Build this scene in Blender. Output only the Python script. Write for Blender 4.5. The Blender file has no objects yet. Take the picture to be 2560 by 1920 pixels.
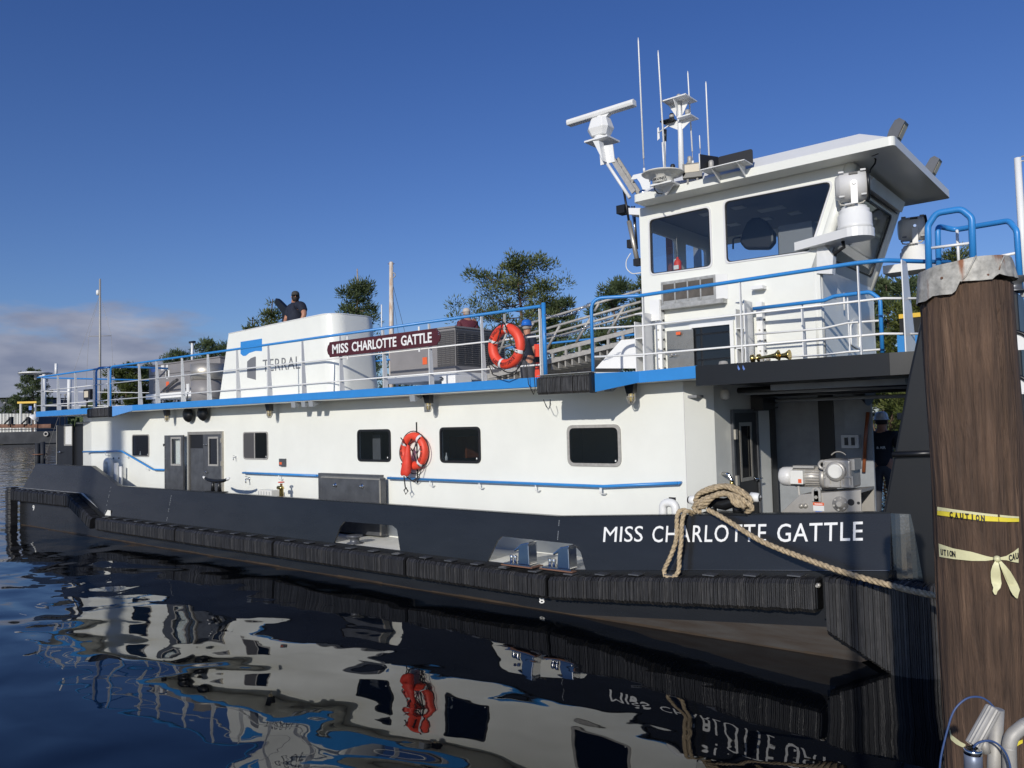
import bpy, bmesh, math, random
from mathutils import Vector, Matrix
from mathutils.geometry import tessellate_polygon
random.seed(7)
SC = bpy.context.scene
COL = SC.collection
# ------------------------------------------------------------------ camera
PW, PH, FPX = 2560.0, 1920.0, 1989.3           # photograph size and focal length in its pixels
YAW, PITCH, ROLL = math.radians(39.27), math.radians(2.704), math.radians(-1.433)
CAM = Vector((0.0, 0.0, 3.0))
fwd = Vector((-math.sin(YAW)*math.cos(PITCH), math.cos(YAW)*math.cos(PITCH), math.sin(PITCH)))
rgt0 = Vector((math.cos(YAW), math.sin(YAW), 0.0))
up0 = rgt0.cross(fwd)
rgt = rgt0*math.cos(ROLL) + up0*math.sin(ROLL)
upv = -rgt0*math.sin(ROLL) + up0*math.cos(ROLL)
cd = bpy.data.cameras.new('camera')
cam = bpy.data.objects.new('camera', cd)
COL.objects.link(cam)
cam.matrix_world = Matrix(((rgt.x, upv.x, -fwd.x, CAM.x), (rgt.y, upv.y, -fwd.y, CAM.y), (rgt.z, upv.z, -fwd.z, CAM.z), (0, 0, 0, 1)))
cd.sensor_width = 36.0
cd.lens = FPX/PW*36.0
cd.clip_start = 0.05
cd.clip_end = 9000.0
SC.camera = cam
# ------------------------------------------------------------------ sun and sky
SUN_TO = Vector((0.30, -1.0, 0.385)).normalized()
sun_el = math.asin(SUN_TO.z)
sun_rot = math.atan2(SUN_TO.x, SUN_TO.y)
sd = bpy.data.lights.new('sun', 'SUN')
sd.energy = 3.35
sd.angle = math.radians(0.5)
sd.color = (1.0, 0.955, 0.875)
sun = bpy.data.objects.new('sun', sd)
COL.objects.link(sun)
sun.rotation_euler = SUN_TO.to_track_quat('Z', 'Y').to_euler()
sun.location = SUN_TO*60
world = bpy.data.worlds.new('World')
SC.world = world
world.use_nodes = True
wt = world.node_tree
wt.nodes.clear()
def wn(t, **kw):
    n = wt.nodes.new(t)
    for k, v in kw.items(): setattr(n, k, v)
    return n
sky = wn('ShaderNodeTexSky', sky_type='NISHITA', sun_disc=False, sun_elevation=sun_el, sun_rotation=sun_rot, altitude=0.0, air_density=1.0, dust_density=0.4, ozone_density=2.5)
bg = wn('ShaderNodeBackground'); bg.inputs['Strength'].default_value = 0.10
wo = wn('ShaderNodeOutputWorld')
# low bank of violet-grey cloud along the horizon
tc = wn('ShaderNodeTexCoord')
sx = wn('ShaderNodeSeparateXYZ'); wt.links.new(tc.outputs['Generated'], sx.inputs[0])
mp = wn('ShaderNodeMapping'); mp.inputs['Scale'].default_value = (3.2, 3.2, 11.0)
mp.inputs['Location'].default_value = (1.7, 0.35, 0.0)
wt.links.new(tc.outputs['Generated'], mp.inputs[0])
nz = wn('ShaderNodeTexNoise'); nz.inputs['Scale'].default_value = 1.5; nz.inputs['Detail'].default_value = 9.0; nz.inputs['Roughness'].default_value = 0.58
wt.links.new(mp.outputs[0], nz.inputs['Vector'])
er = wn('ShaderNodeMapRange'); er.interpolation_type = 'SMOOTHSTEP'
er.inputs['From Min'].default_value = 0.09; er.inputs['From Max'].default_value = 0.20; er.inputs['To Min'].default_value = 0.26; er.inputs['To Max'].default_value = -0.36
wt.links.new(sx.outputs['Z'], er.inputs['Value'])
# the bank thins out towards the boat's bow side of the sky
ar = wn('ShaderNodeMapRange'); ar.interpolation_type = 'SMOOTHSTEP'
ar.inputs['From Min'].default_value = -0.885; ar.inputs['From Max'].default_value = -0.76; ar.inputs['To Min'].default_value = 0.0; ar.inputs['To Max'].default_value = -0.42
wt.links.new(sx.outputs['X'], ar.inputs['Value'])
a1 = wn('ShaderNodeMath', operation='ADD'); wt.links.new(nz.outputs['Fac'], a1.inputs[0]); wt.links.new(er.outputs[0], a1.inputs[1])
a2 = wn('ShaderNodeMath', operation='ADD'); wt.links.new(a1.outputs[0], a2.inputs[0]); wt.links.new(ar.outputs[0], a2.inputs[1])
cm = wn('ShaderNodeMapRange'); cm.interpolation_type = 'SMOOTHSTEP'
cm.inputs['From Min'].default_value = 0.50; cm.inputs['From Max'].default_value = 0.72; cm.inputs['To Max'].default_value = 0.92
wt.links.new(a2.outputs[0], cm.inputs['Value'])
nz2 = wn('ShaderNodeTexNoise'); nz2.inputs['Scale'].default_value = 3.4; nz2.inputs['Detail'].default_value = 7.0
wt.links.new(mp.outputs[0], nz2.inputs['Vector'])
cr = wn('ShaderNodeValToRGB')
cr.color_ramp.elements[0].position = 0.36; cr.color_ramp.elements[0].color = (2.0, 2.25, 3.25, 1)
cr.color_ramp.elements[1].position = 0.74; cr.color_ramp.elements[1].color = (3.9, 4.05, 4.9, 1)
wt.links.new(nz2.outputs['Fac'], cr.inputs['Fac'])
mx = wn('ShaderNodeMix', data_type='RGBA')
tr_ = wn('ShaderNodeMapRange'); tr_.inputs['From Min'].default_value = 0.0; tr_.inputs['From Max'].default_value = 0.45
wt.links.new(sx.outputs['Z'], tr_.inputs['Value'])
tint = wn('ShaderNodeMix', data_type='RGBA'); tint.inputs[6].default_value = (0.56, 0.66, 0.93, 1); tint.inputs[7].default_value = (0.38, 0.55, 0.96, 1)
wt.links.new(tr_.outputs[0], tint.inputs[0])
tm_ = wn('ShaderNodeMix', data_type='RGBA', blend_type='MULTIPLY'); tm_.inputs[0].default_value = 1.0
wt.links.new(sky.outputs[0], tm_.inputs[6]); wt.links.new(tint.outputs[2], tm_.inputs[7])
wt.links.new(cm.outputs[0], mx.inputs[0]); wt.links.new(tm_.outputs[2], mx.inputs[6]); wt.links.new(cr.outputs[0], mx.inputs[7])
wt.links.new(mx.outputs[2], bg.inputs['Color'])
wt.links.new(bg.outputs[0], wo.inputs['Surface'])
SC.view_settings.view_transform = 'Standard'
SC.view_settings.look = 'None'
SC.view_settings.exposure = 0.0
SC.view_settings.gamma = 1.0
SC.view_settings.use_curve_mapping = False
SC.render.engine = 'CYCLES'
SC.cycles.use_denoising = True
SC.cycles.max_bounces = 8
SC.cycles.transparent_max_bounces = 16
SC.cycles.sample_clamp_indirect = 6.0

# ------------------------------------------------------------------ measuring from the photograph
CROPS = dict(A=(0, 640, 3.456), B=(500, 640, 3.456), C=(1000, 740, 3.456), D=(1400, 80, 3.95), E=(1500, 420, 3.456), F=(2000, 300, 3.95),
             G=(1500, 880, 3.456), H=(1920, 700, 3.456), a=(0, 1000, 3.456), b=(500, 1000, 3.456), c=(1000, 1180, 3.456), d=(1500, 1180, 3.456),
             e=(1920, 1180, 3.456), f=(1920, 1440, 3.456), g=(60, 880, 6.9125), h=(1300, 720, 6.9125), i=(1560, 320, 11.06), j=(2080, 960, 6.9125),
             k=(2240, 1700, 6.9125), l=(660, 700, 11.06), P=(0, 0, 1.0))
def ray(k, x, y):
    o = CROPS[k]
    px, py = o[0]+x/o[2], o[1]+y/o[2]
    return rgt*((px-PW/2)/FPX) - upv*((py-PH/2)/FPX) + fwd
def W(k, x, y, X=None, Y=None, Z=None, D=None):
    """point of the plane X=, Y= or Z= (or at depth D) that a picture point shows"""
    d = ray(k, x, y)
    if Y is not None: t = (Y-CAM.y)/d.y
    elif X is not None: t = (X-CAM.x)/d.x
    elif Z is not None: t = (Z-CAM.z)/d.z
    else: t = D
    return CAM + d*t

# ------------------------------------------------------------------ mesh building
class MB:
    def __init__(s): s.v = []; s.f = []; s.sm = []
    def add(s, vs, fs, smooth=False):
        o = len(s.v); s.v += [Vector(p) for p in vs]
        for f in fs: s.f.append([i+o for i in f]); s.sm.append(smooth)
        return s
    def box(s, x0, x1, y0, y1, z0, z1, M=None):
        vs = [Vector((x, y, z)) for z in (z0, z1) for y in (y0, y1) for x in (x0, x1)]
        if M is not None: vs = [M @ p for p in vs]
        return s.add(vs, [(0, 2, 3, 1), (4, 5, 7, 6), (0, 1, 5, 4), (2, 6, 7, 3), (0, 4, 6, 2), (1, 3, 7, 5)])
    def prism(s, pts, off):
        n = len(pts); off = Vector(off)
        vs = [Vector(p) for p in pts]; vs += [p+off for p in vs]
        fs = [list(range(n))[::-1], list(range(n, 2*n))] + [(i, (i+1) % n, n+(i+1) % n, n+i) for i in range(n)]
        return s.add(vs, fs)
    def holed(s, outer, holes, off):
        """flat plate with holes: outer and holes are lists of 3D points in one plane"""
        off = Vector(off); loops = [[Vector(p) for p in outer]] + [[Vector(p) for p in h] for h in holes]
        tris = tessellate_polygon(loops)
        flat = [p for l in loops for p in l]; n = len(flat)
        s.add(flat + [p+off for p in flat], [tuple(t) for t in tris] + [tuple(i+n for i in t[::-1]) for t in tris])
        o = len(s.v) - 2*n; b = 0
        for l in loops:
            m = len(l)
            for i in range(m):
                j = (i+1) % m
                s.f.append([o+b+i, o+b+j, o+n+b+j, o+n+b+i]); s.sm.append(False)
            b += m
        return s
    def tube(s, pts, r, n=10, caps=True, closed=False, smooth=True):
        pts = [Vector(p) for p in pts]; m = len(pts)
        rs = r if isinstance(r, (list, tuple)) else [r]*m
        rings = []; prev = None
        for i, p in enumerate(pts):
            a = pts[i-1] if (i > 0 or closed) else p
            b = pts[(i+1) % m] if (i < m-1 or closed) else p
            t = (b-a); t = t.normalized() if t.length > 1e-9 else Vector((0, 0, 1))
            if prev is None:
                u = Vector((0, 0, 1)) if abs(t.z) < 0.9 else Vector((1, 0, 0))
                u = (u - t*u.dot(t)).normalized()
            else:
                u = prev - t*prev.dot(t)
                u = u.normalized() if u.length > 1e-6 else t.orthogonal().normalized()
            prev = u; w = t.cross(u)
            rings.append([p + (u*math.cos(2*math.pi*k/n) + w*math.sin(2*math.pi*k/n))*rs[i] for k in range(n)])
        vs = [q for rg in rings for q in rg]; fs = []
        for i in range(m if closed else m-1):
            i2 = (i+1) % m
            for k in range(n):
                fs.append((i*n+k, i*n+(k+1) % n, i2*n+(k+1) % n, i2*n+k))
        s.add(vs, fs, smooth)
        if caps and not closed:
            o = len(s.v)-len(vs)
            s.f.append([o+k for k in range(n)][::-1]); s.sm.append(False)
            s.f.append([o+(m-1)*n+k for k in range(n)]); s.sm.append(False)
        return s
    def lathe(s, prof, origin, axis=(0, 0, 1), n=20, smooth=True, sx=1.0, sy=1.0, ref=None):
        """prof: list of (radius, distance along the axis)"""
        t = Vector(axis).normalized(); o3 = Vector(origin)
        u = Vector(ref) if ref is not None else (Vector((1, 0, 0)) if abs(t.x) < 0.9 else Vector((0, 1, 0)))
        u = (u - t*u.dot(t)).normalized(); w = t.cross(u)
        vs = [o3 + t*h + (u*math.cos(2*math.pi*k/n)*sx + w*math.sin(2*math.pi*k/n)*sy)*max(r, 1e-4) for r, h in prof for k in range(n)]
        fs = [(i*n+k, i*n+(k+1) % n, (i+1)*n+(k+1) % n, (i+1)*n+k) for i in range(len(prof)-1) for k in range(n)]
        s.add(vs, fs, smooth)
        o = len(s.v)-len(vs)
        s.f.append([o+k for k in range(n)][::-1]); s.sm.append(False)
        s.f.append([o+(len(prof)-1)*n+k for k in range(n)]); s.sm.append(False)
        return s
    def torus(s, c, R, r, u, w, n=40, m=12, a0=0, a1=2*math.pi):
        c = Vector(c); u = Vector(u).normalized(); w = Vector(w).normalized(); full = abs(a1-a0-2*math.pi) < 1e-6
        k = n if full else n+1
        pts = [c + (u*math.cos(a0+(a1-a0)*i/n) + w*math.sin(a0+(a1-a0)*i/n))*R for i in range(k)]
        return s.tube(pts, r, m, closed=full)
    def build(s, name, mat, parent=None, loc=None, **props):
        me = bpy.data.meshes.new(name)
        loc = Vector(loc) if loc is not None else (sum(s.v, Vector())/max(1, len(s.v)))
        me.from_pydata([p-loc for p in s.v], [], s.f)
        me.polygons.foreach_set('use_smooth', s.sm)
        bm = bmesh.new(); bm.from_mesh(me)
        bmesh.ops.recalc_face_normals(bm, faces=bm.faces)
        bm.to_mesh(me); bm.free()
        me.materials.append(mat)
        o = bpy.data.objects.new(name, me)
        COL.objects.link(o); o.location = loc
        adopt(o, parent)
        for k, v in props.items(): o[k] = v
        return o
def wpos(o):
    m = Matrix.Translation(o.location)
    while o.parent:
        o = o.parent; m = Matrix.Translation(o.location) @ m
    return m.to_translation()
def adopt(o, parent):
    if parent is not None:
        o.parent = parent
        o.location = o.location - wpos(parent)
def thing(name, label, cat, loc, group=None):
    o = bpy.data.objects.new(name, None); COL.objects.link(o)
    o.location = loc; o.empty_display_size = 0.2
    return tag(o, label, cat, group)
def tag(o, label, cat, group=None):
    o['label'] = label; o['category'] = cat
    if group: o['group'] = group
    return o
def kids(o): return [c for c in bpy.data.objects if c.parent == o]
def copy_part(o, delta, parent=None, name=None):
    """a copy of a part and its sub-parts moved by delta (parents are never rotated, so offsets simply add)"""
    c = o.copy(); COL.objects.link(c)
    c.location = o.location + Vector(delta)
    if parent is not None: c.parent = parent
    for k in kids(o):
        d = k.copy(); COL.objects.link(d); d.parent = c
    return c
def copy_thing(o, loc, label=None, rotz=None):
    c = o.copy(); COL.objects.link(c); c.location = loc
    if rotz is not None: c.rotation_euler = (0, 0, rotz)
    if label: c['label'] = label
    for k in kids(o):
        d = k.copy(); COL.objects.link(d); d.parent = c
        for k2 in kids(k):
            e = k2.copy(); COL.objects.link(e); e.parent = d
    return c
def bevel(o, w=0.01, seg=2, ang=40):
    m = o.modifiers.new('bevel', 'BEVEL'); m.width = w; m.segments = seg; m.limit_method = 'ANGLE'; m.angle_limit = math.radians(ang)
    return o
def arc_corner(p0, p1, p2, r, n=6):
    """points that round the corner p1 of a path"""
    p0, p1, p2 = Vector(p0), Vector(p1), Vector(p2)
    d0 = (p0-p1).normalized(); d2 = (p2-p1).normalized()
    ang = d0.angle(d2)
    if ang > math.radians(175): return [p1]
    k = min(r/math.tan(ang/2), (p0-p1).length*0.48, (p2-p1).length*0.48)
    a, b = p1+d0*k, p1+d2*k
    return [a.lerp(p1, t).lerp(p1.lerp(b, t), t) for t in [i/n for i in range(n+1)]]
def round_path(pts, r, n=9):
    out = [Vector(pts[0])]
    for i in range(1, len(pts)-1): out += arc_corner(pts[i-1], pts[i], pts[i+1], r, n)
    return out + [Vector(pts[-1])]
def round_poly(pts, r, n=5):
    m = len(pts); out = []
    for i in range(m): out += arc_corner(pts[i-1], pts[i], pts[(i+1) % m], r, n)
    return out
def rect_xz(x0, x1, z0, z1, y): return [Vector((x0, y, z0)), Vector((x1, y, z0)), Vector((x1, y, z1)), Vector((x0, y, z1))]
def inset(poly, d):
    """shrink (d>0) a roughly convex planar polygon towards its centre line by moving edges"""
    c = sum(poly, Vector())/len(poly); out = []
    for p in poly:
        v = c-p; out.append(p + v.normalized()*d*1.15)
    return out
def text_mesh(txt, name, mat, parent, origin, ux, uz, width, height, depth=0.004, bold=0.0, spacing=1.0, shear=0.0):
    """lettering that fills width x height, lower left corner at origin, running along ux with up uz"""
    cu = bpy.data.curves.new(name, 'FONT'); cu.body = txt; cu.size = 1.0; cu.offset = bold; cu.space_character = spacing; cu.resolution_u = 3; cu.shear = shear
    to = bpy.data.objects.new(name, cu); COL.objects.link(to)
    dg = bpy.context.evaluated_depsgraph_get()
    me = bpy.data.meshes.new_from_object(to.evaluated_get(dg))
    bpy.data.objects.remove(to)
    xs = [v.co.x for v in me.vertices]; ys = [v.co.y for v in me.vertices]
    x0, x1, y0, y1 = min(xs), max(xs), min(ys), max(ys)
    ux = Vector(ux).normalized(); uz = Vector(uz).normalized(); nn = ux.cross(uz)
    base = [Vector(origin) + ux*((v.co.x-x0)/(x1-x0)*width) + uz*((v.co.y-y0)/(y1-y0)*height) for v in me.vertices]
    mb = MB(); fs = [list(p.vertices) for p in me.polygons]
    es = {}
    for f in fs:
        for i in range(len(f)):
            e = (f[i], f[(i+1) % len(f)]); es[e] = es.get(e, 0)+1
    n = len(base)
    side = [(b, a, a+n, b+n) for (a, b) in es if (b, a) not in es]
    mb.add(base + [p - nn*0 + nn*depth for p in base], fs + [[i+n for i in f] for f in fs] + side)
    bpy.data.meshes.remove(me)
    return mb.build(name, mat, parent)
# ------------------------------------------------------------------ materials
def mat(name, col, rough=0.5, metal=0.0, var=0.0, vscale=3.0, bump=0.0, bscale=40.0, coat=0.0, spec=0.5, stretch=None, col2=None, detail=5.0):
    m = bpy.data.materials.new(name); m.use_nodes = True
    nt = m.node_tree; b = nt.nodes['Principled BSDF']
    b.inputs['Base Color'].default_value = (*col, 1); b.inputs['Roughness'].default_value = rough; b.inputs['Metallic'].default_value = metal
    b.inputs['Specular IOR Level'].default_value = spec
    if coat: b.inputs['Coat Weight'].default_value = coat; b.inputs['Coat Roughness'].default_value = 0.08
    if var or bump or col2:
        t = nt.nodes.new('ShaderNodeTexCoord'); mpn = nt.nodes.new('ShaderNodeMapping'); nt.links.new(t.outputs['Object'], mpn.inputs[0])
        if stretch: mpn.inputs['Scale'].default_value = stretch
    if var or col2:
        n = nt.nodes.new('ShaderNodeTexNoise'); n.inputs['Scale'].default_value = vscale; n.inputs['Detail'].default_value = detail; n.inputs['Roughness'].default_value = 0.6
        nt.links.new(mpn.outputs[0], n.inputs['Vector'])
        r = nt.nodes.new('ShaderNodeValToRGB')
        c2 = col2 if col2 else tuple(c*(1-var) for c in col)
        r.color_ramp.elements[0].position = 0.32; r.color_ramp.elements[0].color = (*c2, 1)
        r.color_ramp.elements[1].position = 0.66; r.color_ramp.elements[1].color = (*[min(1, c*(1+var*0.3)) for c in col], 1)
        nt.links.new(n.outputs['Fac'], r.inputs['Fac']); nt.links.new(r.outputs[0], b.inputs['Base Color'])
        mr = nt.nodes.new('ShaderNodeMapRange'); mr.inputs['To Min'].default_value = min(1, rough*1.25); mr.inputs['To Max'].default_value = rough*0.8
        nt.links.new(n.outputs['Fac'], mr.inputs['Value']); nt.links.new(mr.outputs[0], b.inputs['Roughness'])
    if bump:
        n2 = nt.nodes.new('ShaderNodeTexNoise'); n2.inputs['Scale'].default_value = bscale; n2.inputs['Detail'].default_value = 4.0
        nt.links.new(mpn.outputs[0], n2.inputs['Vector'])
        bp = nt.nodes.new('ShaderNodeBump'); bp.inputs['Strength'].default_value = 1.0; bp.inputs['Distance'].default_value = bump
        nt.links.new(n2.outputs['Fac'], bp.inputs['Height']); nt.links.new(bp.outputs[0], b.inputs['Normal'])
    return m
M = {}
M['white'] = mat('white_paint', (0.80, 0.805, 0.745), 0.30, var=0.05, vscale=0.9, bump=0.018, bscale=0.9)
M['white_plain'] = mat('white_gloss', (0.80, 0.80, 0.78), 0.3, var=0.03, vscale=4)
M['offwhite'] = mat('cream_plastic', (0.74, 0.73, 0.68), 0.4, var=0.05, vscale=5)
M['blue'] = mat('blue_paint', (0.036, 0.245, 0.62), 0.35, var=0.08, vscale=2.5, bump=0.001, bscale=6)
M['black'] = mat('black_hull_paint', (0.0175, 0.0185, 0.0205), 0.26, var=0.25, vscale=1.3, bump=0.0018, bscale=2.6, stretch=(0.5, 0.5, 2.0), coat=0.10)
M['blackgloss'] = mat('glossy_black_bow_paint', (0.0165, 0.019, 0.0235), 0.18, var=0.2, vscale=2, bump=0.002, bscale=45, coat=1.0, spec=1.0)
M['blackdeck'] = mat('black_deck_paint', (0.0105, 0.011, 0.012), 0.36, var=0.2, vscale=3)
M['hullgrey'] = mat('weathered_hull_grey', (0.044, 0.040, 0.036), 0.5, var=0.5, vscale=2.2, stretch=(0.6, 1, 5), col2=(0.030, 0.020, 0.013))
M['scum'] = mat('waterline_stain', (0.050, 0.033, 0.019), 0.5, var=0.5, vscale=5, stretch=(0.5, 1, 4))
M['rubber'] = mat('fender_rubber', (0.026, 0.026, 0.028), 0.5, var=0.55, vscale=7, bump=0.003, bscale=60, stretch=(4, 1, 0.7))
M['rubber2'] = mat('worn_fender_rubber', (0.058, 0.056, 0.055), 0.30, var=0.6, vscale=9, bump=0.003, bscale=60, stretch=(4, 1, 0.7))
M['steel'] = mat('brushed_steel', (0.52, 0.485, 0.42), 0.46, metal=0.7, var=0.15, vscale=6)
M['chrome'] = mat('polished_steel', (0.72, 0.71, 0.69), 0.12, metal=1.0)
M['darksteel'] = mat('dark_steel_door', (0.115, 0.12, 0.13), 0.38, metal=0.35, var=0.3, vscale=4)
M['galv'] = mat('galvanised_sheet', (0.46, 0.46, 0.44), 0.5, metal=0.45, var=0.35, vscale=9, bump=0.002, bscale=20)
M['alu'] = mat('aluminium', (0.42, 0.405, 0.375), 0.58, metal=0.25, var=0.2, vscale=14)
M['dullsteel'] = mat('dull_stainless', (0.30, 0.285, 0.26), 0.26, metal=0.9, var=0.3, vscale=3)
M['alublue'] = mat('anodised_tube', (0.20, 0.23, 0.30), 0.42, metal=0.4)
M['glass'] = mat('dark_window_glass', (0.010, 0.012, 0.016), 0.04, spec=0.6)
M['rubbertrim'] = mat('black_window_trim', (0.012, 0.012, 0.013), 0.45)
M['brass'] = mat('brass', (0.62, 0.46, 0.16), 0.22, metal=1.0, var=0.15)
M['orange'] = mat('orange_life_ring', (0.80, 0.072, 0.035), 0.5, var=0.12, vscale=6)
M['red'] = mat('red_fabric', (0.72, 0.055, 0.03), 0.6, var=0.15, vscale=9, bump=0.004, bscale=14)
M['tape_reflect'] = mat('reflective_tape', (0.68, 0.68, 0.68), 0.35)
M['cord'] = mat('black_cord', (0.012, 0.012, 0.013), 0.6)
M['maroon'] = mat('maroon_board', (0.085, 0.018, 0.022), 0.32, var=0.25, vscale=6, stretch=(0.4, 1, 6))
M['letter'] = mat('white_lettering', (0.82, 0.82, 0.80), 0.45)
M['ink'] = mat('black_lettering', (0.015, 0.015, 0.017), 0.5)
M['greyink'] = mat('grey_logo', (0.17, 0.175, 0.185), 0.4)
M['acgrey'] = mat('grey_enamel', (0.24, 0.228, 0.225), 0.45, var=0.08, vscale=3)
M['acdark'] = mat('dark_louver', (0.075, 0.072, 0.072), 0.5)
M['deckwhite'] = mat('pale_deck_paint', (0.78, 0.77, 0.70), 0.5, var=0.12, vscale=5)
M['deckgrey'] = mat('grey_deck_paint', (0.30, 0.32, 0.34), 0.5, var=0.15, vscale=4)
M['bulwark_in'] = mat('pale_blue_inside_paint', (0.42, 0.48, 0.55), 0.45, var=0.06)
M['lamp'] = mat('lamp_lens', (0.62, 0.55, 0.42), 0.15, spec=0.6)
M['amber'] = mat('amber_bulb', (0.42, 0.34, 0.16), 0.15)
M['cabin'] = mat('cabin_lining', (0.21, 0.215, 0.225), 0.6)
M['cabinlight'] = mat('cabin_ceiling_lamp', (0.55, 0.55, 0.52), 0.5)
M['wood'] = mat('varnished_wood', (0.30, 0.09, 0.035), 0.35, var=0.3, vscale=6, stretch=(1, 1, 0.2))
M['pine_bark'] = mat('pine_bark', (0.13, 0.085, 0.058), 0.9, var=0.4, vscale=4)
M['dead_wood'] = mat('bare_dead_wood', (0.36, 0.30, 0.24), 0.85, var=0.3, vscale=4)
M['rustwhite'] = mat('rusty_white_paint', (0.78, 0.77, 0.72), 0.5, vscale=2.0, col2=(0.42, 0.25, 0.13), stretch=(5, 5, 0.7))
M['rust'] = mat('rusty_steel', (0.19, 0.095, 0.06), 0.8, var=0.5, vscale=0.6)
M['bargedark'] = mat('barge_dark_steel', (0.020, 0.023, 0.030), 0.7, var=0.3, vscale=0.4)
M['shed'] = mat('corrugated_shed_blue_grey', (0.085, 0.095, 0.125), 0.7, var=0.1, vscale=0.2)
M['yellow'] = mat('yellow_paint', (0.75, 0.48, 0.05), 0.5)
M['skin'] = mat('skin', (0.44, 0.21, 0.13), 0.5, var=0.12, vscale=14)
M['navy'] = mat('navy_cotton', (0.012, 0.017, 0.034), 0.85, var=0.25, vscale=9, bump=0.006, bscale=9)
M['maroonshirt'] = mat('maroon_cotton', (0.115, 0.022, 0.035), 0.85, var=0.2, vscale=9, bump=0.006, bscale=9)
M['blackshirt'] = mat('black_cotton', (0.014, 0.016, 0.024), 0.85, var=0.2, bump=0.006, bscale=9)
M['trousers'] = mat('grey_trousers', (0.06, 0.062, 0.072), 0.85, var=0.2)
M['capgrey'] = mat('charcoal_cap', (0.048, 0.048, 0.046), 0.85)
M['capwhite'] = mat('pale_cap', (0.50, 0.44, 0.38), 0.8)
M['hair'] = mat('dark_hair', (0.022, 0.015, 0.012), 0.7)
M['greyhair'] = mat('grey_hair', (0.34, 0.31, 0.28), 0.7)
M['helmetblue'] = mat('blue_hard_hat', (0.02, 0.14, 0.52), 0.3)
M['helmetwhite'] = mat('white_hard_hat', (0.62, 0.63, 0.64), 0.3)
M['shoe'] = mat('work_boot', (0.05, 0.035, 0.025), 0.7)
M['tapeyellow'] = mat('yellow_caution_tape', (0.80, 0.66, 0.06), 0.4, bump=0.004, bscale=16)
M['tapepale'] = mat('faded_caution_tape', (0.70, 0.67, 0.40), 0.45, bump=0.006, bscale=18)
M['bluecord'] = mat('blue_cord', (0.045, 0.085, 0.21), 0.45)
M['dockgrey'] = mat('weathered_dock', (0.10, 0.09, 0.08), 0.85, var=0.4, vscale=5)
M['shore'] = mat('bank_soil_and_grass', (0.075, 0.085, 0.035), 0.95, vscale=0.3, col2=(0.11, 0.085, 0.05))
M['sticker'] = mat('white_sticker', (0.72, 0.72, 0.70), 0.4)
M['redsticker'] = mat('orange_red_sticker', (0.75, 0.13, 0.04), 0.4)
M['bluesticker'] = mat('blue_sticker', (0.12, 0.22, 0.55), 0.4)
M['castalu'] = mat('cast_aluminium_paint', (0.44, 0.42, 0.385), 0.42, metal=0.35, var=0.12, vscale=7)
M['searchgrey'] = mat('pale_grey_enamel', (0.66, 0.65, 0.63), 0.38, var=0.06)
M['cable'] = mat('grey_cable', (0.45, 0.43, 0.38), 0.5)

# --- timber of the near piling: vertical grain with pale splinters and long checks
def wood_mat():
    m = bpy.data.materials.new('weathered_piling_timber'); m.use_nodes = True
    nt = m.node_tree; b = nt.nodes['Principled BSDF']; b.inputs['Roughness'].default_value = 0.72
    t = nt.nodes.new('ShaderNodeTexCoord')
    m1 = nt.nodes.new('ShaderNodeMapping'); m1.inputs['Scale'].default_value = (22, 22, 1.1); nt.links.new(t.outputs['Object'], m1.inputs[0])
    n1 = nt.nodes.new('ShaderNodeTexNoise'); n1.inputs['Scale'].default_value = 1.6; n1.inputs['Detail'].default_value = 8; n1.inputs['Roughness'].default_value = 0.68; n1.inputs['Distortion'].default_value = 0.6
    nt.links.new(m1.outputs[0], n1.inputs['Vector'])
    r = nt.nodes.new('ShaderNodeValToRGB'); e = r.color_ramp.elements
    e[0].position = 0.25; e[0].color = (0.034, 0.020, 0.013, 1)
    e[1].position = 0.80; e[1].color = (0.29, 0.185, 0.115, 1)
    x = e.new(0.48); x.color = (0.100, 0.060, 0.038, 1)
    x = e.new(0.64); x.color = (0.150, 0.090, 0.056, 1)
    nt.links.new(n1.outputs['Fac'], r.inputs['Fac'])
    n2 = nt.nodes.new('ShaderNodeTexNoise'); n2.inputs['Scale'].default_value = 2.4; n2.inputs['Detail'].default_value = 4
    nt.links.new(t.outputs['Object'], n2.inputs['Vector'])
    mr = nt.nodes.new('ShaderNodeMapRange'); mr.inputs['From Min'].default_value = 0.35; mr.inputs['From Max'].default_value = 0.7; mr.inputs['To Min'].default_value = 0.75; mr.inputs['To Max'].default_value = 1.15
    nt.links.new(n2.outputs['Fac'], mr.inputs['Value'])
    mu = nt.nodes.new('ShaderNodeMix'); mu.data_type = 'RGBA'; mu.blend_type = 'MULTIPLY'; mu.inputs[0].default_value = 1.0
    nt.links.new(r.outputs[0], mu.inputs[6]); nt.links.new(mr.outputs[0], mu.inputs[7]); nt.links.new(mu.outputs[2], b.inputs['Base Color'])
    bp = nt.nodes.new('ShaderNodeBump'); bp.inputs['Distance'].default_value = 0.022; nt.links.new(n1.outputs['Fac'], bp.inputs['Height']); nt.links.new(bp.outputs[0], b.inputs['Normal'])
    return m
M['timber'] = wood_mat()
def rope_mat():
    m = mat('manila_rope', (0.50, 0.39, 0.245), 0.85, var=0.5, vscale=26, bump=0.004, bscale=120)
    return m
M['rope'] = rope_mat()
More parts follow.
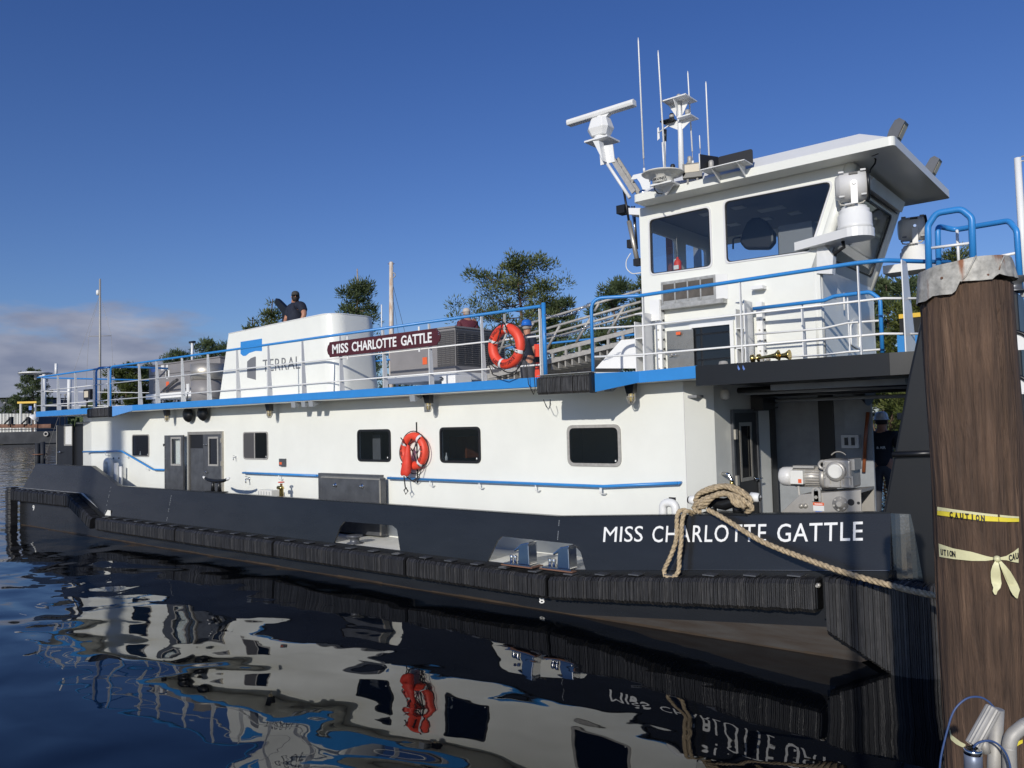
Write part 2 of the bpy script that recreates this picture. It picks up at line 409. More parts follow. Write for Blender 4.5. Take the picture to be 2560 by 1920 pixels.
def cap_mat():
    m = mat('weathered_zinc_cap', (0.47, 0.455, 0.41), 0.6, metal=0.1, var=0.4, vscale=26, bump=0.005, bscale=22)
    nt = m.node_tree; b = nt.nodes['Principled BSDF']
    src = b.inputs['Base Color'].links[0].from_socket
    t = nt.nodes.new('ShaderNodeTexCoord'); mp_ = nt.nodes.new('ShaderNodeMapping'); mp_.inputs['Scale'].default_value = (9, 9, 2.2); nt.links.new(t.outputs['Object'], mp_.inputs[0])
    n = nt.nodes.new('ShaderNodeTexNoise'); n.inputs['Scale'].default_value = 1.0; n.inputs['Detail'].default_value = 5; nt.links.new(mp_.outputs[0], n.inputs['Vector'])
    mr = nt.nodes.new('ShaderNodeMapRange'); mr.inputs['From Min'].default_value = 0.56; mr.inputs['From Max'].default_value = 0.64; nt.links.new(n.outputs['Fac'], mr.inputs['Value'])
    mx_ = nt.nodes.new('ShaderNodeMix'); mx_.data_type = 'RGBA'; mx_.inputs[7].default_value = (0.22, 0.075, 0.025, 1)
    nt.links.new(mr.outputs[0], mx_.inputs[0]); nt.links.new(src, mx_.inputs[6]); nt.links.new(mx_.outputs[2], b.inputs['Base Color'])
    return m
M['cap'] = cap_mat()
def leaf_mat(name, c1, c2, trans=0.25):
    m = bpy.data.materials.new(name); m.use_nodes = True
    nt = m.node_tree; b = nt.nodes['Principled BSDF']; b.inputs['Roughness'].default_value = 0.6; b.inputs['Specular IOR Level'].default_value = 0.3
    t = nt.nodes.new('ShaderNodeTexCoord'); n = nt.nodes.new('ShaderNodeTexNoise'); n.inputs['Scale'].default_value = 0.9; n.inputs['Detail'].default_value = 6
    nt.links.new(t.outputs['Object'], n.inputs['Vector'])
    r = nt.nodes.new('ShaderNodeValToRGB'); r.color_ramp.elements[0].position = 0.35; r.color_ramp.elements[0].color = (*c1, 1); r.color_ramp.elements[1].position = 0.65; r.color_ramp.elements[1].color = (*c2, 1)
    nt.links.new(n.outputs['Fac'], r.inputs['Fac']); nt.links.new(r.outputs[0], b.inputs['Base Color'])
    tr = nt.nodes.new('ShaderNodeBsdfTranslucent'); nt.links.new(r.outputs[0], tr.inputs['Color'])
    ms = nt.nodes.new('ShaderNodeMixShader'); ms.inputs[0].default_value = trans
    o = nt.nodes['Material Output']; nt.links.new(b.outputs[0], ms.inputs[1]); nt.links.new(tr.outputs[0], ms.inputs[2]); nt.links.new(ms.outputs[0], o.inputs['Surface'])
    return m
M['needles'] = leaf_mat('pine_needles', (0.060, 0.086, 0.028), (0.180, 0.205, 0.075))
M['needles2'] = leaf_mat('dull_pine_needles', (0.046, 0.074, 0.032), (0.135, 0.170, 0.075))
M['leaves'] = leaf_mat('willow_leaves', (0.06, 0.085, 0.022), (0.13, 0.15, 0.045))
M['bushleaves'] = leaf_mat('sunlit_bush_leaves', (0.06, 0.085, 0.018), (0.15, 0.165, 0.045))
def pane_mat(name='clear_tinted_glass', col=(0.93, 0.95, 0.96, 1)):
    m = bpy.data.materials.new(name); m.use_nodes = True
    nt = m.node_tree; nt.nodes.remove(nt.nodes['Principled BSDF'])
    tr = nt.nodes.new('ShaderNodeBsdfTransparent'); tr.inputs['Color'].default_value = col
    gl = nt.nodes.new('ShaderNodeBsdfGlossy'); gl.inputs['Roughness'].default_value = 0.02
    lw = nt.nodes.new('ShaderNodeLayerWeight'); lw.inputs['Blend'].default_value = 0.5
    pw = nt.nodes.new('ShaderNodeMath'); pw.operation = 'POWER'; pw.inputs[1].default_value = 5.0; nt.links.new(lw.outputs['Facing'], pw.inputs[0])
    fr = nt.nodes.new('ShaderNodeMapRange'); fr.inputs['To Min'].default_value = 0.035; fr.inputs['To Max'].default_value = 0.9; nt.links.new(pw.outputs[0], fr.inputs['Value'])
    ms = nt.nodes.new('ShaderNodeMixShader'); nt.links.new(fr.outputs[0], ms.inputs[0]); nt.links.new(tr.outputs[0], ms.inputs[1]); nt.links.new(gl.outputs[0], ms.inputs[2])
    nt.links.new(ms.outputs[0], nt.nodes['Material Output'].inputs['Surface'])
    return m
M['pane'] = pane_mat()
M['tinted'] = pane_mat('tinted_window_glass', (0.72, 0.75, 0.78, 1))
# ------------------------------------------------------------------ water, sky bank, shore
def water_mat():
    m = bpy.data.materials.new('river_water'); m.use_nodes = True
    nt = m.node_tree; b = nt.nodes['Principled BSDF']
    b.inputs['Base Color'].default_value = (0.0020, 0.0028, 0.0042, 1); b.inputs['Roughness'].default_value = 0.012
    b.inputs['IOR'].default_value = 1.34; b.inputs['Specular IOR Level'].default_value = 0.56
    t = nt.nodes.new('ShaderNodeTexCoord')
    def layer(scale, amp, stretch, detail=1.0, dist=0.4, rot=0.0):
        mp_ = nt.nodes.new('ShaderNodeMapping'); mp_.inputs['Scale'].default_value = stretch; mp_.inputs['Rotation'].default_value = (0, 0, rot)
        nt.links.new(t.outputs['Object'], mp_.inputs[0])
        n = nt.nodes.new('ShaderNodeTexNoise'); n.inputs['Scale'].default_value = scale; n.inputs['Detail'].default_value = detail; n.inputs['Distortion'].default_value = dist; n.inputs['Roughness'].default_value = 0.4
        nt.links.new(mp_.outputs[0], n.inputs['Vector'])
        mu = nt.nodes.new('ShaderNodeMath'); mu.operation = 'MULTIPLY'; mu.inputs[1].default_value = amp; nt.links.new(n.outputs['Fac'], mu.inputs[0])
        return mu.outputs[0]
    # wind ripples stay outside the lee of the moored boat
    sp = nt.nodes.new('ShaderNodeSeparateXYZ'); nt.links.new(t.outputs['Object'], sp.inputs[0])
    lee = nt.nodes.new('ShaderNodeMapRange'); lee.interpolation_type = 'SMOOTHSTEP'; lee.inputs['From Min'].default_value = -11.0; lee.inputs['From Max'].default_value = -30.0; lee.inputs['To Min'].default_value = 0.04; lee.inputs['To Max'].default_value = 1.0
    nt.links.new(sp.outputs['X'], lee.inputs['Value'])
    rip = layer(3.2, 0.014, (0.55, 1.0, 1.0), 2.0, 0.5, math.radians(25))
    mu = nt.nodes.new('ShaderNodeMath'); mu.operation = 'MULTIPLY'; nt.links.new(rip, mu.inputs[0]); nt.links.new(lee.outputs[0], mu.inputs[1])
    calm = nt.nodes.new('ShaderNodeMapRange'); calm.interpolation_type = 'SMOOTHSTEP'; calm.inputs['From Min'].default_value = -4.0; calm.inputs['From Max'].default_value = -15.0; calm.inputs['To Min'].default_value = 0.35; calm.inputs['To Max'].default_value = 1.0
    nt.links.new(sp.outputs['X'], calm.inputs['Value'])
    sw0 = layer(0.58, 0.092, (0.8, 1.15, 1.0), 0.6, 0.7, math.radians(30))
    sw = nt.nodes.new('ShaderNodeMath'); sw.operation = 'MULTIPLY'; nt.links.new(sw0, sw.inputs[0]); nt.links.new(calm.outputs[0], sw.inputs[1])
    mid = layer(2.0, 0.0042, (0.75, 1.1, 1.0), 0.8, 0.5, math.radians(-15))
    s1 = nt.nodes.new('ShaderNodeMath'); s1.operation = 'ADD'; nt.links.new(sw.outputs[0], s1.inputs[0]); nt.links.new(mid, s1.inputs[1])
    s2 = nt.nodes.new('ShaderNodeMath'); s2.operation = 'ADD'; nt.links.new(s1.outputs[0], s2.inputs[0]); nt.links.new(mu.outputs[0], s2.inputs[1])
    bp = nt.nodes.new('ShaderNodeBump'); bp.inputs['Distance'].default_value = 1.0; bp.inputs['Strength'].default_value = 1.0
    nt.links.new(s2.outputs[0], bp.inputs['Height']); nt.links.new(bp.outputs[0], b.inputs['Normal'])
    return m
w = MB().add([(-3500, -600, 0), (3000, -600, 0), (3000, 3500, 0), (-3500, 3500, 0)], [(0, 1, 2, 3)]).build('water', water_mat(), loc=(0, 0, 0), kind='structure', label='dark calm river water mirroring the boat')
# the river bed and the wooded bank behind the boat
sh = MB()
kn_ = [(-150, 95), (-128, 62), (-108, 47), (-80, 43), (-60, 41), (-30, 42), (0, 44), (60, 48), (170, 60)]
edge = []
for i in range(60):
    x = -150 + i*(320/59.0)
    for (xa, ya), (xb, yb) in zip(kn_, kn_[1:]):
        if xa <= x <= xb: edge.append((x, ya+(yb-ya)*(x-xa)/(xb-xa) + 1.2*math.sin(x*0.31))); break
    else: edge.append((x, 60))
for i in range(59):
    (xa, ya), (xb, yb) = edge[i], edge[i+1]
    rows = [(0.0, -0.6), (2.5, 0.5), (7, 1.1), (30, 1.7), (320, 3.0)]
    for (o0, z0), (o1, z1) in zip(rows, rows[1:]):
        sh.add([(xa, ya+o0, z0), (xb, yb+o0, z0), (xb, yb+o1, z1), (xa, ya+o1, z1)], [(0, 1, 2, 3)], True)
sh.build('river_bank', M['shore'], loc=(0, 0, 0), kind='structure', label='low grassy bank behind the boat')
fb = MB()
for i in range(50):
    xa, xb = -1500+i*30, -1500+(i+1)*30
    for (o0, z0), (o1, z1) in zip([(0, -0.6), (5, 0.8), (500, 3)], [(5, 0.8), (500, 3), (900, 4)]):
        fb.add([(xa, 520+o0, z0), (xb, 520+o0, z0), (xb, 520+o1, z1), (xa, 520+o1, z1)], [(0, 1, 2, 3)], True)
fb.build('far_bank', M['shore'], loc=(-700, 520, 0), kind='structure', label='low far bank of the river at the horizon')

lb_ = MB(); pts = []
for i in range(14):
    px = -260 + i*45
    d = ray('P', px, 1080); d.z = 0; d.normalize(); pts.append(d)
for d0, d1 in zip(pts, pts[1:]):
    for (r0, z0), (r1, z1) in zip([(285, -0.6), (290, 0.6), (330, 1.4)], [(290, 0.6), (330, 1.4), (520, 2.0)]):
        lb_.add([(d0.x*r0, d0.y*r0, z0), (d1.x*r0, d1.y*r0, z0), (d1.x*r1, d1.y*r1, z1), (d0.x*r1, d0.y*r1, z1)], [(0, 1, 2, 3)], True)
lb_.build('industrial_bank', M['shore'], loc=(-290, 95, 0), kind='structure', label='low bank behind the distant barge')
# ------------------------------------------------------------------ the towboat: hull, bulwark, fenders, decks
YB, YF, YW, YS, YFAR = 10.15, 9.88, 11.3, 10.7, 16.45
boat = thing('towboat', 'long white and black river towboat with blue railings and tall wheelhouse', 'boat', (-15.5, 13.3, 0.0))
TILT = 0.1975                                            # the bulwark leans inboard
def bp_(X, z): return Vector((X, YB + TILT*max(0.0, z-0.66), z))
def WB(k, x, y):
    d = ray(k, x, y); n = Vector((0, 1, -TILT)); c = 10.15 - TILT*0.66
    return CAM + d*((c - n.dot(CAM))/n.dot(d))
def zs(X):                                               # main deck edge
    if X < -24.9: return 1.20
    if X < -23.3: return 1.20 + (0.66-1.20)*(X+24.9)/1.6
    if X < -7.5: return 0.66
    return 0.66 + 0.093*(X+7.5)
def zt(X):                                               # bulwark top
    if X < -24.7: return 1.98
    if X < -22.75: return 1.98 + (1.465-1.98)*(X+24.7)/1.95
    if X < -7.55: return 1.465
    return 1.465 + 0.064*(X+7.55)
XE = -2.62
up_pts = [(-29.5, -0.5), (-7.45, -0.5), (-7.30, 0.0), (-3.3, 0.37), (XE, 0.43), (XE, zs(XE)), (-7.5, 0.66), (-23.3, 0.66), (-24.9, 1.20), (-29.5, 1.20)]
mb = MB().prism([(x, YB, z) for x, z in up_pts], (0, YFAR-YB, 0))
hull = mb.build('hull', M['black'], boat)
MB().prism([(x, YB, z) for x, z in [(-7.45, -0.5), (-4.1, -0.5), (-2.75, 0.10), (XE, 0.43), (-3.3, 0.37), (-7.30, 0.0)]], (0, YFAR-YB, 0)).build('bow_rake_plating', M['hullgrey'], boat, label='unpainted grey-brown raked plating under the bow')
st = MB()
for i in range(40):
    xa = -29.4 + i*0.66; xb = xa+0.66
    if xb > -3.3: xb = -3.3
    h = 0.026 + 0.010*math.sin(i*1.3)
    st.box(xa, xb, YB-0.004, YB-0.002, -0.03, h)
st.build('waterline_stain', M['scum'], boat)
# main deck skin
dk = [(-29.45, 1.204), (-24.9, 1.204), (-23.3, 0.664), (-7.5, 0.664), (XE, zs(XE)+0.004)]
mb = MB()
for (xa, za), (xb, zb) in zip(dk[:-1], dk[1:-1]):
    mb.add([(xa, YB+0.03, za), (xb, YB+0.03, zb), (xb, YFAR-0.03, zb), (xa, YFAR-0.03, za)], [(0, 1, 2, 3)])
mb.build('main_deck', M['deckwhite'], boat)
(xa, za), (xb, zb) = dk[-2:]
MB().add([(xa, YB+0.03, za), (xb, YB+0.03, zb), (xb, YFAR-0.03, zb), (xa, YFAR-0.03, za)], [(0, 1, 2, 3)]).build('fore_deck', M['deckgrey'], boat)
# bulwark with two mooring ports
port1 = [WB('b', 1160, 1250), WB('b', 1212, 1090), WB('b', 1245, 1050), WB('b', 1660, 1083), WB('b', 1702, 1118), WB('b', 1722, 1312)]
port2 = [WB('c', 760, 792), WB('c', 838, 600), WB('c', 880, 556), WB('c', 1495, 622), WB('c', 1560, 690), WB('c', 1592, 872)]
def zb_(X): return zs(X)
poly = [bp_(-29.55, 1.20), bp_(-24.9, 1.20), bp_(-23.3, 0.66)]
for pt in (port1, port2):
    p = [Vector(q) for q in pt]
    p[0] = bp_(p[0].x-0.02, 0.655); p[-1] = bp_(p[-1].x+0.02, 0.655 if pt is port1 else zs(p[-1].x))
    poly += [p[0]] + round_path([p[0], p[1], p[2], p[3], p[4], p[5]], 0.09, 4)[1:-1] + [p[5]]
poly += [bp_(-7.5+0.02, 0.66)] if poly[-1].x < -7.5 else []
poly += [bp_(XE, zs(XE)), bp_(XE, zt(XE)), bp_(-7.55, zt(-7.55)), bp_(-22.75, zt(-22.75)), bp_(-24.7, zt(-24.7)), bp_(-28.9, 1.98)]
bul = MB().prism(poly, (0, 0.035, 0)).build('bulwark', M['black'], boat)
# cap rail along the bulwark
cap = MB()
top = [(-28.9, 1.98), (-24.7, 1.98), (-22.75, 1.465), (-7.55, 1.465), (XE, zt(XE))]
for (xa, za), (xb, zb) in zip(top, top[1:]):
    a, b = bp_(xa, za), bp_(xb, zb)
    cap.prism([a+Vector((0, -0.012, 0.002)), a+Vector((0, 0.11, 0.002)), a+Vector((0, 0.11, 0.016)), a+Vector((0, -0.012, 0.016))], b-a)
cap.build('bulwark_cap', M['black'], bul)
# weld seams
sm = MB()
for k, x0, y0, x1, y1 in (('a', 960, 750, 905, 985), ('a', 1488, 785, 1440, 1050), ('c', 1378, 402, 1362, 590)):
    a, b = WB(k, x0, y0), WB(k, x1, y1)
    N = 14
    for i in range(N):
        if random.random() < 0.25: continue
        p, q_ = a.lerp(b, i/N), a.lerp(b, (i+0.75)/N)
        sm.tube([p+Vector((0, -0.002, 0)), q_+Vector((0, -0.002, 0))], 0.006, 5)
sm.build('weld_seam', M['deckgrey'], bul)
# rounded bow corner and bow plate
mb = MB(); R = 0.55; n = 12
for zlo, zhi in ((0, 1),):
    rows = []
    for i in range(n+1):
        a = math.radians(90*i/n); cx_, cy_ = XE, YB+R
        rows.append((cx_+R*math.sin(a), cy_-R*math.cos(a)))
    rows.append((rows[-1][0], YFAR-R))
    z0, z1 = zs(XE), zt(XE); ty = TILT*(z1-0.66); t0 = TILT*(z0-0.66)
    for i in range(len(rows)-1):
        (xa, ya), (xb, yb) = rows[i], rows[i+1]
        fa = min(1, i/n); fb_ = min(1, (i+1)/n)
        lo = lambda x, y, f: (x - t0*f, y + t0*(1-f), z0-0.55); hi = lambda x, y, f: (x - ty*f, y + ty*(1-f), z1)
        mb.add([lo(xa, ya, fa), lo(xb, yb, fb_), hi(xb, yb, fb_), hi(xa, ya, fa)], [(0, 1, 2, 3)], True)
        mb.add([hi(xa, ya, fa), hi(xb, yb, fb_), (xb-0.1*fb_-ty*fb_, yb+0.1*(1-fb_)+ty*(1-fb_), z1), (xa-0.1*fa-ty*fa, ya+0.1*(1-fa)+ty*(1-fa), z1)], [(0, 1, 2, 3)])
mb.build('bow_plate', M['blackgloss'], boat)
MB().box(XE, XE+R-0.02, YB+R, YFAR-R, 0.2, zs(XE)).build('bow_deck', M['blackdeck'], boat)
# lettering on the bulwark
nt_ = Vector((0, -1, -TILT)).normalized()
def wall_text(txt, k, xl, yb, xr, yt, name, mat_, bold, plane=WB, off=0.003, yr=None, **kw):
    a = plane(k, xl, yb); b = plane(k, xr, yb if yr is None else yr); t = plane(k, xl, yt)
    ux = (b-a); uz = Vector((0, TILT, 1)) if plane is WB else Vector((0, 0, 1))
    o = a + Vector((0, -off, 0))
    return text_mesh(txt, name, mat_, kw.pop('parent', bul), o, ux, uz, ux.length, (t-a).length, depth=0.003, bold=bold, **kw)
wall_text('MISS', 'd', 28, 606, 368, 474, 'name_lettering', M['letter'], 0.0, yr=602)
wall_text('CHARLOTTE', 'd', 450, 608, 1435, 466, 'name_lettering', M['letter'], 0.004, yr=603, spacing=1.12)
wall_text('GATTLE', 'e', 78, 606, 820, 448, 'name_lettering', M['letter'], 0.004, yr=594, spacing=1.08)
pl9 = lambda k, x, y: W(k, x, y, Y=YB-0.004)
wall_text('9', 'a', 283, 955, 299, 908, 'draft_mark', M['letter'], 0.02, plane=pl9, parent=hull)
wall_text('8', 'c', 1205, 1135, 1250, 1080, 'draft_mark', M['letter'], 0.02, plane=pl9, parent=hull)
# steel ledge plates on top of the fenders, and the laminated fenders themselves
seg = []
def fx(k, x, y): return W(k, x, y, Y=YF).x
bounds = [fx('a', 815, 1060), fx('a', 1508, 1150), fx('b', 625, 1280), fx('c', 42, 850), fx('c', 1265, 980), fx('d', 1890, 1080)]
for i in range(5):
    x0, x1 = bounds[i]+0.045, bounds[i+1]-0.045
    last = i == 4
    def base(x): return (0.25, 0.60) if not last else (0.25 + (0.58-0.25)*(x-x0)/(x1-x0), 0.595 + (0.985-0.595)*(x-x0)/(x1-x0))
    core = MB(); zl0, zh0 = base(x0); zl1, zh1 = base(x1)
    core.prism([(x0+0.02, YF+0.05, zl0+0.03), (x1-0.02, YF+0.05, zl1+0.03), (x1-0.02, YF+0.05, zh1-0.02), (x0+0.02, YF+0.05, zh0-0.02)], (0, YB-YF-0.05-0.003, 0))
    fo = core.build('fender', M['rubber'], boat)
    pitch = 0.026 if x0 > -12 else 0.030
    lam = MB(); lam2 = MB(); x = x0
    while x < x1-pitch*0.5:
        zl, zh = base(x); k_ = 0.7 if x0 > -12 else 0.35; jy = k_*random.uniform(-0.011, 0.009); jz = k_*random.uniform(-0.011, 0.011); c = 0.05
        y0 = YF + jy
        pr = [(x, y0+c, zh+jz), (x, YB-0.005, zh+jz), (x, YB-0.005, zl+jz), (x, y0+c, zl+jz), (x, y0, zl+jz+c), (x, y0, zh+jz-c)]
        (lam2 if random.random() < 0.24 else lam).prism(pr, (pitch*random.uniform(0.60, 0.92), 0, 0))
        x += pitch
    lam.build('rubber_lamination', M['rubber'], fo, kind='stuff')
    lam2.build('worn_rubber_lamination', M['rubber2'], fo, kind='stuff')
    en = MB()
    for xe in (x0-0.012, x1+0.004):
        zl, zh = base(min(max(xe, x0), x1)); en.prism([(xe, YF+0.03, zh-0.04), (xe, YB-0.004, zh-0.02), (xe, YB-0.004, zl+0.02), (xe, YF+0.03, zl+0.05)], (0.014, 0, 0))
    en.build('end_plate', M['blackdeck'], fo)
    if last:
        bz = base(x1)[1]
        MB().lathe([(0.03, 0), (0.03, 0.05), (0.018, 0.05), (0.018, 0.09)], (x1+0.035, YF+0.06, bz-0.07), (0, -1, 0), 6).build('bolt', M['steel'], fo)
    L = x1-x0; nl = max(3, round(L/0.62))
    for j in range(nl):
        xx = x0 + (j+0.5)*L/nl; zz = base(xx)[1]+0.018
        MB().box(xx-0.085, xx+0.085, YF+0.10, YB+0.0, zz, zz+0.016).build('fender_lug', M['darksteel'], boat)
# raised stern fender: straight piece, diagonal piece and vertical corner post
def lam_run(name, pts, h, mat1, pitch, ydeep=0.27, parent=boat):
    a, b = Vector(pts[0]), Vector(pts[1]); L = (b-a).length; t = (b-a)/L; u = Vector((-t.z, 0, t.x))
    core = MB().prism([a+Vector((0, 0.05, 0))+u*0.02, b+Vector((0, 0.05, 0))+u*0.02, b+Vector((0, 0.05, 0))+u*(h-0.02), a+Vector((0, 0.05, 0))+u*(h-0.02)], (0, ydeep-0.055, 0))
    fo = core.build(name, M['rubber'], parent)
    lam = MB(); s = 0.0
    while s < L-pitch*0.5:
        p = a+t*s + Vector((0, random.uniform(-0.01, 0.01), 0)); c = 0.05; z = random.uniform(-.008, .008)
        pr = [p+Vector((0, c, 0))+u*(h+z), p+Vector((0, ydeep-0.005, 0))+u*(h+z), p+Vector((0, ydeep-0.005, 0))+u*z, p+Vector((0, c, 0))+u*z, p+u*(c+z), p+u*(h-c+z)]
        lam.prism(pr, t*pitch*random.uniform(0.65, 0.95)); s += pitch
    lam.build('rubber_lamination', mat1, fo, kind='stuff')
    return fo
lam_run('fender', [(-29.55, YF, 0.80), (-25.0, YF, 0.80)], 0.38, M['rubber'], 0.05)
lam_run('fender', [(-25.1, YF-0.01, 0.82), (-23.62, YF-0.01, 0.27)], 0.34, M['rubber'], 0.05)
lam_run('fender', [(-29.62, YF-0.02, -0.35), (-29.62, YF-0.02, 1.24)], 0.36, M['rubber'], 0.08)
for j in range(9):
    xx = -29.2 + j*0.47
    MB().box(xx-0.09, xx+0.09, YF+0.06, YB, 1.195, 1.212).build('fender_lug', M['darksteel'], boat)
MB().prism([W('a', 905, 995, Y=YB-0.004), W('a', 955, 1000, Y=YB-0.004), W('a', 955, 955, Y=YB-0.004), W('a', 930, 950, Y=YB-0.004)], (0, 0.003, 0)).build('bare_primer_patch', M['deckwhite'], hull)
# vertical bow fender of upright laminations
mb = MB().box(-3.24, -2.20, 9.99, YB-0.004, 0.40, 0.96); bf = mb.build('bow_corner_fender', M['rubber'], boat)
lam = MB(); lam2 = MB(); x = -3.27
while x < -1.75:
    s = max(0.0, min(1.0, (x+3.27)/0.66)); zb = 0.36 - s*0.36 - (0.12 if x > -2.6 else 0)
    th = random.uniform(0.018, 0.034); jy = random.uniform(-0.015, 0.008)
    yo = 9.86 + jy; cy = 0.0
    if x > -2.45: cy = 0.55 - math.sqrt(max(0.0, 0.55**2 - (min(x, -1.91)+2.45)**2)) if x < -1.91 else 0.5
    z1 = 1.02 + random.uniform(-0.012, 0.012)
    (lam2 if random.random() < 0.25 else lam).prism([(x, yo+cy, zb+0.04), (x, yo+cy, z1-0.05), (x, yo+cy+0.05, z1), (x, YB+cy-0.005, z1), (x, YB+cy-0.005, zb), (x, yo+cy+0.04, zb)], (th*0.86, 0, 0))
    x += th
lam.build('rubber_lamination', M['rubber'], bf, kind='stuff'); lam2.build('worn_rubber_lamination', M['rubber2'], bf, kind='stuff')
MB().box(-3.34, -3.27, 10.0, YB-0.003, 0.5, 1.0).build('clamp_plate', M['blackdeck'], bf)
# deck mooring fittings seen through the ports
def double_bitt(p, s=1.0):
    """polished fairlead: base plate, leaning post with hooked top"""
    x, y, z = p
    o = MB().box(x-0.30*s, x+0.26*s, y-0.13, y+0.13, z, z+0.035).build('fairlead', M['chrome'], boat)
    b = MB()
    b.prism([(x-0.02, y-0.11, z+0.035), (x+0.22*s, y-0.11, z+0.035), (x+0.21*s, y-0.11, z+0.34*s), (x+0.22*s, y-0.11, z+0.40*s), (x+0.05*s, y-0.11, z+0.36*s), (x-0.10*s, y-0.11, z+0.25*s), (x-0.09*s, y-0.11, z+0.22*s), (x+0.0*s, y-0.11, z+0.26*s)], (0, 0.22, 0))
    bevel(b.build('fairlead_post', M['chrome'], o), 0.015, 2)
    for dx in (-0.23, -0.15):
        MB().lathe([(0.035, 0), (0.028, 0.05), (0.04, 0.1), (0.03, 0.115)], (x+dx*s, y, z+0.035), n=12).build('pin', M['chrome'], o)
    MB().box(x-0.34*s, x+0.30*s, y-0.15, y+0.15, z-0.004, z+0.012).build('rusty_foot_plate', M['rust'], o)
p = W('c', 1060, 805, Z=0.68); double_bitt((p.x-0.02, p.y+0.03, 0.672))
p = W('c', 1400, 840, Z=0.68); double_bitt((p.x-0.02, p.y+0.03, 0.672))
p = W('b', 1330, 1240, Z=0.67)
kb = MB().lathe([(0.16, 0), (0.16, 0.015), (0.10, 0.02), (0.09, 0.10), (0.15, 0.13), (0.165, 0.145), (0.16, 0.165)], (p.x, p.y+0.02, 0.668), n=24).build('mooring_button', M['darksteel'], boat)
# cleat on the stern side deck
def cleat(p, L, parent=boat, tip=M['white_plain']):
    x, y, z = p
    o = MB().box(x-0.32*L, x+0.34*L, y-0.09, y+0.09, z, z+0.02).build('cleat', M['blackdeck'], parent)
    MB().tube([(x-0.5*L, y, z+0.30*L), (x-0.30*L, y, z+0.245*L), (x, y, z+0.225*L), (x+0.30*L, y, z+0.245*L), (x+0.5*L, y, z+0.30*L)], [0.024, 0.04, 0.05, 0.04, 0.024], 10).build('horn', M['blackdeck'], o)
    for s in (-1, 1): MB().tube([(x+s*0.43*L, y, z+0.275*L), (x+s*0.51*L, y, z+0.305*L)], [0.036, 0.025], 10).build('white_tip', tip, o)
    for s in (-1, 1): MB().tube([(x+s*0.13*L, y, z+0.015), (x+s*0.12*L, y, z+0.235*L)], [0.05, 0.04], 10).build('leg', M['blackdeck'], o)
    return o
p = bp_(W('a', 1875, 790, Y=10.4).x, 1.465); cleat((p.x, p.y+0.07, 1.482), 1.15)
# ------------------------------------------------------------------ deckhouse on the main deck
cL = W('a', 718, 300, Y=11.62); cR = W('G', 990, 600, Y=11.75)
XR = cR.x
plan = [(cL.x, 11.62), (-26.83, YW), (-5.79, YW), (XR, 11.75), (XR, 14.0), (-6.2, 14.0), (-6.2, 15.3), (cL.x, 15.3)]
hb = MB()
for i in range(len(plan)):
    (xa, ya), (xb, yb) = plan[i], plan[(i+1) % len(plan)]
    if (xa, xb) == (-26.83, -5.79): continue
    hb.add([(xa, ya, 0.62), (xb, yb, 0.62), (xb, yb, 3.56), (xa, ya, 3.56)], [(0, 1, 2, 3)])
house = hb.build('deckhouse', M['white'], boat)
WHOLES = []
for k, x0, y0, x1, y1 in (('a', 1146, 298, 1292, 492), ('b', 377, 276, 592, 515), ('b', 1362, 256, 1654, 535), ('C', 345, 1135, 703, 1446), ('C', 1444, 1116, 1918, 1476)):
    p, q_ = W(k, x0, y0, Y=YW), W(k, x1, y1, Y=YW)
    WHOLES.append(round_poly(rect_xz(p.x+0.03, q_.x-0.03, q_.z+0.03, p.z-0.03, YW), 0.07))
MB().holed(rect_xz(-26.83, -5.79, 0.62, 3.56, YW), WHOLES, (0, 0.05, 0)).build('side_wall', M['white'], house)
# dim cabins behind the windows
MB().box(cL.x+0.1, XR-0.1, 13.4, 13.45, 0.7, 3.5).box(cL.x+0.1, XR-0.1, YW+0.06, 13.39, 0.95, 1.0).box(cL.x+0.1, XR-0.1, YW+0.06, 13.39, 3.30, 3.34).build('cabin_lining', M['cabin'], house)
for x in (-22.2, -15.6, -11.95, -9.2): MB().box(x, x+0.06, YW+0.06, 13.39, 1.0, 3.3).build('cabin_partition', M['cabin'], house)
p, q_ = W('C', 425, 1215, Y=12.3), W('C', 575, 1400, Y=12.3)
MB().box(p.x, q_.x, 12.3, 12.8, q_.z, p.z).build('wooden_cupboard', M['wood'], house)
p, q_ = W('b', 1490, 300, Y=11.7), W('b', 1560, 535, Y=11.7)
MB().box(p.x, q_.x, 11.7, 11.72, q_.z-0.1, p.z).build('curtain', M['acgrey'], house)
p = W('a', 1213, 480, Y=YW+0.1)
for k, x, y in (('a', 1213, 480), ('C', 402, 1410)):
    p = W(k, x, y, Y=YW+0.12); MB().lathe([(0.03, -0.06), (0.032, 0.04), (0.012, 0.08), (0.012, 0.13)], p, n=10).build('bottle', M['offwhite'], house)
# vertical plate joint near the front corner
MB().box(-5.795, -5.785, YW-0.004, YW-0.001, 0.7, 3.5).build('plate_joint', M['searchgrey'], house)

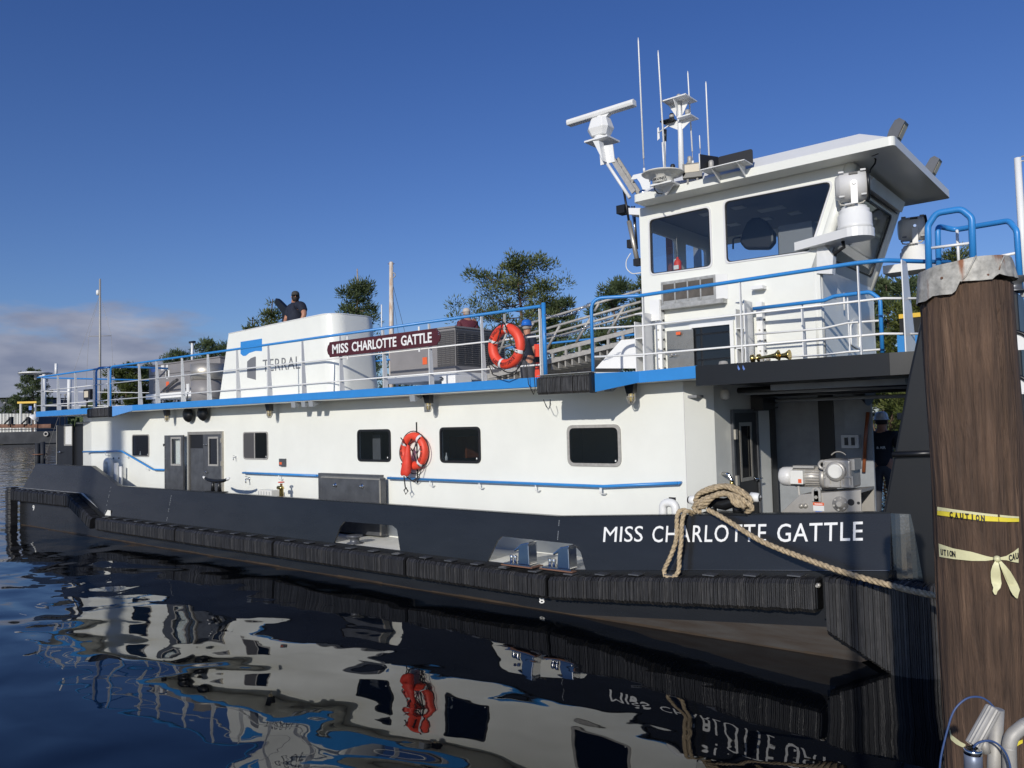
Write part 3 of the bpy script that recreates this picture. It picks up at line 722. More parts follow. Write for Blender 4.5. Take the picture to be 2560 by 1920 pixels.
def window(xl, xr, zl, zh, y, frame_mat, fw, r=0.09, proud=0.022, pane_mat=None, divider=False, parent=boat, inner=None):
    o = round_poly(rect_xz(xl, xr, zl, zh, y-proud), r)
    h = round_poly(rect_xz(xl+fw, xr-fw, zl+fw, zh-fw, y-proud), max(0.02, r-fw*0.6))
    f = MB().holed(o, [h], (0, proud-0.002, 0)).build('window', frame_mat, parent)
    MB().prism(round_poly(rect_xz(xl+fw*0.7, xr-fw*0.7, zl+fw*0.7, zh-fw*0.7, y-proud*0.55), max(0.02, r-fw*0.5)), (0, proud*0.4, 0)).build('pane', pane_mat or M['tinted'], f)
    if inner:
        h2 = round_poly(rect_xz(xl+fw+inner, xr-fw-inner, zl+fw+inner, zh-fw-inner, y-proud*0.75), 0.04)
        MB().holed(round_poly(rect_xz(xl+fw, xr-fw, zl+fw, zh-fw, y-proud*0.75), max(0.02, r-fw*0.6)), [h2], (0, 0.004, 0)).build('gasket', M['rubbertrim'], f)
    if divider:
        xm = xl + (xr-xl)*0.47
        MB().box(xm-0.018, xm+0.018, y-proud+0.003, y-0.006, zl+fw*0.8, zh-fw*0.8).build('mullion', M['alu'], f)
        MB().box(xl+fw*0.9, xm-0.02, y-proud*0.8, y-proud*0.7, zl+fw, zh-fw).build('insect_screen', M['acdark'], f)
    MB().box(xr-fw-0.07, xr-fw-0.045, y-proud*0.7, y-proud*0.5, zl+fw+0.03, zl+fw+0.06).build('glass_label', M['sticker'], f)
    return f
def wx(k, x, y, Y=YW): return W(k, x, y, Y=Y)
def wwin(k, x0, y0, x1, y1, *a, **kw):
    p, q_ = wx(k, x0, y0), wx(k, x1, y1); return window(p.x, q_.x, q_.z, p.z, YW, *a, **kw)
wwin('a', 1146, 298, 1292, 492, M['alu'], 0.028, inner=0.03)
wwin('b', 377, 276, 592, 515, M['alu'], 0.03, divider=True)
wwin('b', 1362, 256, 1654, 535, M['rubbertrim'], 0.045, r=0.11)
wwin('C', 345, 1135, 703, 1446, M['rubbertrim'], 0.045, r=0.11)
wwin('C', 1444, 1116, 1918, 1476, M['alu'], 0.052, r=0.13, inner=0.012)
# --- doors on the side
def door_leaf(xl, xr, zl, zh, y, th, win, glass, name='door', parent=boat, see=False, dm_='darksteel'):
    o = rect_xz(xl, xr, zl, zh, y-th)
    h = rect_xz(win[0], win[1], win[2], win[3], y-th)
    d = MB().holed(o, [h], (0, th-0.003, 0)).build(name, M[dm_], parent)
    fw = 0.045
    MB().holed(rect_xz(win[0]-fw*0.6, win[1]+fw*0.6, win[2]-fw*0.6, win[3]+fw*0.6, y-th-0.010), [rect_xz(win[0]+fw*0.5, win[1]-fw*0.5, win[2]+fw*0.5, win[3]-fw*0.5, y-th-0.010)], (0, 0.0095, 0)).build('window_frame', M['alu'], d)
    MB().box(win[0], win[1], y-th*0.6, y-th*0.5, win[2], win[3]).build('pane', M['pane'] if see else M['glass'], d)
    MB().holed(rect_xz(xl+0.006, xr-0.006, zl+0.006, zh-0.006, y-th-0.004), [rect_xz(xl+0.03, xr-0.03, zl+0.03, zh-0.03, y-th-0.004)], (0, 0.0035, 0)).build('edge_strip', M[dm_], d)
    return d
za = 0.98
p, q_ = wx('a', 1460, 305), wx('a', 1624, 780); w0, w1 = wx('a', 1500, 322, YW-0.06), wx('a', 1588, 565, YW-0.06)
d1 = door_leaf(p.x, q_.x, za, p.z, YW-0.09, 0.045, (w0.x+0.02, w1.x-0.02, w1.z+0.02, w0.z-0.02), None, see=True)
for zz in (1.15, 1.5, 1.85, 2.2, 2.55): MB().lathe([(0.014, 0), (0.014, 0.02)], (p.x+0.035, YW-0.134, zz), (0, -1, 0), 8).build('rivet', M['steel'], d1)
MB().box(p.x-0.05, p.x+0.01, YW-0.15, YW-0.09, 2.55, 2.62).build('latch', M['blackdeck'], d1)
p, q_ = wx('a', 1634, 275), wx('a', 1937, 790)
fr = MB().holed(rect_xz(p.x, q_.x, za, p.z, YW-0.05), [rect_xz(p.x+0.07, q_.x-0.06, za+0.02, p.z-0.08, YW-0.05)], (0, 0.048, 0)).build('door_frame', M['steel'], boat)
xm = wx('a', 1765, 400).x
MB().box(p.x+0.07, xm, YW-0.010, YW-0.003, za+0.02, p.z-0.08).build('doorway_shade_sheet', M['rubbertrim'], fr)  # black sheet painted for the shade inside the open doorway
MB().box(p.x+0.10, xm-0.02, YW-0.018, YW-0.011, za+0.05, p.z-0.45).build('inner_door', M['darksteel'], fr)
w0, w1 = wx('a', 1800, 320, YW-0.04), wx('a', 1886, 570, YW-0.04)
d2 = door_leaf(xm, q_.x-0.06, za+0.02, p.z-0.08, YW-0.002, 0.035, (w0.x+0.02, w1.x-0.02, w1.z+0.02, w0.z-0.02), None)
def lever(px, parent, s=1.0, d=(0, -1, 0)):
    d = Vector(d); side = Vector((0, 0, 1)).cross(d)
    m = MB().lathe([(0.035*s, 0), (0.03*s, 0.02*s), (0.014*s, 0.022*s), (0.014*s, 0.06*s)], px, d, 12)
    m.tube([Vector(px)+d*0.055*s, Vector(px)+d*0.055*s+side*0.12*s, Vector(px)+d*0.05*s+side*0.15*s], [0.012*s, 0.011*s, 0.008*s], 8)
    return m.build('handle', M['chrome'], parent)
lever(wx('a', 1778, 622, YW-0.04), d2); lever(wx('a', 1775, 385, YW-0.04), d2, 0.9)
for zz in (1.4, 2.1, 2.7): MB().box(q_.x-0.055, q_.x-0.01, YW-0.075, YW-0.051, zz-0.06, zz+0.06).build('hinge', M['steel'], fr)
# --- the stern door leaf, swung open past the corner of the deckhouse
y2 = 11.64
p, q_ = W('a', 505, 185, Y=y2), W('a', 716, 185, Y=y2)
w0, w1 = W('a', 553, 210, Y=y2-0.05), W('a', 628, 395, Y=y2-0.05)
sd_ = door_leaf(p.x, W('a', 640, 185, Y=y2).x, 1.25, 3.26, y2, 0.05, (w0.x+0.05, w1.x-0.05, w1.z+0.03, w0.z-0.03), None, 'stern_door', dm_='blackdeck')
MB().box(w0.x+0.06, w1.x-0.06, y2-0.035, y2-0.03, w1.z+0.03, w0.z-0.03).build('painted_bright_pane', M['sticker'], sd_, label='door pane mirroring bright daylight')  # white colour put in for daylight reflected by the pane
MB().box(p.x-0.03, p.x+0.02, y2-0.06, y2, 1.2, 3.27).build('edge_bar', M['steel'], sd_)
lever(W('a', 520, 450, Y=y2-0.05), sd_, 1.4)
MB().box(W('a', 640, 185, Y=y2).x+0.02, q_.x, y2+0.02, y2+0.06, 1.2, 3.3).build('door_shade_panel', M['rubbertrim'], boat)  # black panel stands for the shaded part beside the leaf
MB().box(p.x-0.6, q_.x+0.1, 11.9, 12.2, 1.2, 3.0).build('stern_locker', M['blackdeck'], boat)
# --- equipment locker standing against the wall
p, q_ = wx('b', 1052, 628), wx('b', 1592, 888)
lk = MB().box(p.x, q_.x, YW-0.10, YW-0.002, 0.70, p.z).build('steel_locker', M['darksteel'], boat)
p2, q2 = wx('b', 1042, 655, YW-0.26), wx('b', 1560, 880, YW-0.26)
ld = bevel(MB().box(p2.x, q2.x, YW-0.26, YW-0.102, 0.70, p2.z).build('locker_front', M['darksteel'], lk), 0.02)
MB().box(p2.x+0.02, q2.x+0.0, YW-0.272, YW-0.262, p2.z-0.04, p2.z-0.012).build('locker_trim', M['steel'], lk)
MB().box(q2.x-0.03, q2.x+0.004, YW-0.27, YW-0.255, 0.72, p2.z-0.05).build('locker_trim', M['steel'], lk)
for (x, y) in ((1165, 735), (1395, 745)):
    c = wx('b', x, y, YW-0.28)
    MB().lathe([(0.055, 0), (0.05, 0.015), (0.022, 0.02), (0.03, 0.06), (0.01, 0.07)], c+Vector((0, 0.015, 0)), (0, -1, 0), 14).build('latch', M['chrome'], ld)
# --- blue handrails on brackets along the wall
YH = YW-0.10
def handrail(pts, brackets, r=0.026):
    m = MB(); pts = [Vector(p) for p in pts]
    m.tube(round_path(pts, 0.12), r, 10)
    o = m.build('handrail', M['blue'], boat)
    for e in (pts[0], pts[-1]):
        MB().tube([e, e+Vector((0.0, 0.097, 0))], r*0.9, 8).build('rail_return', M['blue'], o)
    for bx in brackets:
        for a, b in zip(pts, pts[1:]):
            if a.x <= bx <= b.x:
                c = a.lerp(b, (bx-a.x)/(b.x-a.x))
                MB().tube([c+Vector((0, 0, -r*0.8)), c+Vector((0, 0, -0.12)), c+Vector((0.03, 0.03, -0.13)), c+Vector((0.045, 0.098, -0.13))], 0.011, 6).build('bracket', M['white_plain'], o)
    return o
hp = lambda k, x, y: W(k, x, y, Y=YH)
a_ = hp('a', 718, 448); b_ = hp('a', 1050, 441); c_ = hp('a', 1325, 601); d_ = hp('a', 1458, 603)
handrail([a_, b_, c_, d_], [hp('a', 912, 450).x, hp('a', 1085, 470).x, hp('a', 1262, 560).x])
a_ = hp('b', 370, 629); b_ = hp('b', 1012, 653); handrail([a_, b_], [hp('b', 680, 640).x])
a_ = hp('b', 1622, 674); b_ = hp('C', 1755, 1645); c_ = hp('d', 676, 95)
handrail([a_, b_, c_], [hp('C', 258, 1590).x, hp('C', 683, 1610).x, hp('C', 1170, 1630).x, hp('C', 1728, 1645).x, hp('d', 10, 120).x])
# --- fittings on the wall
p, q_ = wx('b', 700, 506), wx('b', 748, 572)
eb = MB().box(p.x, q_.x, YW-0.06, YW-0.002, q_.z, p.z).build('outlet_box', M['darksteel'], boat)
MB().box(p.x+0.02, p.x+0.12, YW-0.064, YW-0.061, q_.z+0.04, p.z-0.08).build('red_tag', M['redsticker'], eb)
def hose_bib(p, s=1.0):
    x, y, z = p
    o = MB().lathe([(0.035*s, 0), (0.035*s, 0.012*s), (0.016*s, 0.014*s), (0.016*s, 0.10*s)], (x, y, z), (0, -1, 0), 10).build('hose_tap', M['chrome'], boat)
    MB().tube([(x, y-0.09*s, z), (x+0.03*s, y-0.13*s, z), (x+0.05*s, y-0.14*s, z-0.10*s)], 0.017*s, 8).build('spout', M['chrome'], o)
    MB().tube([(x-0.05*s, y-0.09*s, z+0.06*s), (x+0.05*s, y-0.09*s, z+0.06*s)], 0.010*s, 6).build('tap_handle', M['chrome'], o)
hose_bib(wx('b', 430, 680)); hose_bib(wx('b', 312, 495), 0.7)
p = wx('b', 580, 800, 10.95)
vb = MB().box(p.x-0.30, p.x+0.26, 10.9, 11.1, 0.67, p.z+0.06).build('valve_box', M['offwhite'], boat)
for j in range(5): MB().box(p.x-0.28+j*0.11, p.x-0.27+j*0.11, 10.893, 10.899, 0.8, p.z+0.03).build('rib', M['deckgrey'], vb)
p = wx('b', 703, 770, 10.95)
vv = MB().lathe([(0.05, -0.5), (0.05, 0), (0.07, 0.01), (0.05, 0.06), (0.03, 0.08), (0.03, 0.13)], (p.x, 10.95, p.z), n=12).build('brass_valve', M['brass'], boat)
MB().tube([(p.x-0.13, 10.95, p.z+0.03), (p.x, 10.95, p.z+0.03)], 0.045, 10).build('outlet', M['brass'], vv)
MB().torus((p.x, 10.95, p.z+0.16), 0.065, 0.012, (1, 0, 0), (0, 1, 0), 20, 6).tube([(p.x-.06, 10.95, p.z+.16), (p.x+.06, 10.95, p.z+.16)], 0.008, 6).build('hand_wheel', M['red'], vv)
# --- pipes at the stern corner
gp = wx('a', 940, 600, 11.1)
g1 = MB().tube(round_path([(gp.x-0.18, 11.1, 1.72), (gp.x-0.18, 11.1, 2.12), (gp.x+0.12, 11.1, 2.12), (gp.x+0.12, 11.1, 1.0)], 0.14), 0.085, 12).build('vent_pipe', M['white_plain'], boat)
MB().lathe([(0.12, 0), (0.13, 0.2), (0.09, 0.22)], (gp.x-0.2, 11.1, 1.52), n=14).build('vent_cap', M['galv'], g1)
for dx, zt_ in ((0.5, 2.05), (0.8, 1.95)): MB().tube([(gp.x+dx, 11.1, 1.0), (gp.x+dx, 11.1, zt_)], 0.07 if dx < 0.6 else 0.045, 10).build('stand_pipe', M['white_plain'], boat)
for x in (982, 1028): MB().lathe([(0.03, 0), (0.03, 0.01)], wx('a', x, 503, YW-0.002), (0, -1, 0), 10).build('vent_hole', M['ink'], house)
# --- vent gooseneck by the bow cleat, on the foredeck
gp = W('d', 600, 330, Y=10.62)
MB().tube(round_path([(gp.x-0.105, 10.62, 0.8), (gp.x-0.105, 10.62, gp.z+0.11), (gp.x+0.105, 10.62, gp.z+0.11), (gp.x+0.105, 10.62, 0.8)], 0.105, 10), 0.062, 14).build('vent_gooseneck', M['white_plain'], boat)
p = wx('d', 626, 232); MB().box(p.x-0.06, p.x+0.06, YW-0.006, YW-0.002, p.z-0.025, p.z+0.025).build('label_plate', M['ink'], house)
# --- two black horn loudspeakers under the deck edge
def speaker_horn(p):
    x, y, z = p
    o = MB().lathe([(0.10, 0), (0.20, 0.015), (0.215, 0.04), (0.205, 0.05), (0.19, 0.09), (0.15, 0.13), (0.09, 0.155), (0.03, 0.165)], (x, y, z), (0, -1, 0), 28).build('horn_speaker', M['blackdeck'], boat)
    MB().box(x-0.03, x+0.03, y-0.02, y+0.02, z+0.15, z+0.27).build('mount', M['blackdeck'], o)
speaker_horn(W('A', 1640, 1370, Y=11.22)); speaker_horn(W('A', 1767, 1357, Y=11.22))
# --- caged lamps and brackets under the overhang
def cage_lamp(p):
    x, y, z = p
    o = MB().prism([(x-0.09, y-0.07, 3.56), (x+0.09, y-0.07, 3.56), (x+0.06, y-0.05, 3.56-0.16), (x-0.06, y-0.05, 3.56-0.16)], (0, 0.12, 0)).build('bulkhead_lamp', M['blackdeck'], boat)
    MB().lathe([(0.052, 0), (0.055, 0.05), (0.045, 0.11), (0.015, 0.135)], (x, y, 3.40), (0, 0, -1), 14).build('globe', M['amber'], o)
    g = MB()
    for k in range(4):
        a = math.pi*k/4; c, s = math.cos(a)*0.068, math.sin(a)*0.068
        g.tube([(x+c, y+s, 3.40), (x+c, y+s, 3.30), (x+c*0.5, y+s*0.5, 3.235), (x-c*0.5, y-s*0.5, 3.235), (x-c, y-s, 3.30), (x-c, y-s, 3.40)], 0.006, 5)
    g.torus((x, y, 3.35), 0.068, 0.006, (1, 0, 0), (0, 1, 0), 16, 5)
    g.build('cage', M['alu'], o)
    return o
l0 = cage_lamp((W('a', 1442, 110, Y=11.02).x, 11.02, 0))
for k, x, y in (('b', 600, 50), ('b', 1975, 20), ('C', 1995, 790)):
    copy_part(l0, (W(k, x, y, Y=11.02).x - W('a', 1442, 110, Y=11.02).x, 0, 0))
for k, x0, x1, y in (('b', 785, 850, 30), ('b', 875, 935, 30), ('b', 935, 1002, 30), ('b', 1805, 1885, 0), ('C', 1742, 1855, 790)):
    xa, xb = W(k, x0, y, Y=10.82).x, W(k, x1, y, Y=10.82).x
    MB().prism([(xb-0.02, 10.74, 3.56), (xb-0.02, 11.05, 3.56), (xb-0.02, 10.80, 3.44), (xb-0.02, 10.76, 3.44)], (-(xb-xa)*0.55, 0, 0)).build('edge_bracket', M['deckgrey'], boat)
# --- front wall with the dark door in it, a black strip drawn for the dark gap and the inner casing
DX = XR
dy0, dy1 = W('G', 1140, 620, X=DX).y, W('G', 1345, 900, X=DX).y
def yzrect(y0, y1, z0, z1, x): return [Vector((x, y0, z0)), Vector((x, y1, z0)), Vector((x, y1, z1)), Vector((x, y0, z1))]
fd = MB().holed(yzrect(dy0, dy1, 0.95, 3.05, DX+0.03), [yzrect(dy0+0.25, dy1-0.25, 1.95, 2.85, DX+0.03)], (-0.027, 0, 0)).build('front_door', M['rubbertrim'], boat)
MB().holed(yzrect(dy0+0.21, dy1-0.21, 1.91, 2.89, DX+0.036), [yzrect(dy0+0.27, dy1-0.27, 1.97, 2.83, DX+0.036)], (-0.005, 0, 0)).build('window_frame', M['steel'], fd)
MB().box(DX+0.006, DX+0.012, dy0+0.25, dy1-0.25, 1.95, 2.85).build('pane', M['glass'], fd)
MB().holed(yzrect(dy0-0.06, dy1+0.06, 0.95, 3.11, DX+0.05), [yzrect(dy0, dy1, 0.96, 3.05, DX+0.05)], (-0.047, 0, 0)).build('door_frame', M['darksteel'], fd)
lever((DX+0.03, dy1-0.12, 1.92), fd, 1.2, (1, 0, 0)); 
for zz in (1.75, 1.95, 2.7): MB().box(DX+0.05, DX+0.085, dy0-0.06, dy0+0.02, zz-0.08, zz+0.08).build('hinge', M['steel'], fd)
tp = W('G', 1060, 1060, Y=11.75)
ht = MB().tube(round_path([(DX+0.0, 11.95, tp.z), (DX+0.10, 11.95, tp.z), (DX+0.16, 11.95, tp.z-0.10), (DX+0.16, 11.95, tp.z-0.22)], 0.05), 0.028, 10).build('hose_tap', M['chrome'], boat)
MB().tube([(DX+0.16, 11.95, tp.z-0.10), (DX+0.16, 11.95, tp.z-0.2)], 0.034, 10).build('brass_body', M['brass'], ht)
MB().lathe([(0.09, 0), (0.085, 0.07), (0.05, 0.11), (0.01, 0.12)], (DX+0.002, W('G', 1060, 370, X=DX).y, W('G', 1060, 370, X=DX).z), (1, 0, 0), 16).build('dome_lamp', M['offwhite'], boat)
y0, y1 = W('G', 1300, 400, X=DX).y, W('G', 1440, 400, X=DX).y
jb = MB().box(DX+0.002, DX+0.22, y0, y0+0.3, 3.08, 3.42).build('floodlight_bracket', M['blackdeck'], boat)
for j in range(4): MB().box(DX+0.05, DX+0.2, y0+0.33+j*0.0, y1, 3.12+j*0.08, 3.15+j*0.08).build('cooling_fin', M['blackdeck'], jb)
MB().box(DX-0.1, DX+0.02, 14.0, 14.25, 0.66, 3.55).build('dark_gap_strip', M['blackdeck'], boat)  # black strip painted for the shade in the gap beside the wall
YI = 14.6
MB().box(DX-0.35, W('G', 1905, 900, Y=YI).x, YI, YI+0.05, 0.66, 3.52).build('inner_casing', M['deckgrey'], boat)  # white inner walls given grey for the deep shade on them
MB().box(W('G', 1905, 900, Y=YI).x, W('G', 2035, 900, Y=YI).x, YI-0.02, YI+0.05, 0.66, 3.52).build('black_pillar', M['rubbertrim'], boat)
MB().box(W('G', 2036, 900, Y=YI).x, W('H', 672, 1400, Y=YI).x, YI, YI+0.05, 0.66, 3.52).build('inner_casing', M['deckgrey'], boat)
MB().box(W('H', 672, 1400, Y=YI-0.5).x, W('H', 905, 1400, Y=YI-0.5).x, YI-0.5, YI-0.44, 0.66, 3.4).build('inner_casing', M['deckgrey'], boat)
hx = W('H', 745, 960, Y=YI-0.6)
hn = MB().lathe([(0.05, 0), (0.06, 0.3), (0.10, 0.55), (0.22, 0.72)], (hx.x-0.42, hx.y, hx.z+0.12), (0.95, -0.1, -0.22), 20).build('deck_horn', M['blackdeck'], boat)
sx_ = W('H', 730, 1400, Y=YI-0.52)
sb = MB().box(sx_.x-0.16, sx_.x+0.12, YI-0.6, YI-0.502, sx_.z-0.1, sx_.z+0.12).build('switch_box', M['searchgrey'], boat)
for j in range(2): MB().box(sx_.x-0.1+j*0.11, sx_.x-0.05+j*0.11, YI-0.63, YI-0.601, sx_.z-0.05, sx_.z+0.08).build('switch', M['rubbertrim'], sb)
sb2 = MB().tube([(sx_.x+0.17, YI-0.56, sx_.z-0.5), (sx_.x+0.22, YI-0.56, sx_.z+0.05), (sx_.x+0.28, YI-0.56, sx_.z+0.5)], 0.03, 8).build('copper_pipe', M['wood'], boat)
# pipes and trays under the deck above the foredeck
for j, (ya, za_, r) in enumerate(((12.0, 3.40, 0.045), (12.3, 3.36, 0.03), (12.8, 3.33, 0.035), (13.6, 3.25, 0.03))):
    MB().tube([(-5.2, ya, za_), (-2.4, ya, za_)], r, 8).build('overhead_pipe', M['deckgrey'] if j % 2 else M['blackdeck'], boat)
MB().box(-4.4, -2.6, 11.3, 11.55, 3.36, 3.44).build('light_fixture', M['deckgrey'], boat)
MB().box(-3.9, -2.3, 16.2, 16.3, 2.86, 2.98).build('far_rail', M['deckgrey'], boat)
# ------------------------------------------------------------------ upper deck, blue edge, rub blocks
ZU = 3.74
SG0, SG1 = W('A', 752, 1330, Y=10.23).x, W('A', 943, 1330, Y=10.23).x
pl = [(-29.7, 10.73), (SG0-0.02, 10.73), (SG0, 10.34), (SG1, 10.34), (-22.75, 10.73), (-7.83, 10.73), (-7.81, 10.28), (-6.76, 10.28), (-6.32, 10.88), (-5.33, 10.88), (-5.33, 15.9), (-29.7, 15.9)]
MB().prism([(x, y, 3.562) for x, y in pl], (0, 0, 0.165)).build('upper_deck', M['white'], boat)
MB().prism([(x, y, 3.50) for x, y in [(-5.328, 10.88), (-2.66, 10.88), (-1.85, 10.95), (-1.85, 15.6), (-5.328, 15.9)]], (0, 0, 0.235)).build('wheelhouse_deck', M['blackdeck'], boat)
def fascia(pa, pb, m, th=0.022, name='deck_edge_trim'):
    (xa, ya, za_, zb2), (xb, yb, zc, zd) = pa, pb
    return MB().prism([(xa, ya, za_), (xb, yb, zc), (xb, yb, zd), (xa, ya, zb2)], (0, th, 0)).build(name, m, boat)
fascia((-29.7, 10.70, 3.565, ZU), (SG0-0.03, 10.70, 3.565, ZU), M['blue'])
fascia((SG1+0.01, 10.31, 3.43, ZU-0.02), (-22.75, 10.70, 3.58, ZU), M['blue'])
fascia((-22.748, 10.70, 3.58, ZU), (-7.84, 10.70, 3.58, ZU), M['blue'])
fascia((-6.75, 10.24, 3.42, ZU-0.03), (-6.32, 10.85, 3.56, ZU-0.005), M['blue'])
fascia((-6.318, 10.85, 3.555, ZU-0.005), (-5.33, 10.85, 3.575, ZU+0.02), M['blue'])
fascia((-5.325, 10.80, 3.455, ZU+0.012), (-2.66, 10.80, 3.465, ZU+0.012), M['blackdeck'], 0.03, 'black_deck_edge')
fascia((-2.657, 10.80, 3.465, ZU+0.012), (-1.85, 10.92, 3.48, ZU+0.012), M['blackdeck'], 0.03, 'black_deck_edge')
MB().box(-29.72, -29.701, 10.7, 15.9, 3.565, ZU).build('deck_edge_trim', M['blue'], boat)
def rub_block(xa, xb, yf, z0, z1):
    o = MB().box(xa+0.01, xb-0.02, yf+0.03, yf+0.1, z0+0.02, z1-0.015).build('rub_block', M['rubber'], boat)
    lam = MB(); x = xa
    while x < xb-0.01:
        jy = random.uniform(-0.008, 0.008); c = 0.035
        lam.prism([(x, yf+jy+c, z1), (x, yf+0.1, z1), (x, yf+0.1, z0), (x, yf+jy+c, z0), (x, yf+jy, z0+c), (x, yf+jy, z1-c)], (random.uniform(0.020, 0.029), 0, 0)); x += 0.032
    lam.build('rubber_lamination', M['rubber2'], o, kind='stuff')
    MB().box(xb-0.012, xb+0.03, yf-0.01, yf+0.12, z0-0.01, z1+0.02).build('end_plate', M['blackdeck'], o)
    return o
rub_block(-7.80, -6.77, 10.17, 3.42, 3.70); rub_block(SG0, SG1-0.02, 10.23, 3.42, 3.70)
MB().box(-7.80, -6.76, 10.18, 10.60, 3.728, 3.738).build('step_plate', M['galv'], boat)
# ------------------------------------------------------------------ railings
rail = MB().tube(round_path([(-29.66, 10.73, 4.90), (-29.5, 10.73, 4.905), (-24.35, 10.73, 4.92)], 0.1), 0.027, 10).build('railing', M['blue'], boat)
def rail_post(x, y, z0, z1, wb=0.13, wt_=0.05, parent=None, name='post'):
    return MB().prism([(x, y, z0), (x, y+wb, z0), (x, y+wt_, z1), (x, y, z1)], (0.014, 0, 0)).build(name, M['white_plain'], parent or rail)
PX = [-29.32, -28.02, -26.68, -25.34, -24.35]
PX2 = [-22.43, -21.42, -20.05, -18.76, -17.43, -16.11, -14.8, -13.48, -12.11, -10.8, -9.46, -8.14]
base_post = rail_post(PX[0], 10.715, ZU, 4.895)
for x in PX[1:]: copy_part(base_post, (x-PX[0], 0, 0))
for z in (4.43, 3.94): MB().tube([(-29.7, 10.72, z), (-24.33, 10.72, z)], 0.015, 8).build('mid_rail', M['white_plain'], rail)
# hoop at the stern gate
MB().tube(round_path([(-25.12, 10.72, ZU), (-25.12, 10.72, 4.96), (-24.6, 11.6, 4.98), (-24.2, 12.5, 4.94)], 0.16), 0.030, 10).build('gate_hoop', M['blue'], rail)
# main run
xg = W('g', 1485, 900, Y=10.7).x
rail2 = MB().tube(round_path([(xg, 10.72, ZU), (xg, 10.72, 4.93), (-22.4, 10.73, 4.925), (-8.1, 10.73, 4.945)], 0.19), 0.028, 10).build('railing', M['blue'], boat)
for x in PX2:
    rail_post(x, 10.715, ZU, 4.905, parent=rail2)
for z in (4.43, 3.94): MB().tube([(xg, 10.72, z), (-8.12, 10.72, z+0.01)], 0.015, 8).build('mid_rail', M['white_plain'], rail2)
MB().tube([(-8.0, 10.68, ZU), (-8.02, 10.70, 4.99)], 0.036, 12).build('gate_post', M['blue'], rail2)
# inboard and stern runs on the far side
rail3 = MB().tube(round_path([(-29.62, 10.75, 4.90), (-29.62, 15.85, 4.90), (-8.5, 15.85, 4.92)], 0.2), 0.027, 8).build('railing', M['blue'], boat)
for z in (4.43, 3.94): MB().tube([(-29.62, 10.8, z), (-29.62, 15.85, z), (-8.5, 15.85, z)], 0.014, 6).build('mid_rail', M['white_plain'], rail3)
for x in [-29.5+i*1.36 for i in range(16)]:
    MB().prism([(x, 15.86, ZU), (x, 15.74, ZU), (x, 15.80, 4.90), (x, 15.86, 4.90)], (0.014, 0, 0)).build('post', M['white_plain'], rail3)
# wheelhouse-deck run
rp = lambda k, x, y, Y: W(k, x, y, Y=Y)
pA = (-6.98, 10.58, ZU); pB = (-6.98, 10.58, 4.93)
pC = W('E', 350, 1103, Y=10.88); pD = W('E', 2212, 822, Y=10.88); pE = W('F', 830, 1385, Y=10.90); pF = W('F', 1480, 1405, Y=11.6)
rail4 = MB().tube(round_path([pA, pB, pC, pD, pE, pF], 0.20), 0.028, 10).build('railing', M['blue'], boat)
for k, x, y, yt in (('E', 378, 1400, 0), ('E', 1218, 1300, 0), ('H', 795, 400, 0)):
    q_ = W(k, x, y, Y=10.90); rail_post(q_.x, 10.87, ZU, 4.92, 0.07, 0.05, rail4)
q_ = W('H', 1190, 400, Y=10.95); rail_post(q_.x-0.01, 10.9, ZU, 4.93, 0.55, 0.26, rail4)
for ka, kb_ in ((('E', 2, 1363), ('H', 1380, 158)), (('E', 2, 1612), ('H', 1380, 464))):
    a = W(*ka, Y=10.62); b0 = W('E', 375, ka[2]-1, Y=10.89); b = W('H', 1000, kb_[2], Y=10.92); c = W('H', 1400, kb_[2]+1, Y=11.35)
    MB().tube([(-6.96, 10.60, b0.z), b0, b, c], 0.016, 8).build('mid_rail', M['white_plain'], rail4)
# gate chains
def chain(a, b, sag, n, parent):
    a, b = Vector(a), Vector(b); m = MB()
    for i in range(n):
        t0, t1 = i/n, (i+1)/n
        p0 = a.lerp(b, t0) - Vector((0, 0, sag*4*t0*(1-t0))); p1 = a.lerp(b, t1) - Vector((0, 0, sag*4*t1*(1-t1)))
        c = (p0+p1)/2; u = (p1-p0); L = u.length*0.62; u.normalize()
        w_ = Vector((0, 0, 1)).cross(u) if i % 2 else u.cross(Vector((0, 0, 1)).cross(u))
        w_.normalize()
        pts = [c+u*L*math.cos(k*math.pi/4)+w_*L*0.62*math.sin(k*math.pi/4) for k in range(8)]
        m.tube(pts, 0.0055, 5, closed=True)
    return m.build('gate_chain', M['chrome'], parent)
chain((-7.97, 10.66, 4.78), (-7.0, 10.58, 4.86), 0.10, 26, rail2)
chain((-7.97, 10.66, 4.46), (-7.0, 10.58, 4.52), 0.10, 26, rail2)
# inner stair rail beside the wheelhouse
qs = [W('E', 1325, 1217, Y=11.45), W('H', 480, 178, Y=11.4), W('H', 570, 141, Y=11.4), W('H', 880, 103, Y=11.4), W('H', 968, 165, Y=11.4), W('H', 988, 628, Y=11.4)]
rail5 = MB().tube(round_path(qs, 0.12), 0.028, 10).build('railing', M['blue'], boat)
for yy0, yy1, yy2 in ((1437, 425, 350), (1640, 655, 600)):
    MB().tube([W('E', 1340, yy0, Y=11.42), W('H', 470, yy1-5, Y=11.42), W('H', 690, yy2+20, Y=11.42), W('H', 975, yy2, Y=11.42)], 0.015, 8).build('mid_rail', M['white_plain'], rail5)
for k, x in (('H', 288), ('H', 690)):
    q_ = W(k, x, 300, Y=11.43); rail_post(q_.x, 11.42, ZU, W(k, x, 205 if x < 400 else 130, Y=11.43).z, 0.12 if x < 400 else 0.03, 0.06 if x < 400 else 0.03, rail5)
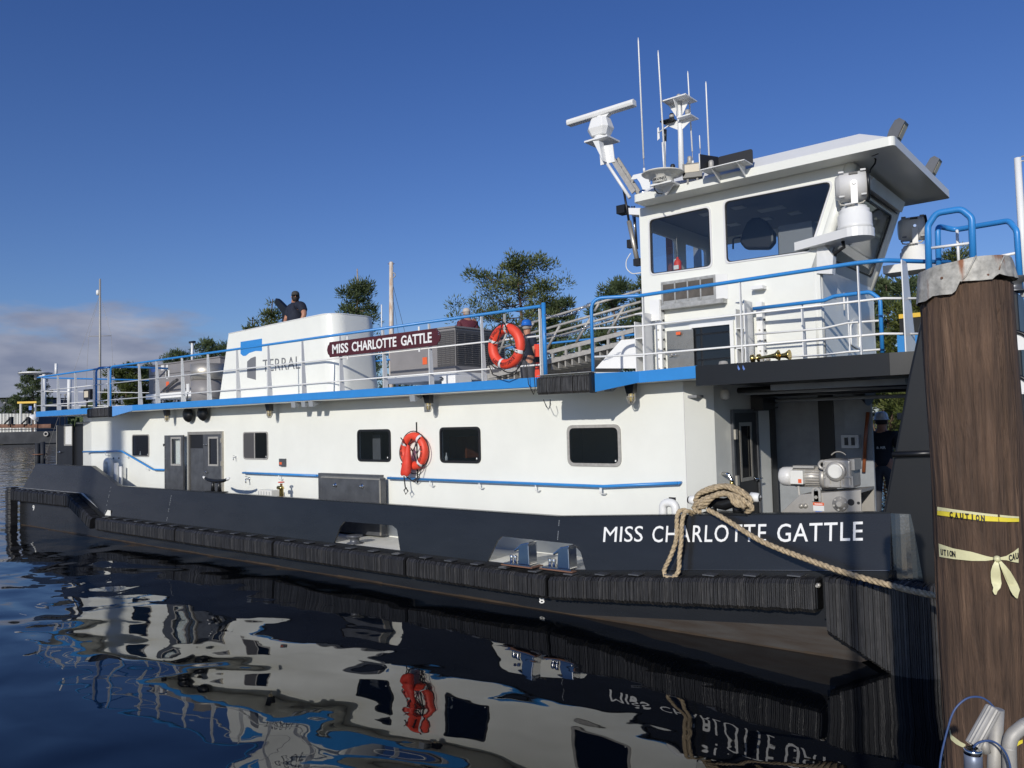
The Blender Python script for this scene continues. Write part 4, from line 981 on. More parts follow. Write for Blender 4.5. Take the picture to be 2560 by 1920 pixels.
# bow ladder hoops
hp1 = round_path([W('F', 1275, 1600, Y=11.0), W('F', 1262, 1050, Y=11.0), W('F', 1345, 920, Y=11.0), W('F', 1590, 880, Y=11.0), W('F', 1695, 965, Y=11.0), W('F', 1712, 1500, Y=11.0)], 0.12)
rail6 = MB().tube(hp1, 0.040, 12).build('ladder_hoop', M['blue'], boat)
MB().tube([W('F', 1290, 1265, Y=11.0), W('F', 1690, 1215, Y=11.0)], 0.018, 8).build('rung', M['white_plain'], rail6)
hp2 = round_path([W('F', 1372, 1500, Y=11.3), W('F', 1358, 1050, Y=11.3), W('F', 1420, 1060, Y=11.5), W('F', 1530, 1085, Y=11.6), W('F', 2060, 995, Y=11.3), W('F', 2140, 1090, Y=11.2), W('F', 2180, 1700, Y=11.2)], 0.12)
rail7 = MB().tube(hp2, 0.035, 12).build('railing', M['blue'], boat)
MB().tube([W('F', 1550, 1085, Y=11.55), W('F', 1572, 1500, Y=11.55)], 0.018, 8).build('post', M['white_plain'], rail7)
MB().tube([W('F', 1700, 1400, Y=11.4), W('F', 2130, 1315, Y=11.2)], 0.018, 8).build('mid_rail', M['white_plain'], rail7)
pp = [W('F', 2148, 375, Y=11.3), W('F', 2192, 1120, Y=11.3), W('F', 2215, 1750, Y=11.3)]
jm = MB().tube(pp, [0.038, 0.042, 0.045], 12).build('jackstaff', M['white_plain'], boat)
MB().torus(pp[0]+Vector((0.055, 0, -0.02)), 0.03, 0.007, (1, 0, 0), (0, 0, 1), 14, 6).build('staff_ring', M['steel'], jm)
# ------------------------------------------------------------------ wheelhouse
YN, YO = 11.9, 14.7                                      # near and far walls
wq = lambda k, x, y, Y=YN: W(k, x, y, Y=Y)
XB = wq('E', 352, 800).x                                 # aft edge
XFb = wq('E', 1925, 1500).x                              # front edge, lower house
ZS_ = wq('E', 1865, 860).z
ZTOP = (W('P', 1583, 507, Y=11.5).z + W('F', 850, 255, Y=11.5).z)/2 - 0.003                   # sill line where the front starts to lean
XFt = XFb + 0.54                                         # front edge under the roof
T = 0.05
def xz(pts, y): return [Vector((x, y, z)) for x, z in pts]
def crop_xz(k, pts, Y): return [(W(k, x, y, Y=Y).x, W(k, x, y, Y=Y).z) for x, y in pts]
win_a = crop_xz('E', [(428, 450), (944, 338), (962, 848), (440, 918)], YN)
win_b = crop_xz('E', [(1076, 292), (2008, 112), (1812, 716), (1095, 818)], YN)
outer = [(XB, 3.74), (XFb, 3.74), (XFb, ZS_), (XFt, ZTOP), (XB, ZTOP)]
def side_wall(y, off):
    return MB().holed(xz(outer, y), [round_poly(xz(win_a, y), 0.08), round_poly(xz(win_b, y), 0.08)], (0, off, 0))
near = side_wall(YN, T).build('wheelhouse_wall', M['white'], boat)
far_w = [[(-6.62, 5.35), (-5.45, 5.35), (-5.45, 6.36), (-6.62, 6.36)], [(-5.2, 6.06), (-4.75, 6.10), (-4.72, 6.37), (-5.2, 6.37)]]
far = MB().holed(xz(outer, YO-T), [round_poly(xz(q4, YO-T), 0.05) for q4 in far_w], (0, T, 0)).build('wheelhouse_wall', M['white'], boat)
def win_frame(poly, y, parent, d=0.035):
    o = round_poly(xz(poly, y), 0.085); n = len(o); c = sum(o, Vector())/n
    op = [p + (p-c).normalized()*d for p in o]
    MB().holed(op, [[p+Vector((0, 0, 0)) for p in o]], (0, 0.012, 0)).build('window_frame', M['tape_reflect'], parent)
    ip = [p + (c-p).normalized()*0.022 for p in o]
    MB().holed([p+Vector((0, 0.016, 0)) for p in o], [[p+Vector((0, 0.016, 0)) for p in ip]], (0, 0.010, 0)).build('gasket', M['rubbertrim'], parent)
    MB().prism([p+Vector((0, 0.024, 0)) for p in o], (0, 0.006, 0)).build('pane', M['pane'], parent)
for wp in (win_a, win_b):
    win_frame(wp, YN-0.012, near)
for wp in far_w: MB().prism(round_poly(xz(wp, YO-0.03), 0.05), (0, 0.006, 0)).build('pane', M['pane'], far)
# aft wall with two windows
def plate_yz(y0, y1, z0, z1, x, holes, off=0.05, name='wheelhouse_wall'):
    return MB().holed(yzrect(y0, y1, z0, z1, x), [round_poly(yzrect(*h, x), 0.07) for h in holes], (off, 0, 0)).build(name, M['white'], boat)
aw = plate_yz(YN+T+0.001, YO-T-0.001, 3.74, ZTOP, XB, [(12.25, 13.1, 5.35, 6.25), (13.5, 14.35, 5.35, 6.25)])
for h in ((12.25, 13.1), (13.5, 14.35)): MB().box(XB+0.02, XB+0.026, h[0], h[1], 5.35, 6.25).build('pane', M['pane'], aw)
# front: upright lower house, leaning window band with corner pillars
fl = MB().box(XFb-T, XFb-0.001, YN+T+0.001, YO-T-0.001, 3.74, ZS_).build('wheelhouse_front', M['white'], boat)
MB().tube([(XFb-0.075, YN+0.085, 3.745), (XFb-0.075, YN+0.085, ZS_)], 0.088, 20).build('rounded_corner', M['white'], fl)
dF = Vector((XFt-XFb, 0, ZTOP-ZS_)); nF = Vector((dF.z, 0, -dF.x)).normalized()
def fr_pt(y, t): return Vector((XFb, y, ZS_)) + dF*t
f_out = [fr_pt(YN+T+0.001, 0), fr_pt(YO-T-0.001, 0), fr_pt(YO-T-0.001, 1), fr_pt(YN+T+0.001, 1)]
f_h = [fr_pt(YN+0.30, 0.10), fr_pt(YO-0.30, 0.10), fr_pt(YO-0.30, 0.80), fr_pt(YN+0.30, 0.80)]
fw_ = MB().holed(f_out, [round_poly(f_h, 0.09)], -nF*0.05).build('front_window', M['white'], boat)
MB().prism([p - nF*0.02 for p in round_poly(f_h, 0.09)], -nF*0.006).build('pane', M['pane'], fw_)
MB().holed([p + nF*0.004 for p in round_poly(f_h, 0.09)], [[p + nF*0.004 for p in inset(round_poly(f_h, 0.09), 0.05)]], -nF*0.02).build('gasket', M['rubbertrim'], fw_)
MB().tube([fr_pt(YN+0.07, -0.04) - nF*0.05, fr_pt(YN+0.07, 0.99) - nF*0.05], 0.095, 20).build('corner_pillar', M['white'], fw_)
MB().tube([fr_pt(YO-0.07, -0.04) - nF*0.05, fr_pt(YO-0.07, 0.99) - nF*0.05], 0.085, 16).build('corner_pillar', M['white'], fw_)
# wiper housing and rail over the front windows
wh = MB().prism([fr_pt(YN+0.35, 0.86)+nF*0.005, fr_pt(YO-0.2, 0.86)+nF*0.005, fr_pt(YO-0.2, 0.97)+nF*0.005, fr_pt(YN+0.35, 0.97)+nF*0.005], nF*0.10).build('wiper_track', M['searchgrey'], boat)
MB().tube([fr_pt(YN+0.6, 0.90)+nF*0.16, fr_pt(YN+0.6, 0.90)+nF*0.02], 0.09, 14).build('wiper_motor', M['searchgrey'], wh)
MB().tube([fr_pt(YN+0.35, 0.84)+nF*0.03, fr_pt(YO-0.2, 0.84)+nF*0.03], 0.012, 6).build('wiper_cable', M['cord'], wh)
# oval hatch and grab bar on the upright front
hq = [W('H', x, y, X=XFb+0.004) for x, y in ((712, 560), (708, 400), (725, 350), (752, 338), (785, 345), (788, 420), (788, 600), (760, 590))]
MB().holed(round_poly(hq, 0.05), [inset(round_poly(hq, 0.05), 0.025)], (0.02, 0, 0)).build('hatch_rim', M['white_plain'], fl)
MB().tube([W('H', 655, 112, X=XFb+0.05), W('H', 660, 262, X=XFb+0.05)], 0.014, 8).build('grab_bar', M['white_plain'], fl)
# inside
MB().box(XB+0.06, XFb-0.06, YN+0.06, YO-0.06, 4.80, 4.85).build('cabin_floor', M['cabin'], boat)
ce = MB().box(XB+0.06, XFt-0.12, YN+0.06, YO-0.06, 6.50, 6.515).build('cabin_ceiling', M['cabin'], boat)
for k, x, y, w_, l_ in (('E', 1197, 343, .10, .10), ('E', 1485, 356, .22, .1), ('E', 1685, 390, .10, .10), ('E', 1155, 490, .1, .1), ('E', 1430, 440, .1, .1), ('E', 920, 400, .1, .1)):
    p = W(k, x, y, Z=6.49)
    if not (YN+0.2 < p.y < YO-0.2): p.y = min(max(p.y, YN+0.3), YO-0.3)
    MB().box(p.x-w_, p.x+w_, p.y-l_, p.y+l_, 6.485, 6.498).build('ceiling_lamp', M['cabinlight'], ce)
for kk, (k, x0, x1, yt, yb, Y) in enumerate((('E', 565, 625, 545, 900, 13.2), ('E', 690, 715, 520, 900, 14.3), ('E', 800, 870, 540, 860, 14.55))):
    a, b = W(k, x0, yt, Y=Y), W(k, x1, yb, Y=Y)
    MB().box(a.x, b.x, Y, Y+0.06, 4.86, 6.48).build('interior_post', M['wood'] if kk == 0 else M['cabin'], boat)
# helm chair
c0 = W('E', 1360, 600, Y=12.95)
ch = MB()
pr = [(-0.20, 0.0), (0.24, 0.0), (0.24, 0.09), (-0.08, 0.12)]
ch.prism([(c0.x+a, 12.7, c0.z-0.55+b) for a, b in pr], (0, 0.5, 0))
hc = ch.build('helm_chair', M['rubbertrim'], boat)
bk = [W('E', x, y, Y=12.95) for x, y in ((1200, 640), (1225, 550), (1265, 465), (1310, 428), (1370, 424), (1420, 450), (1460, 500), (1500, 560), (1500, 640), (1450, 700), (1250, 700))]
bevel(MB().prism(bk, (0, 0.16, 0)).build('backrest', M['rubbertrim'], hc), 0.04, 2)
MB().tube([(c0.x, 12.95, 4.86), (c0.x, 12.95, c0.z-0.5)], 0.06, 10).build('pedestal', M['cabin'], hc)
MB().tube(round_path([W('E', 1150, 700, Y=12.9), W('E', 1150, 605, Y=12.9), W('E', 1215, 600, Y=12.9)], 0.05), 0.016, 8).build('armrest', M['rubbertrim'], hc)
# fire extinguisher
p = W('E', 672, 845, Y=12.4)
fe = MB().lathe([(0.06, -0.11), (0.066, -0.10), (0.066, 0.06), (0.045, 0.10), (0.02, 0.12), (0.02, 0.15)], p, n=14).build('fire_extinguisher', M['red'], boat)
MB().box(p.x-0.045, p.x+0.05, p.y-0.07, p.y-0.064, p.z-0.07, p.z+0.0).build('label_band', M['sticker'], fe)
MB().tube([(p.x, p.y, p.z+0.13), (p.x-0.01, p.y, p.z+0.5)], 0.006, 6).build('hose', M['alu'], fe)
# console with screens near the front
p = W('E', 1640, 690, Y=13.4); MB().box(p.x, p.x+0.55, 12.9, 14.0, 4.86, p.z+0.28).build('console', M['cabin'], boat)
# air intake box on the near wall
a, b = wq('E', 525, 990, YN-0.14), wq('E', 1005, 1130, YN-0.14)
z1a, z1b, z0a, z0b = a.z, wq('E', 1005, 915, YN-0.14).z, wq('E', 540, 1185, YN-0.14).z, wq('E', 1005, 1135, YN-0.14).z
zt_, zb2 = (z1a+z1b)/2, (z0a+z0b)/2
xa, xb = a.x, b.x
ib = MB().box(xa, xb, YN-0.14, YN-0.002, zb2, zt_).build('air_intake', M['galv'], boat)
MB().prism([(xb+0.001, YN-0.14, zb2), (xb+0.14, YN-0.002, zb2), (xb+0.14, YN-0.002, zt_), (xb+0.001, YN-0.14, zt_)], (0, -0.003, 0)).build('side_cheek', M['white_plain'], ib)
MB().box(xa-0.01, xb+0.12, YN-0.16, YN-0.002, zb2-0.07, zb2-0.002).build('drip_shelf', M['galv'], ib)
n_ = 4
for j in range(n_):
    u0, u1 = xa+0.03+(xb-xa-0.06)*j/n_, xa+0.03+(xb-xa-0.06)*(j+1)/n_
    MB().box(u0+0.012, u1-0.012, YN-0.147, YN-0.141, zb2+0.07, zt_-0.05).build('filter_panel', M['dockgrey'], ib)
    MB().box(u0-0.012, u0+0.011, YN-0.152, YN-0.141, zb2+0.03, zt_-0.02).build('divider', M['galv'], ib)
# door opening, its shade drawn as a dark sheet, with the steel leaf folded half open
dz = wq('E', 1130, 1352).z; dxa, dxb = wq('E', 612, 1500).x, wq('E', 1135, 1500).x
dm = wq('E', 832, 1500).x
dw = MB().box(dm-0.05, dxb, YN-0.006, YN-0.002, 3.745, dz).build('doorway_shade_sheet', M['glass'], boat)
MB().holed(rect_xz(dm-0.09, dxb+0.06, 3.70, dz+0.06, YN-0.05), [rect_xz(dm-0.05, dxb, 3.60, dz, YN-0.05)] if False else [rect_xz(dm-0.05, dxb, 3.72, dz, YN-0.05)], (0, 0.047, 0)).build('door_frame', M['white_plain'], dw)
lf = MB().prism([(dm-0.02, YN-0.06, 3.75), (dxa, YN-0.14, 3.75), (dxa, YN-0.14, dz-0.02), (dm-0.02, YN-0.06, dz-0.02)], (0, 0.035, 0)).build('companion_door', M['dullsteel'], boat)
MB().box(dxa+0.18, dxa+0.26, YN-0.155, YN-0.15, dz-0.10, dz-0.05).build('red_label', M['redsticker'], lf)
lever((dxa+0.06, YN-0.145, 4.02), lf, 0.9)
# lifting guide columns with bolt rows
def guide(x0, x1, y, zt2):
    g = MB().box(x0, x1, y, YN-0.004, 3.745, zt2).build('guide_column', M['white_plain'], boat)
    for j in range(int((zt2-3.8)/0.16)):
        MB().lathe([(0.013, 0), (0.013, 0.012)], ((x0+x1)/2, y-0.001, 3.82+j*0.16), (0, -1, 0), 8).build('bolt', M['steel'], g)
        MB().lathe([(0.018, 0), (0.018, 0.02)], (x1+0.001, YN-0.07, 3.82+j*0.16), (1, 0, 0), 8).build('bolt', M['blackdeck'], g)
    return g
for (xl, xr, yt, xs) in ((470, 520, 1145, 400), (1345, 1395, 1160, 1275)):
    a, b = wq('E', xl, yt, YN-0.14), wq('E', xr, yt, YN-0.14)
    g = guide(a.x, b.x, YN-0.14, a.z)
    s0 = wq('E', xs, 1300, YN-0.30)
    pg = MB().box(s0.x, s0.x+0.02, YN-0.45, YN-0.15, 3.745, wq('E', xs, 1150 if xs > 1000 else 1255, YN-0.3).z).build('guide_plate', M['white_plain'], g)
    # open ladder-like frame standing beside it
    f0 = wq('E', xs-100, 1300, YN-0.45)
    L = MB()
    for zz in (3.75, 4.02, 4.32, wq('E', xs, 1165 if xs > 1000 else 1262, YN-0.3).z):
        L.box(f0.x, s0.x, YN-0.45, YN-0.1, zz-0.008, zz+0.008)
    L.box(f0.x-0.014, f0.x, YN-0.45, YN-0.1, 3.745, 4.62 if xs > 1000 else 4.60)
    L.box(f0.x, s0.x, YN-0.115, YN-0.1, 3.745, 4.6)
    L.build('shelf_frame', M['white_plain'], boat)
p = wq('E', 1365, 1090, YN-0.1); MB().box(p.x-0.09, p.x+0.10, YN-0.16, YN-0.003, 4.95-0.02, wq('E', 1345, 1022, YN-0.1).z).build('guide_head', M['white_plain'], boat)
p = wq('E', 500, 1200, YN-0.1); MB().box(p.x-0.12, p.x+0.06, YN-0.16, YN-0.003, 4.62, wq('E', 470, 1145, YN-0.1).z).build('guide_head', M['white_plain'], boat)
# sloping white cheek aft of the house
ck = [W('C', 1690, 625, Y=12.3), W('C', 1910, 380, Y=12.3), W('C', 2060, 370, Y=12.3), W('C', 2060, 625, Y=12.3)]
MB().prism(ck, (0, 0.04, 0)).build('stair_cheek', M['white_plain'], boat)
# ------------------------------------------------------------------ wheelhouse roof
YR0, YR1 = 11.5, 15.12
XR0 = W('P', 1583, 507, Y=YR0).x; XR1 = W('P', 2236, 360, Y=YR0).x
zb_r = W('P', 1583, 507, Y=YR0).z; zb_r2 = W('F', 850, 255, Y=YR0).z
rz = (zb_r+zb_r2)/2; rt = rz + 0.125
rp_ = round_poly([Vector((XR0, YR0, rz)), Vector((XR1, YR0, rz)), Vector((XR1, YR1, rz)), Vector((XR0, YR1, rz))], 0.07, 4)
roof = MB().holed(rp_, [], (0, 0, 0.125)).build('wheelhouse_roof', M['white'], boat)
cr_ = MB(); i0, i1 = 0.30, 0.13
lo = [(XR0+0.05, YR0+0.05, rt+0.001), (XR1-0.06, YR0+0.05, rt+0.001), (XR1-0.06, YR1-0.05, rt+0.001), (XR0+0.05, YR1-0.05, rt+0.001)]
hi = [(XR0+0.35, YR0+0.42, rt+0.27), (XR1-0.55, YR0+0.42, rt+0.27), (XR1-0.55, YR1-0.42, rt+0.27), (XR0+0.35, YR1-0.42, rt+0.27)]
cr_.add(lo+hi, [(0, 1, 5, 4), (1, 2, 6, 5), (2, 3, 7, 6), (3, 0, 4, 7), (4, 5, 6, 7), (0, 3, 2, 1)])
cr_.build('roof_crown', M['white_plain'], roof)
MB().tube([W('F', 780, 285, Y=11.75), W('F', 770, 330, Y=11.75), W('F', 715, 352, Y=11.8), W('F', 650, 345, Y=11.85), W('F', 720, 350, Y=11.9), W('F', 748, 390, Y=11.95), W('F', 740, 430, Y=12), W('F', 695, 490, Y=12), W('F', 690, 520, Y=12)], 0.012, 6).build('eave_cable', M['cord'], roof)
def flood(p, yaw, tilt, s=1.0, w_=0.26, h_=0.17, parent=boat):
    """flat LED floodlight: finned body, lens, yoke"""
    x, y, z = p
    R_ = Matrix.Translation(p) @ Matrix.Rotation(yaw, 4, 'Z') @ Matrix.Rotation(tilt, 4, 'X')
    o = MB().box(-w_/2*s, w_/2*s, -0.03*s, 0.055*s, 0, h_*s, R_).build('floodlight', M['blackdeck'], parent)
    MB().box(-w_*0.38*s, w_*0.38*s, -0.036*s, -0.031*s, h_*0.36*s, h_*0.90*s, R_).build('lens', M['lamp'], o)
    for sgn in (-0.25, 0.25): MB().box((sgn-0.05)*w_*s, (sgn+0.05)*w_*s, 0, 0.02*s, -0.09*s, -0.001, R_).build('yoke', M['blackdeck'], o)
    return o
p = W('D', 1308, 1440, Y=11.52); flood(p, 0.35, -0.12, 1.0, 0.30, 0.235)
p = W('F', 920, 185, Y=YR0+0.25); 
def led(p, parent=boat):
    x, y, z = p
    a = [(0, 0), (0.05, 0.15), (0.13, 0.27), (0.19, 0.29), (0.26, 0.23), (0.13, -0.02)]
    o = MB().prism([(x+u, y-0.10, z+v) for u, v in a], (0, 0.20, 0)).build('floodlight', M['searchgrey'] if False else M['darksteel'], parent)
    n2 = Vector((0.23, 0, -0.13)).normalized()
    q0, q1 = Vector((x+0.145, y, z+0.012)), Vector((x+0.25, y, z+0.21))
    u = (q1-q0)
    MB().prism([q0+u*0.12+Vector((0.006, -0.08, 0)), q0+u*0.12+Vector((0.006, 0.08, 0)), q0+u*0.9+Vector((0.006, 0.08, 0)), q0+u*0.9+Vector((0.006, -0.08, 0))], (0.003, 0, -0.0015)).build('lens', M['lamp'], o)
    return o
pA_ = W('F', 885, 180, Y=YR0+0.35); l1 = led((pA_.x-0.02, YR0+0.3, rt+0.0))
pB_ = W('F', 1320, 590, Y=YR1-1.2); copy_part(l1, (0.0, 2.15, 0))
# ------------------------------------------------------------------ searchlights on corner brackets
def searchlight(p, s=1.0, mm=None, parent=boat):
    x, y, z = p; mm = mm or M['searchgrey']
    o = MB().lathe([(0.235*s, 0), (0.238*s, 0.05*s), (0.232*s, 0.055*s), (0.232*s, 0.21*s), (0.205*s, 0.235*s), (0.205*s, 0.285*s), (0.18*s, 0.30*s), (0.17*s, 0.33*s), (0.05*s, 0.335*s)], (x, y, z), n=32).build('searchlight', M['white_plain'], parent)
    hc_ = Vector((x-0.0, y, z+0.63*s)); ax = Vector((0.94, 0.30, 0.02)).normalized()
    h_ = MB().lathe([(0.10*s, -0.245*s), (0.16*s, -0.235*s), (0.185*s, -0.19*s), (0.205*s, -0.18*s), (0.212*s, 0.0), (0.212*s, 0.17*s)], hc_, ax, 32).build('lamp_housing', mm, o)
    MB().lathe([(0.222*s, 0.171*s), (0.225*s, 0.205*s), (0.20*s, 0.21*s)], hc_, ax, 32).build('lens_ring', M['blackdeck'], o)
    MB().lathe([(0.19*s, 0.205*s), (0.05*s, 0.212*s)], hc_, ax, 24).build('lens', M['lamp'], o)
    sd2 = Vector((0, 0, 1)).cross(ax).normalized()
    yk = MB()
    for sg in (-1, 1):
        c = hc_ + sd2*0.228*s*sg
        yk.prism([c+ax*(-0.045*s)+Vector((0, 0, -0.30*s)), c+ax*(0.045*s)+Vector((0, 0, -0.30*s)), c+ax*(0.045*s)+Vector((0, 0, 0.02*s)), c+ax*(-0.045*s)+Vector((0, 0, 0.02*s))], sd2*0.018*s*sg)
    yk.box(x-0.06*s, x+0.06*s, y-0.24*s, y+0.24*s, z+0.325*s, z+0.345*s, None)
    yk.build('yoke', mm, o)
    for sg in (-1, 1): MB().lathe([(0.025*s, 0), (0.025*s, 0.03*s)], hc_+sd2*0.246*s*sg, sd2*sg, 10).build('pivot_bolt', M['chrome'], o)
    for t_ in (-0.16, 0.13):
        for zz in (0.19, -0.16): MB().box(-0.035*s, 0.035*s, -0.012, 0.012, -0.012, 0.012, Matrix.Translation(hc_ - sd2*(-0.15*s if False else 0.15*s) + ax*t_*s + Vector((0, 0, zz*s))) @ Matrix.Rotation(0.31, 4, 'Z')).build('clip', M['darksteel'], o)
    MB().box(-0.06*s, 0.06*s, -0.01, 0.01, -0.015, 0.015, Matrix.Translation(hc_ - sd2*0.17*s + Vector((0, 0, 0.155*s))) @ Matrix.Rotation(0.31, 4, 'Z')).build('badge', M['ink'], o)
    MB().tube([hc_-ax*0.2*s+Vector((0, 0, -0.19*s)), hc_-ax*0.17*s+Vector((0, -0.03, -0.25*s)), hc_-ax*0.02*s+Vector((0, -0.05, -0.285*s)), hc_+ax*0.13*s+Vector((0, -0.03, -0.25*s)), hc_+ax*0.18*s+Vector((0, 0, -0.18*s))], 0.013*s, 6).build('cable', M['cable'], o)
    return o
YL = 11.72
p = W('F', 545, 1085, Y=YL); pz = W('F', 545, 1145, Y=YL-0.2).z
searchlight((p.x, YL, p.z), 0.98)
bk_ = MB()
ring = [(p.x+0.25*math.cos(a), YL+0.25*math.sin(a)) for a in [math.radians(-100+i*16) for i in range(14)]]
bk_.prism([(x, y, p.z-0.13) for x, y in ring + [(XFb-0.05, YN+0.25), (XFb-0.35, YN-0.02)]], (0, 0, 0.125))
lb = bk_.build('searchlight_bracket', M['white_plain'], boat)
g0 = [W('E', 1872, 640, Y=YN-0.03), W('E', 1925, 650, Y=YN-0.05), W('E', 2015, 760, Y=YN-0.10), W('E', 2005, 915, Y=YN-0.10), W('E', 1872, 910, Y=YN-0.03)]
MB().prism(g0, (0, 0.14, 0)).build('bracket_foot', M['white_plain'], lb)
MB().tube([(p.x-0.18, YL+0.02, p.z-0.135), (p.x-0.16, YL, p.z-0.22), (p.x-0.32, YL+0.1, p.z-0.27), (p.x-0.4, YN+0.2, p.z-0.25)], 0.025, 8).build('cable', M['cord'], lb)
YL2 = YO + 0.3
p2 = W('F', 1135, 1425, Y=YL2)
searchlight((p2.x, YL2, p2.z+0.0), 0.98, M['searchgrey'])
lb2 = MB().box(p2.x-0.45, p2.x+0.3, YL2-0.28, YL2+0.25, p2.z-0.14, p2.z-0.003).build('searchlight_bracket', M['white_plain'], boat)
# ------------------------------------------------------------------ roof gear: radar, antennas, mast
YA = 12.4
def whip(k, xb_, yb_, xt, yt, Y, r=0.016, thin=None, name='whip_antenna'):
    a, b = W(k, xb_, yb_, Y=Y), W(k, xt, yt, Y=Y)
    o = MB().tube([a, a.lerp(b, 0.03)], r*1.3, 8).build('antenna_base', M['white_plain'], boat)
    if thin:
        MB().tube([a.lerp(b, 0.03), a.lerp(b, thin)], r*0.4, 6).build('thin_rod', M['alu'], o)
        MB().tube([a.lerp(b, thin), a.lerp(b, 0.97), b], [r, r*0.75, r*0.3], 8).build(name, M['white_plain'], o)
    else:
        MB().tube([a.lerp(b, 0.03), a.lerp(b, 0.97), b], [r, r*0.75, r*0.3], 8).build(name, M['white_plain'], o)
    return o
whip('D', 832, 1385, 772, 55, YA, 0.017, 0.10)
whip('D', 1042, 1400, 968, 180, YA-0.1, 0.017)
whip('D', 1313, 1300, 1261, 385, YA+0.4, 0.015, 0.13)
whip('D', 1475, 1300, 1440, 488, YA+0.3, 0.016)
whip('D', 1391, 1290, 1377, 1018, YA+0.3, 0.012, 0.5)
# second rod beside the tall antenna, with wind vane
MB().tube([W('D', 1030, 1400, Y=YA-0.15), W('D', 1012, 1090, Y=YA-0.15)], 0.016, 8).build('support_rod', M['white_plain'], boat)
vn = MB().tube([W('D', 1036, 1400, Y=YA-0.05), W('D', 1036, 1050, Y=YA-0.05)], 0.020, 8).build('wind_sensor', M['white_plain'], boat)
MB().tube([W('D', 1036, 1080, Y=YA-0.05), W('D', 1038, 965, Y=YA-0.05)], 0.030, 10).build('sensor_body', M['blackdeck'], vn)
MB().prism([W('D', 960, 950, Y=YA-0.06), W('D', 976, 940, Y=YA-0.06), W('D', 984, 1050, Y=YA-0.06), W('D', 962, 1072, Y=YA-0.06)], (0, 0.008, 0)).build('vane', M['white_plain'], vn)
MB().tube([W('D', 970, 995, Y=YA-0.06), W('D', 1070, 925, Y=YA-0.06)], 0.012, 6).build('vane_arm', M['white_plain'], vn)
# mast
YM = 12.6
ma = [W('D', 1202, 1480, Y=YM), W('D', 1190, 1000, Y=YM), W('D', 1172, 690, Y=YM)]
mast = MB().tube(ma, [0.052, 0.046, 0.044], 14).build('mast', M['white_plain'], boat)
def plat(pts, Y, m, dy=0.4, th=0.02):
    P_ = [W('D', x, y, Y=Y) for x, y in pts]; z = sum(q.z for q in P_)/len(P_)
    x0, x1 = min(q.x for q in P_), max(q.x for q in P_)
    return MB().box(x0, x1, Y-dy/2, Y+dy/2, z, z+th).build('mast_platform', m, mast)
t0 = W('D', 1175, 690, Y=YM); 
pt_ = MB().box(t0.x-0.22, t0.x+0.24, YM-0.22, YM+0.22, t0.z+0.0, t0.z+0.02).build('mast_platform', M['white_plain'], mast)
gs = MB()
for dx, dy in ((1, 0), (-1, 0), (0, 1), (0, -1)):
    w_ = Vector((dx, dy, 0)); s_ = Vector((-dy, dx, 0))*0.006
    b0 = Vector((t0.x, YM, t0.z))
    gs.prism([b0+w_*0.06-s_, b0+w_*0.21-s_, b0+w_*0.06-s_+Vector((0, 0, -0.25))], s_*2)
gs.build('gusset', M['white_plain'], mast)
MB().lathe([(0.05, 0), (0.05, 0.03), (0.035, 0.035), (0.042, 0.05), (0.042, 0.10), (0.02, 0.12)], (t0.x, YM, t0.z+0.02), n=14).build('masthead_light', M['alu'], mast)
def side_plat(k, xa_, ya_, xb_, yb_, xg, yg, m):
    a, b = W(k, xa_, ya_, Y=YM), W(k, xb_, yb_, Y=YM); z = (a.z+b.z)/2
    MB().box(a.x, b.x, YM-0.16, YM+0.16, z, z+0.02).build('mast_platform', m, mast)
    g_ = W(k, xg, yg, Y=YM); cxx = ma[1].x
    far_x = a.x if abs(a.x-cxx) > abs(b.x-cxx) else b.x
    MB().prism([(cxx, YM-0.006, z-0.001), (far_x, YM-0.006, z-0.001), (cxx, YM-0.006, g_.z)], (0, 0.012, 0)).build('gusset', M['white_plain'], mast)
    return (a.x+b.x)/2, z+0.02
xq, zq = side_plat('D', 1030, 905, 1150, 890, 1160, 985, M['blackdeck'])
def navlight(x, y, z, m=M['ink'], parent=None, s=1.0):
    o = MB().lathe([(0.06*s, 0), (0.06*s, 0.03*s), (0.035*s, 0.035*s), (0.042*s, 0.05*s), (0.042*s, 0.12*s), (0.03*s, 0.14*s)], (x, y, z), n=12).build('nav_light', m, parent or mast)
    MB().lathe([(0.044*s, 0.0), (0.044*s, 0.05*s)], (x, y, z+0.062*s), n=12).build('lens', M['alu'], o) if parent is None else None
    return o
navlight(xq+0.03, YM, zq)
xq, zq = side_plat('D', 1195, 870, 1328, 845, 1215, 975, M['white_plain'])
navlight(xq, YM, zq, M['alu'])
p = W('D', 1115, 1385, Y=YM-0.2); navlight(p.x, p.y, p.z, M['ink'], boat); p = W('D', 1282, 1305, Y=YM+0.3); navlight(p.x, p.y, p.z, M['alu'], boat)
for k, (xa_, ya_, xb_, yb_) in enumerate(((1195, 1380, 1120, 1430), (1215, 1360, 1250, 1470))):
    MB().prism([W('D', xa_, ya_, Y=YM-0.05), W('D', xb_, yb_, Y=YM-0.05), W('D', 1200, yb_+30, Y=YM-0.05)], (0, 0.012, 0)).build('gusset', M['white_plain'], mast)
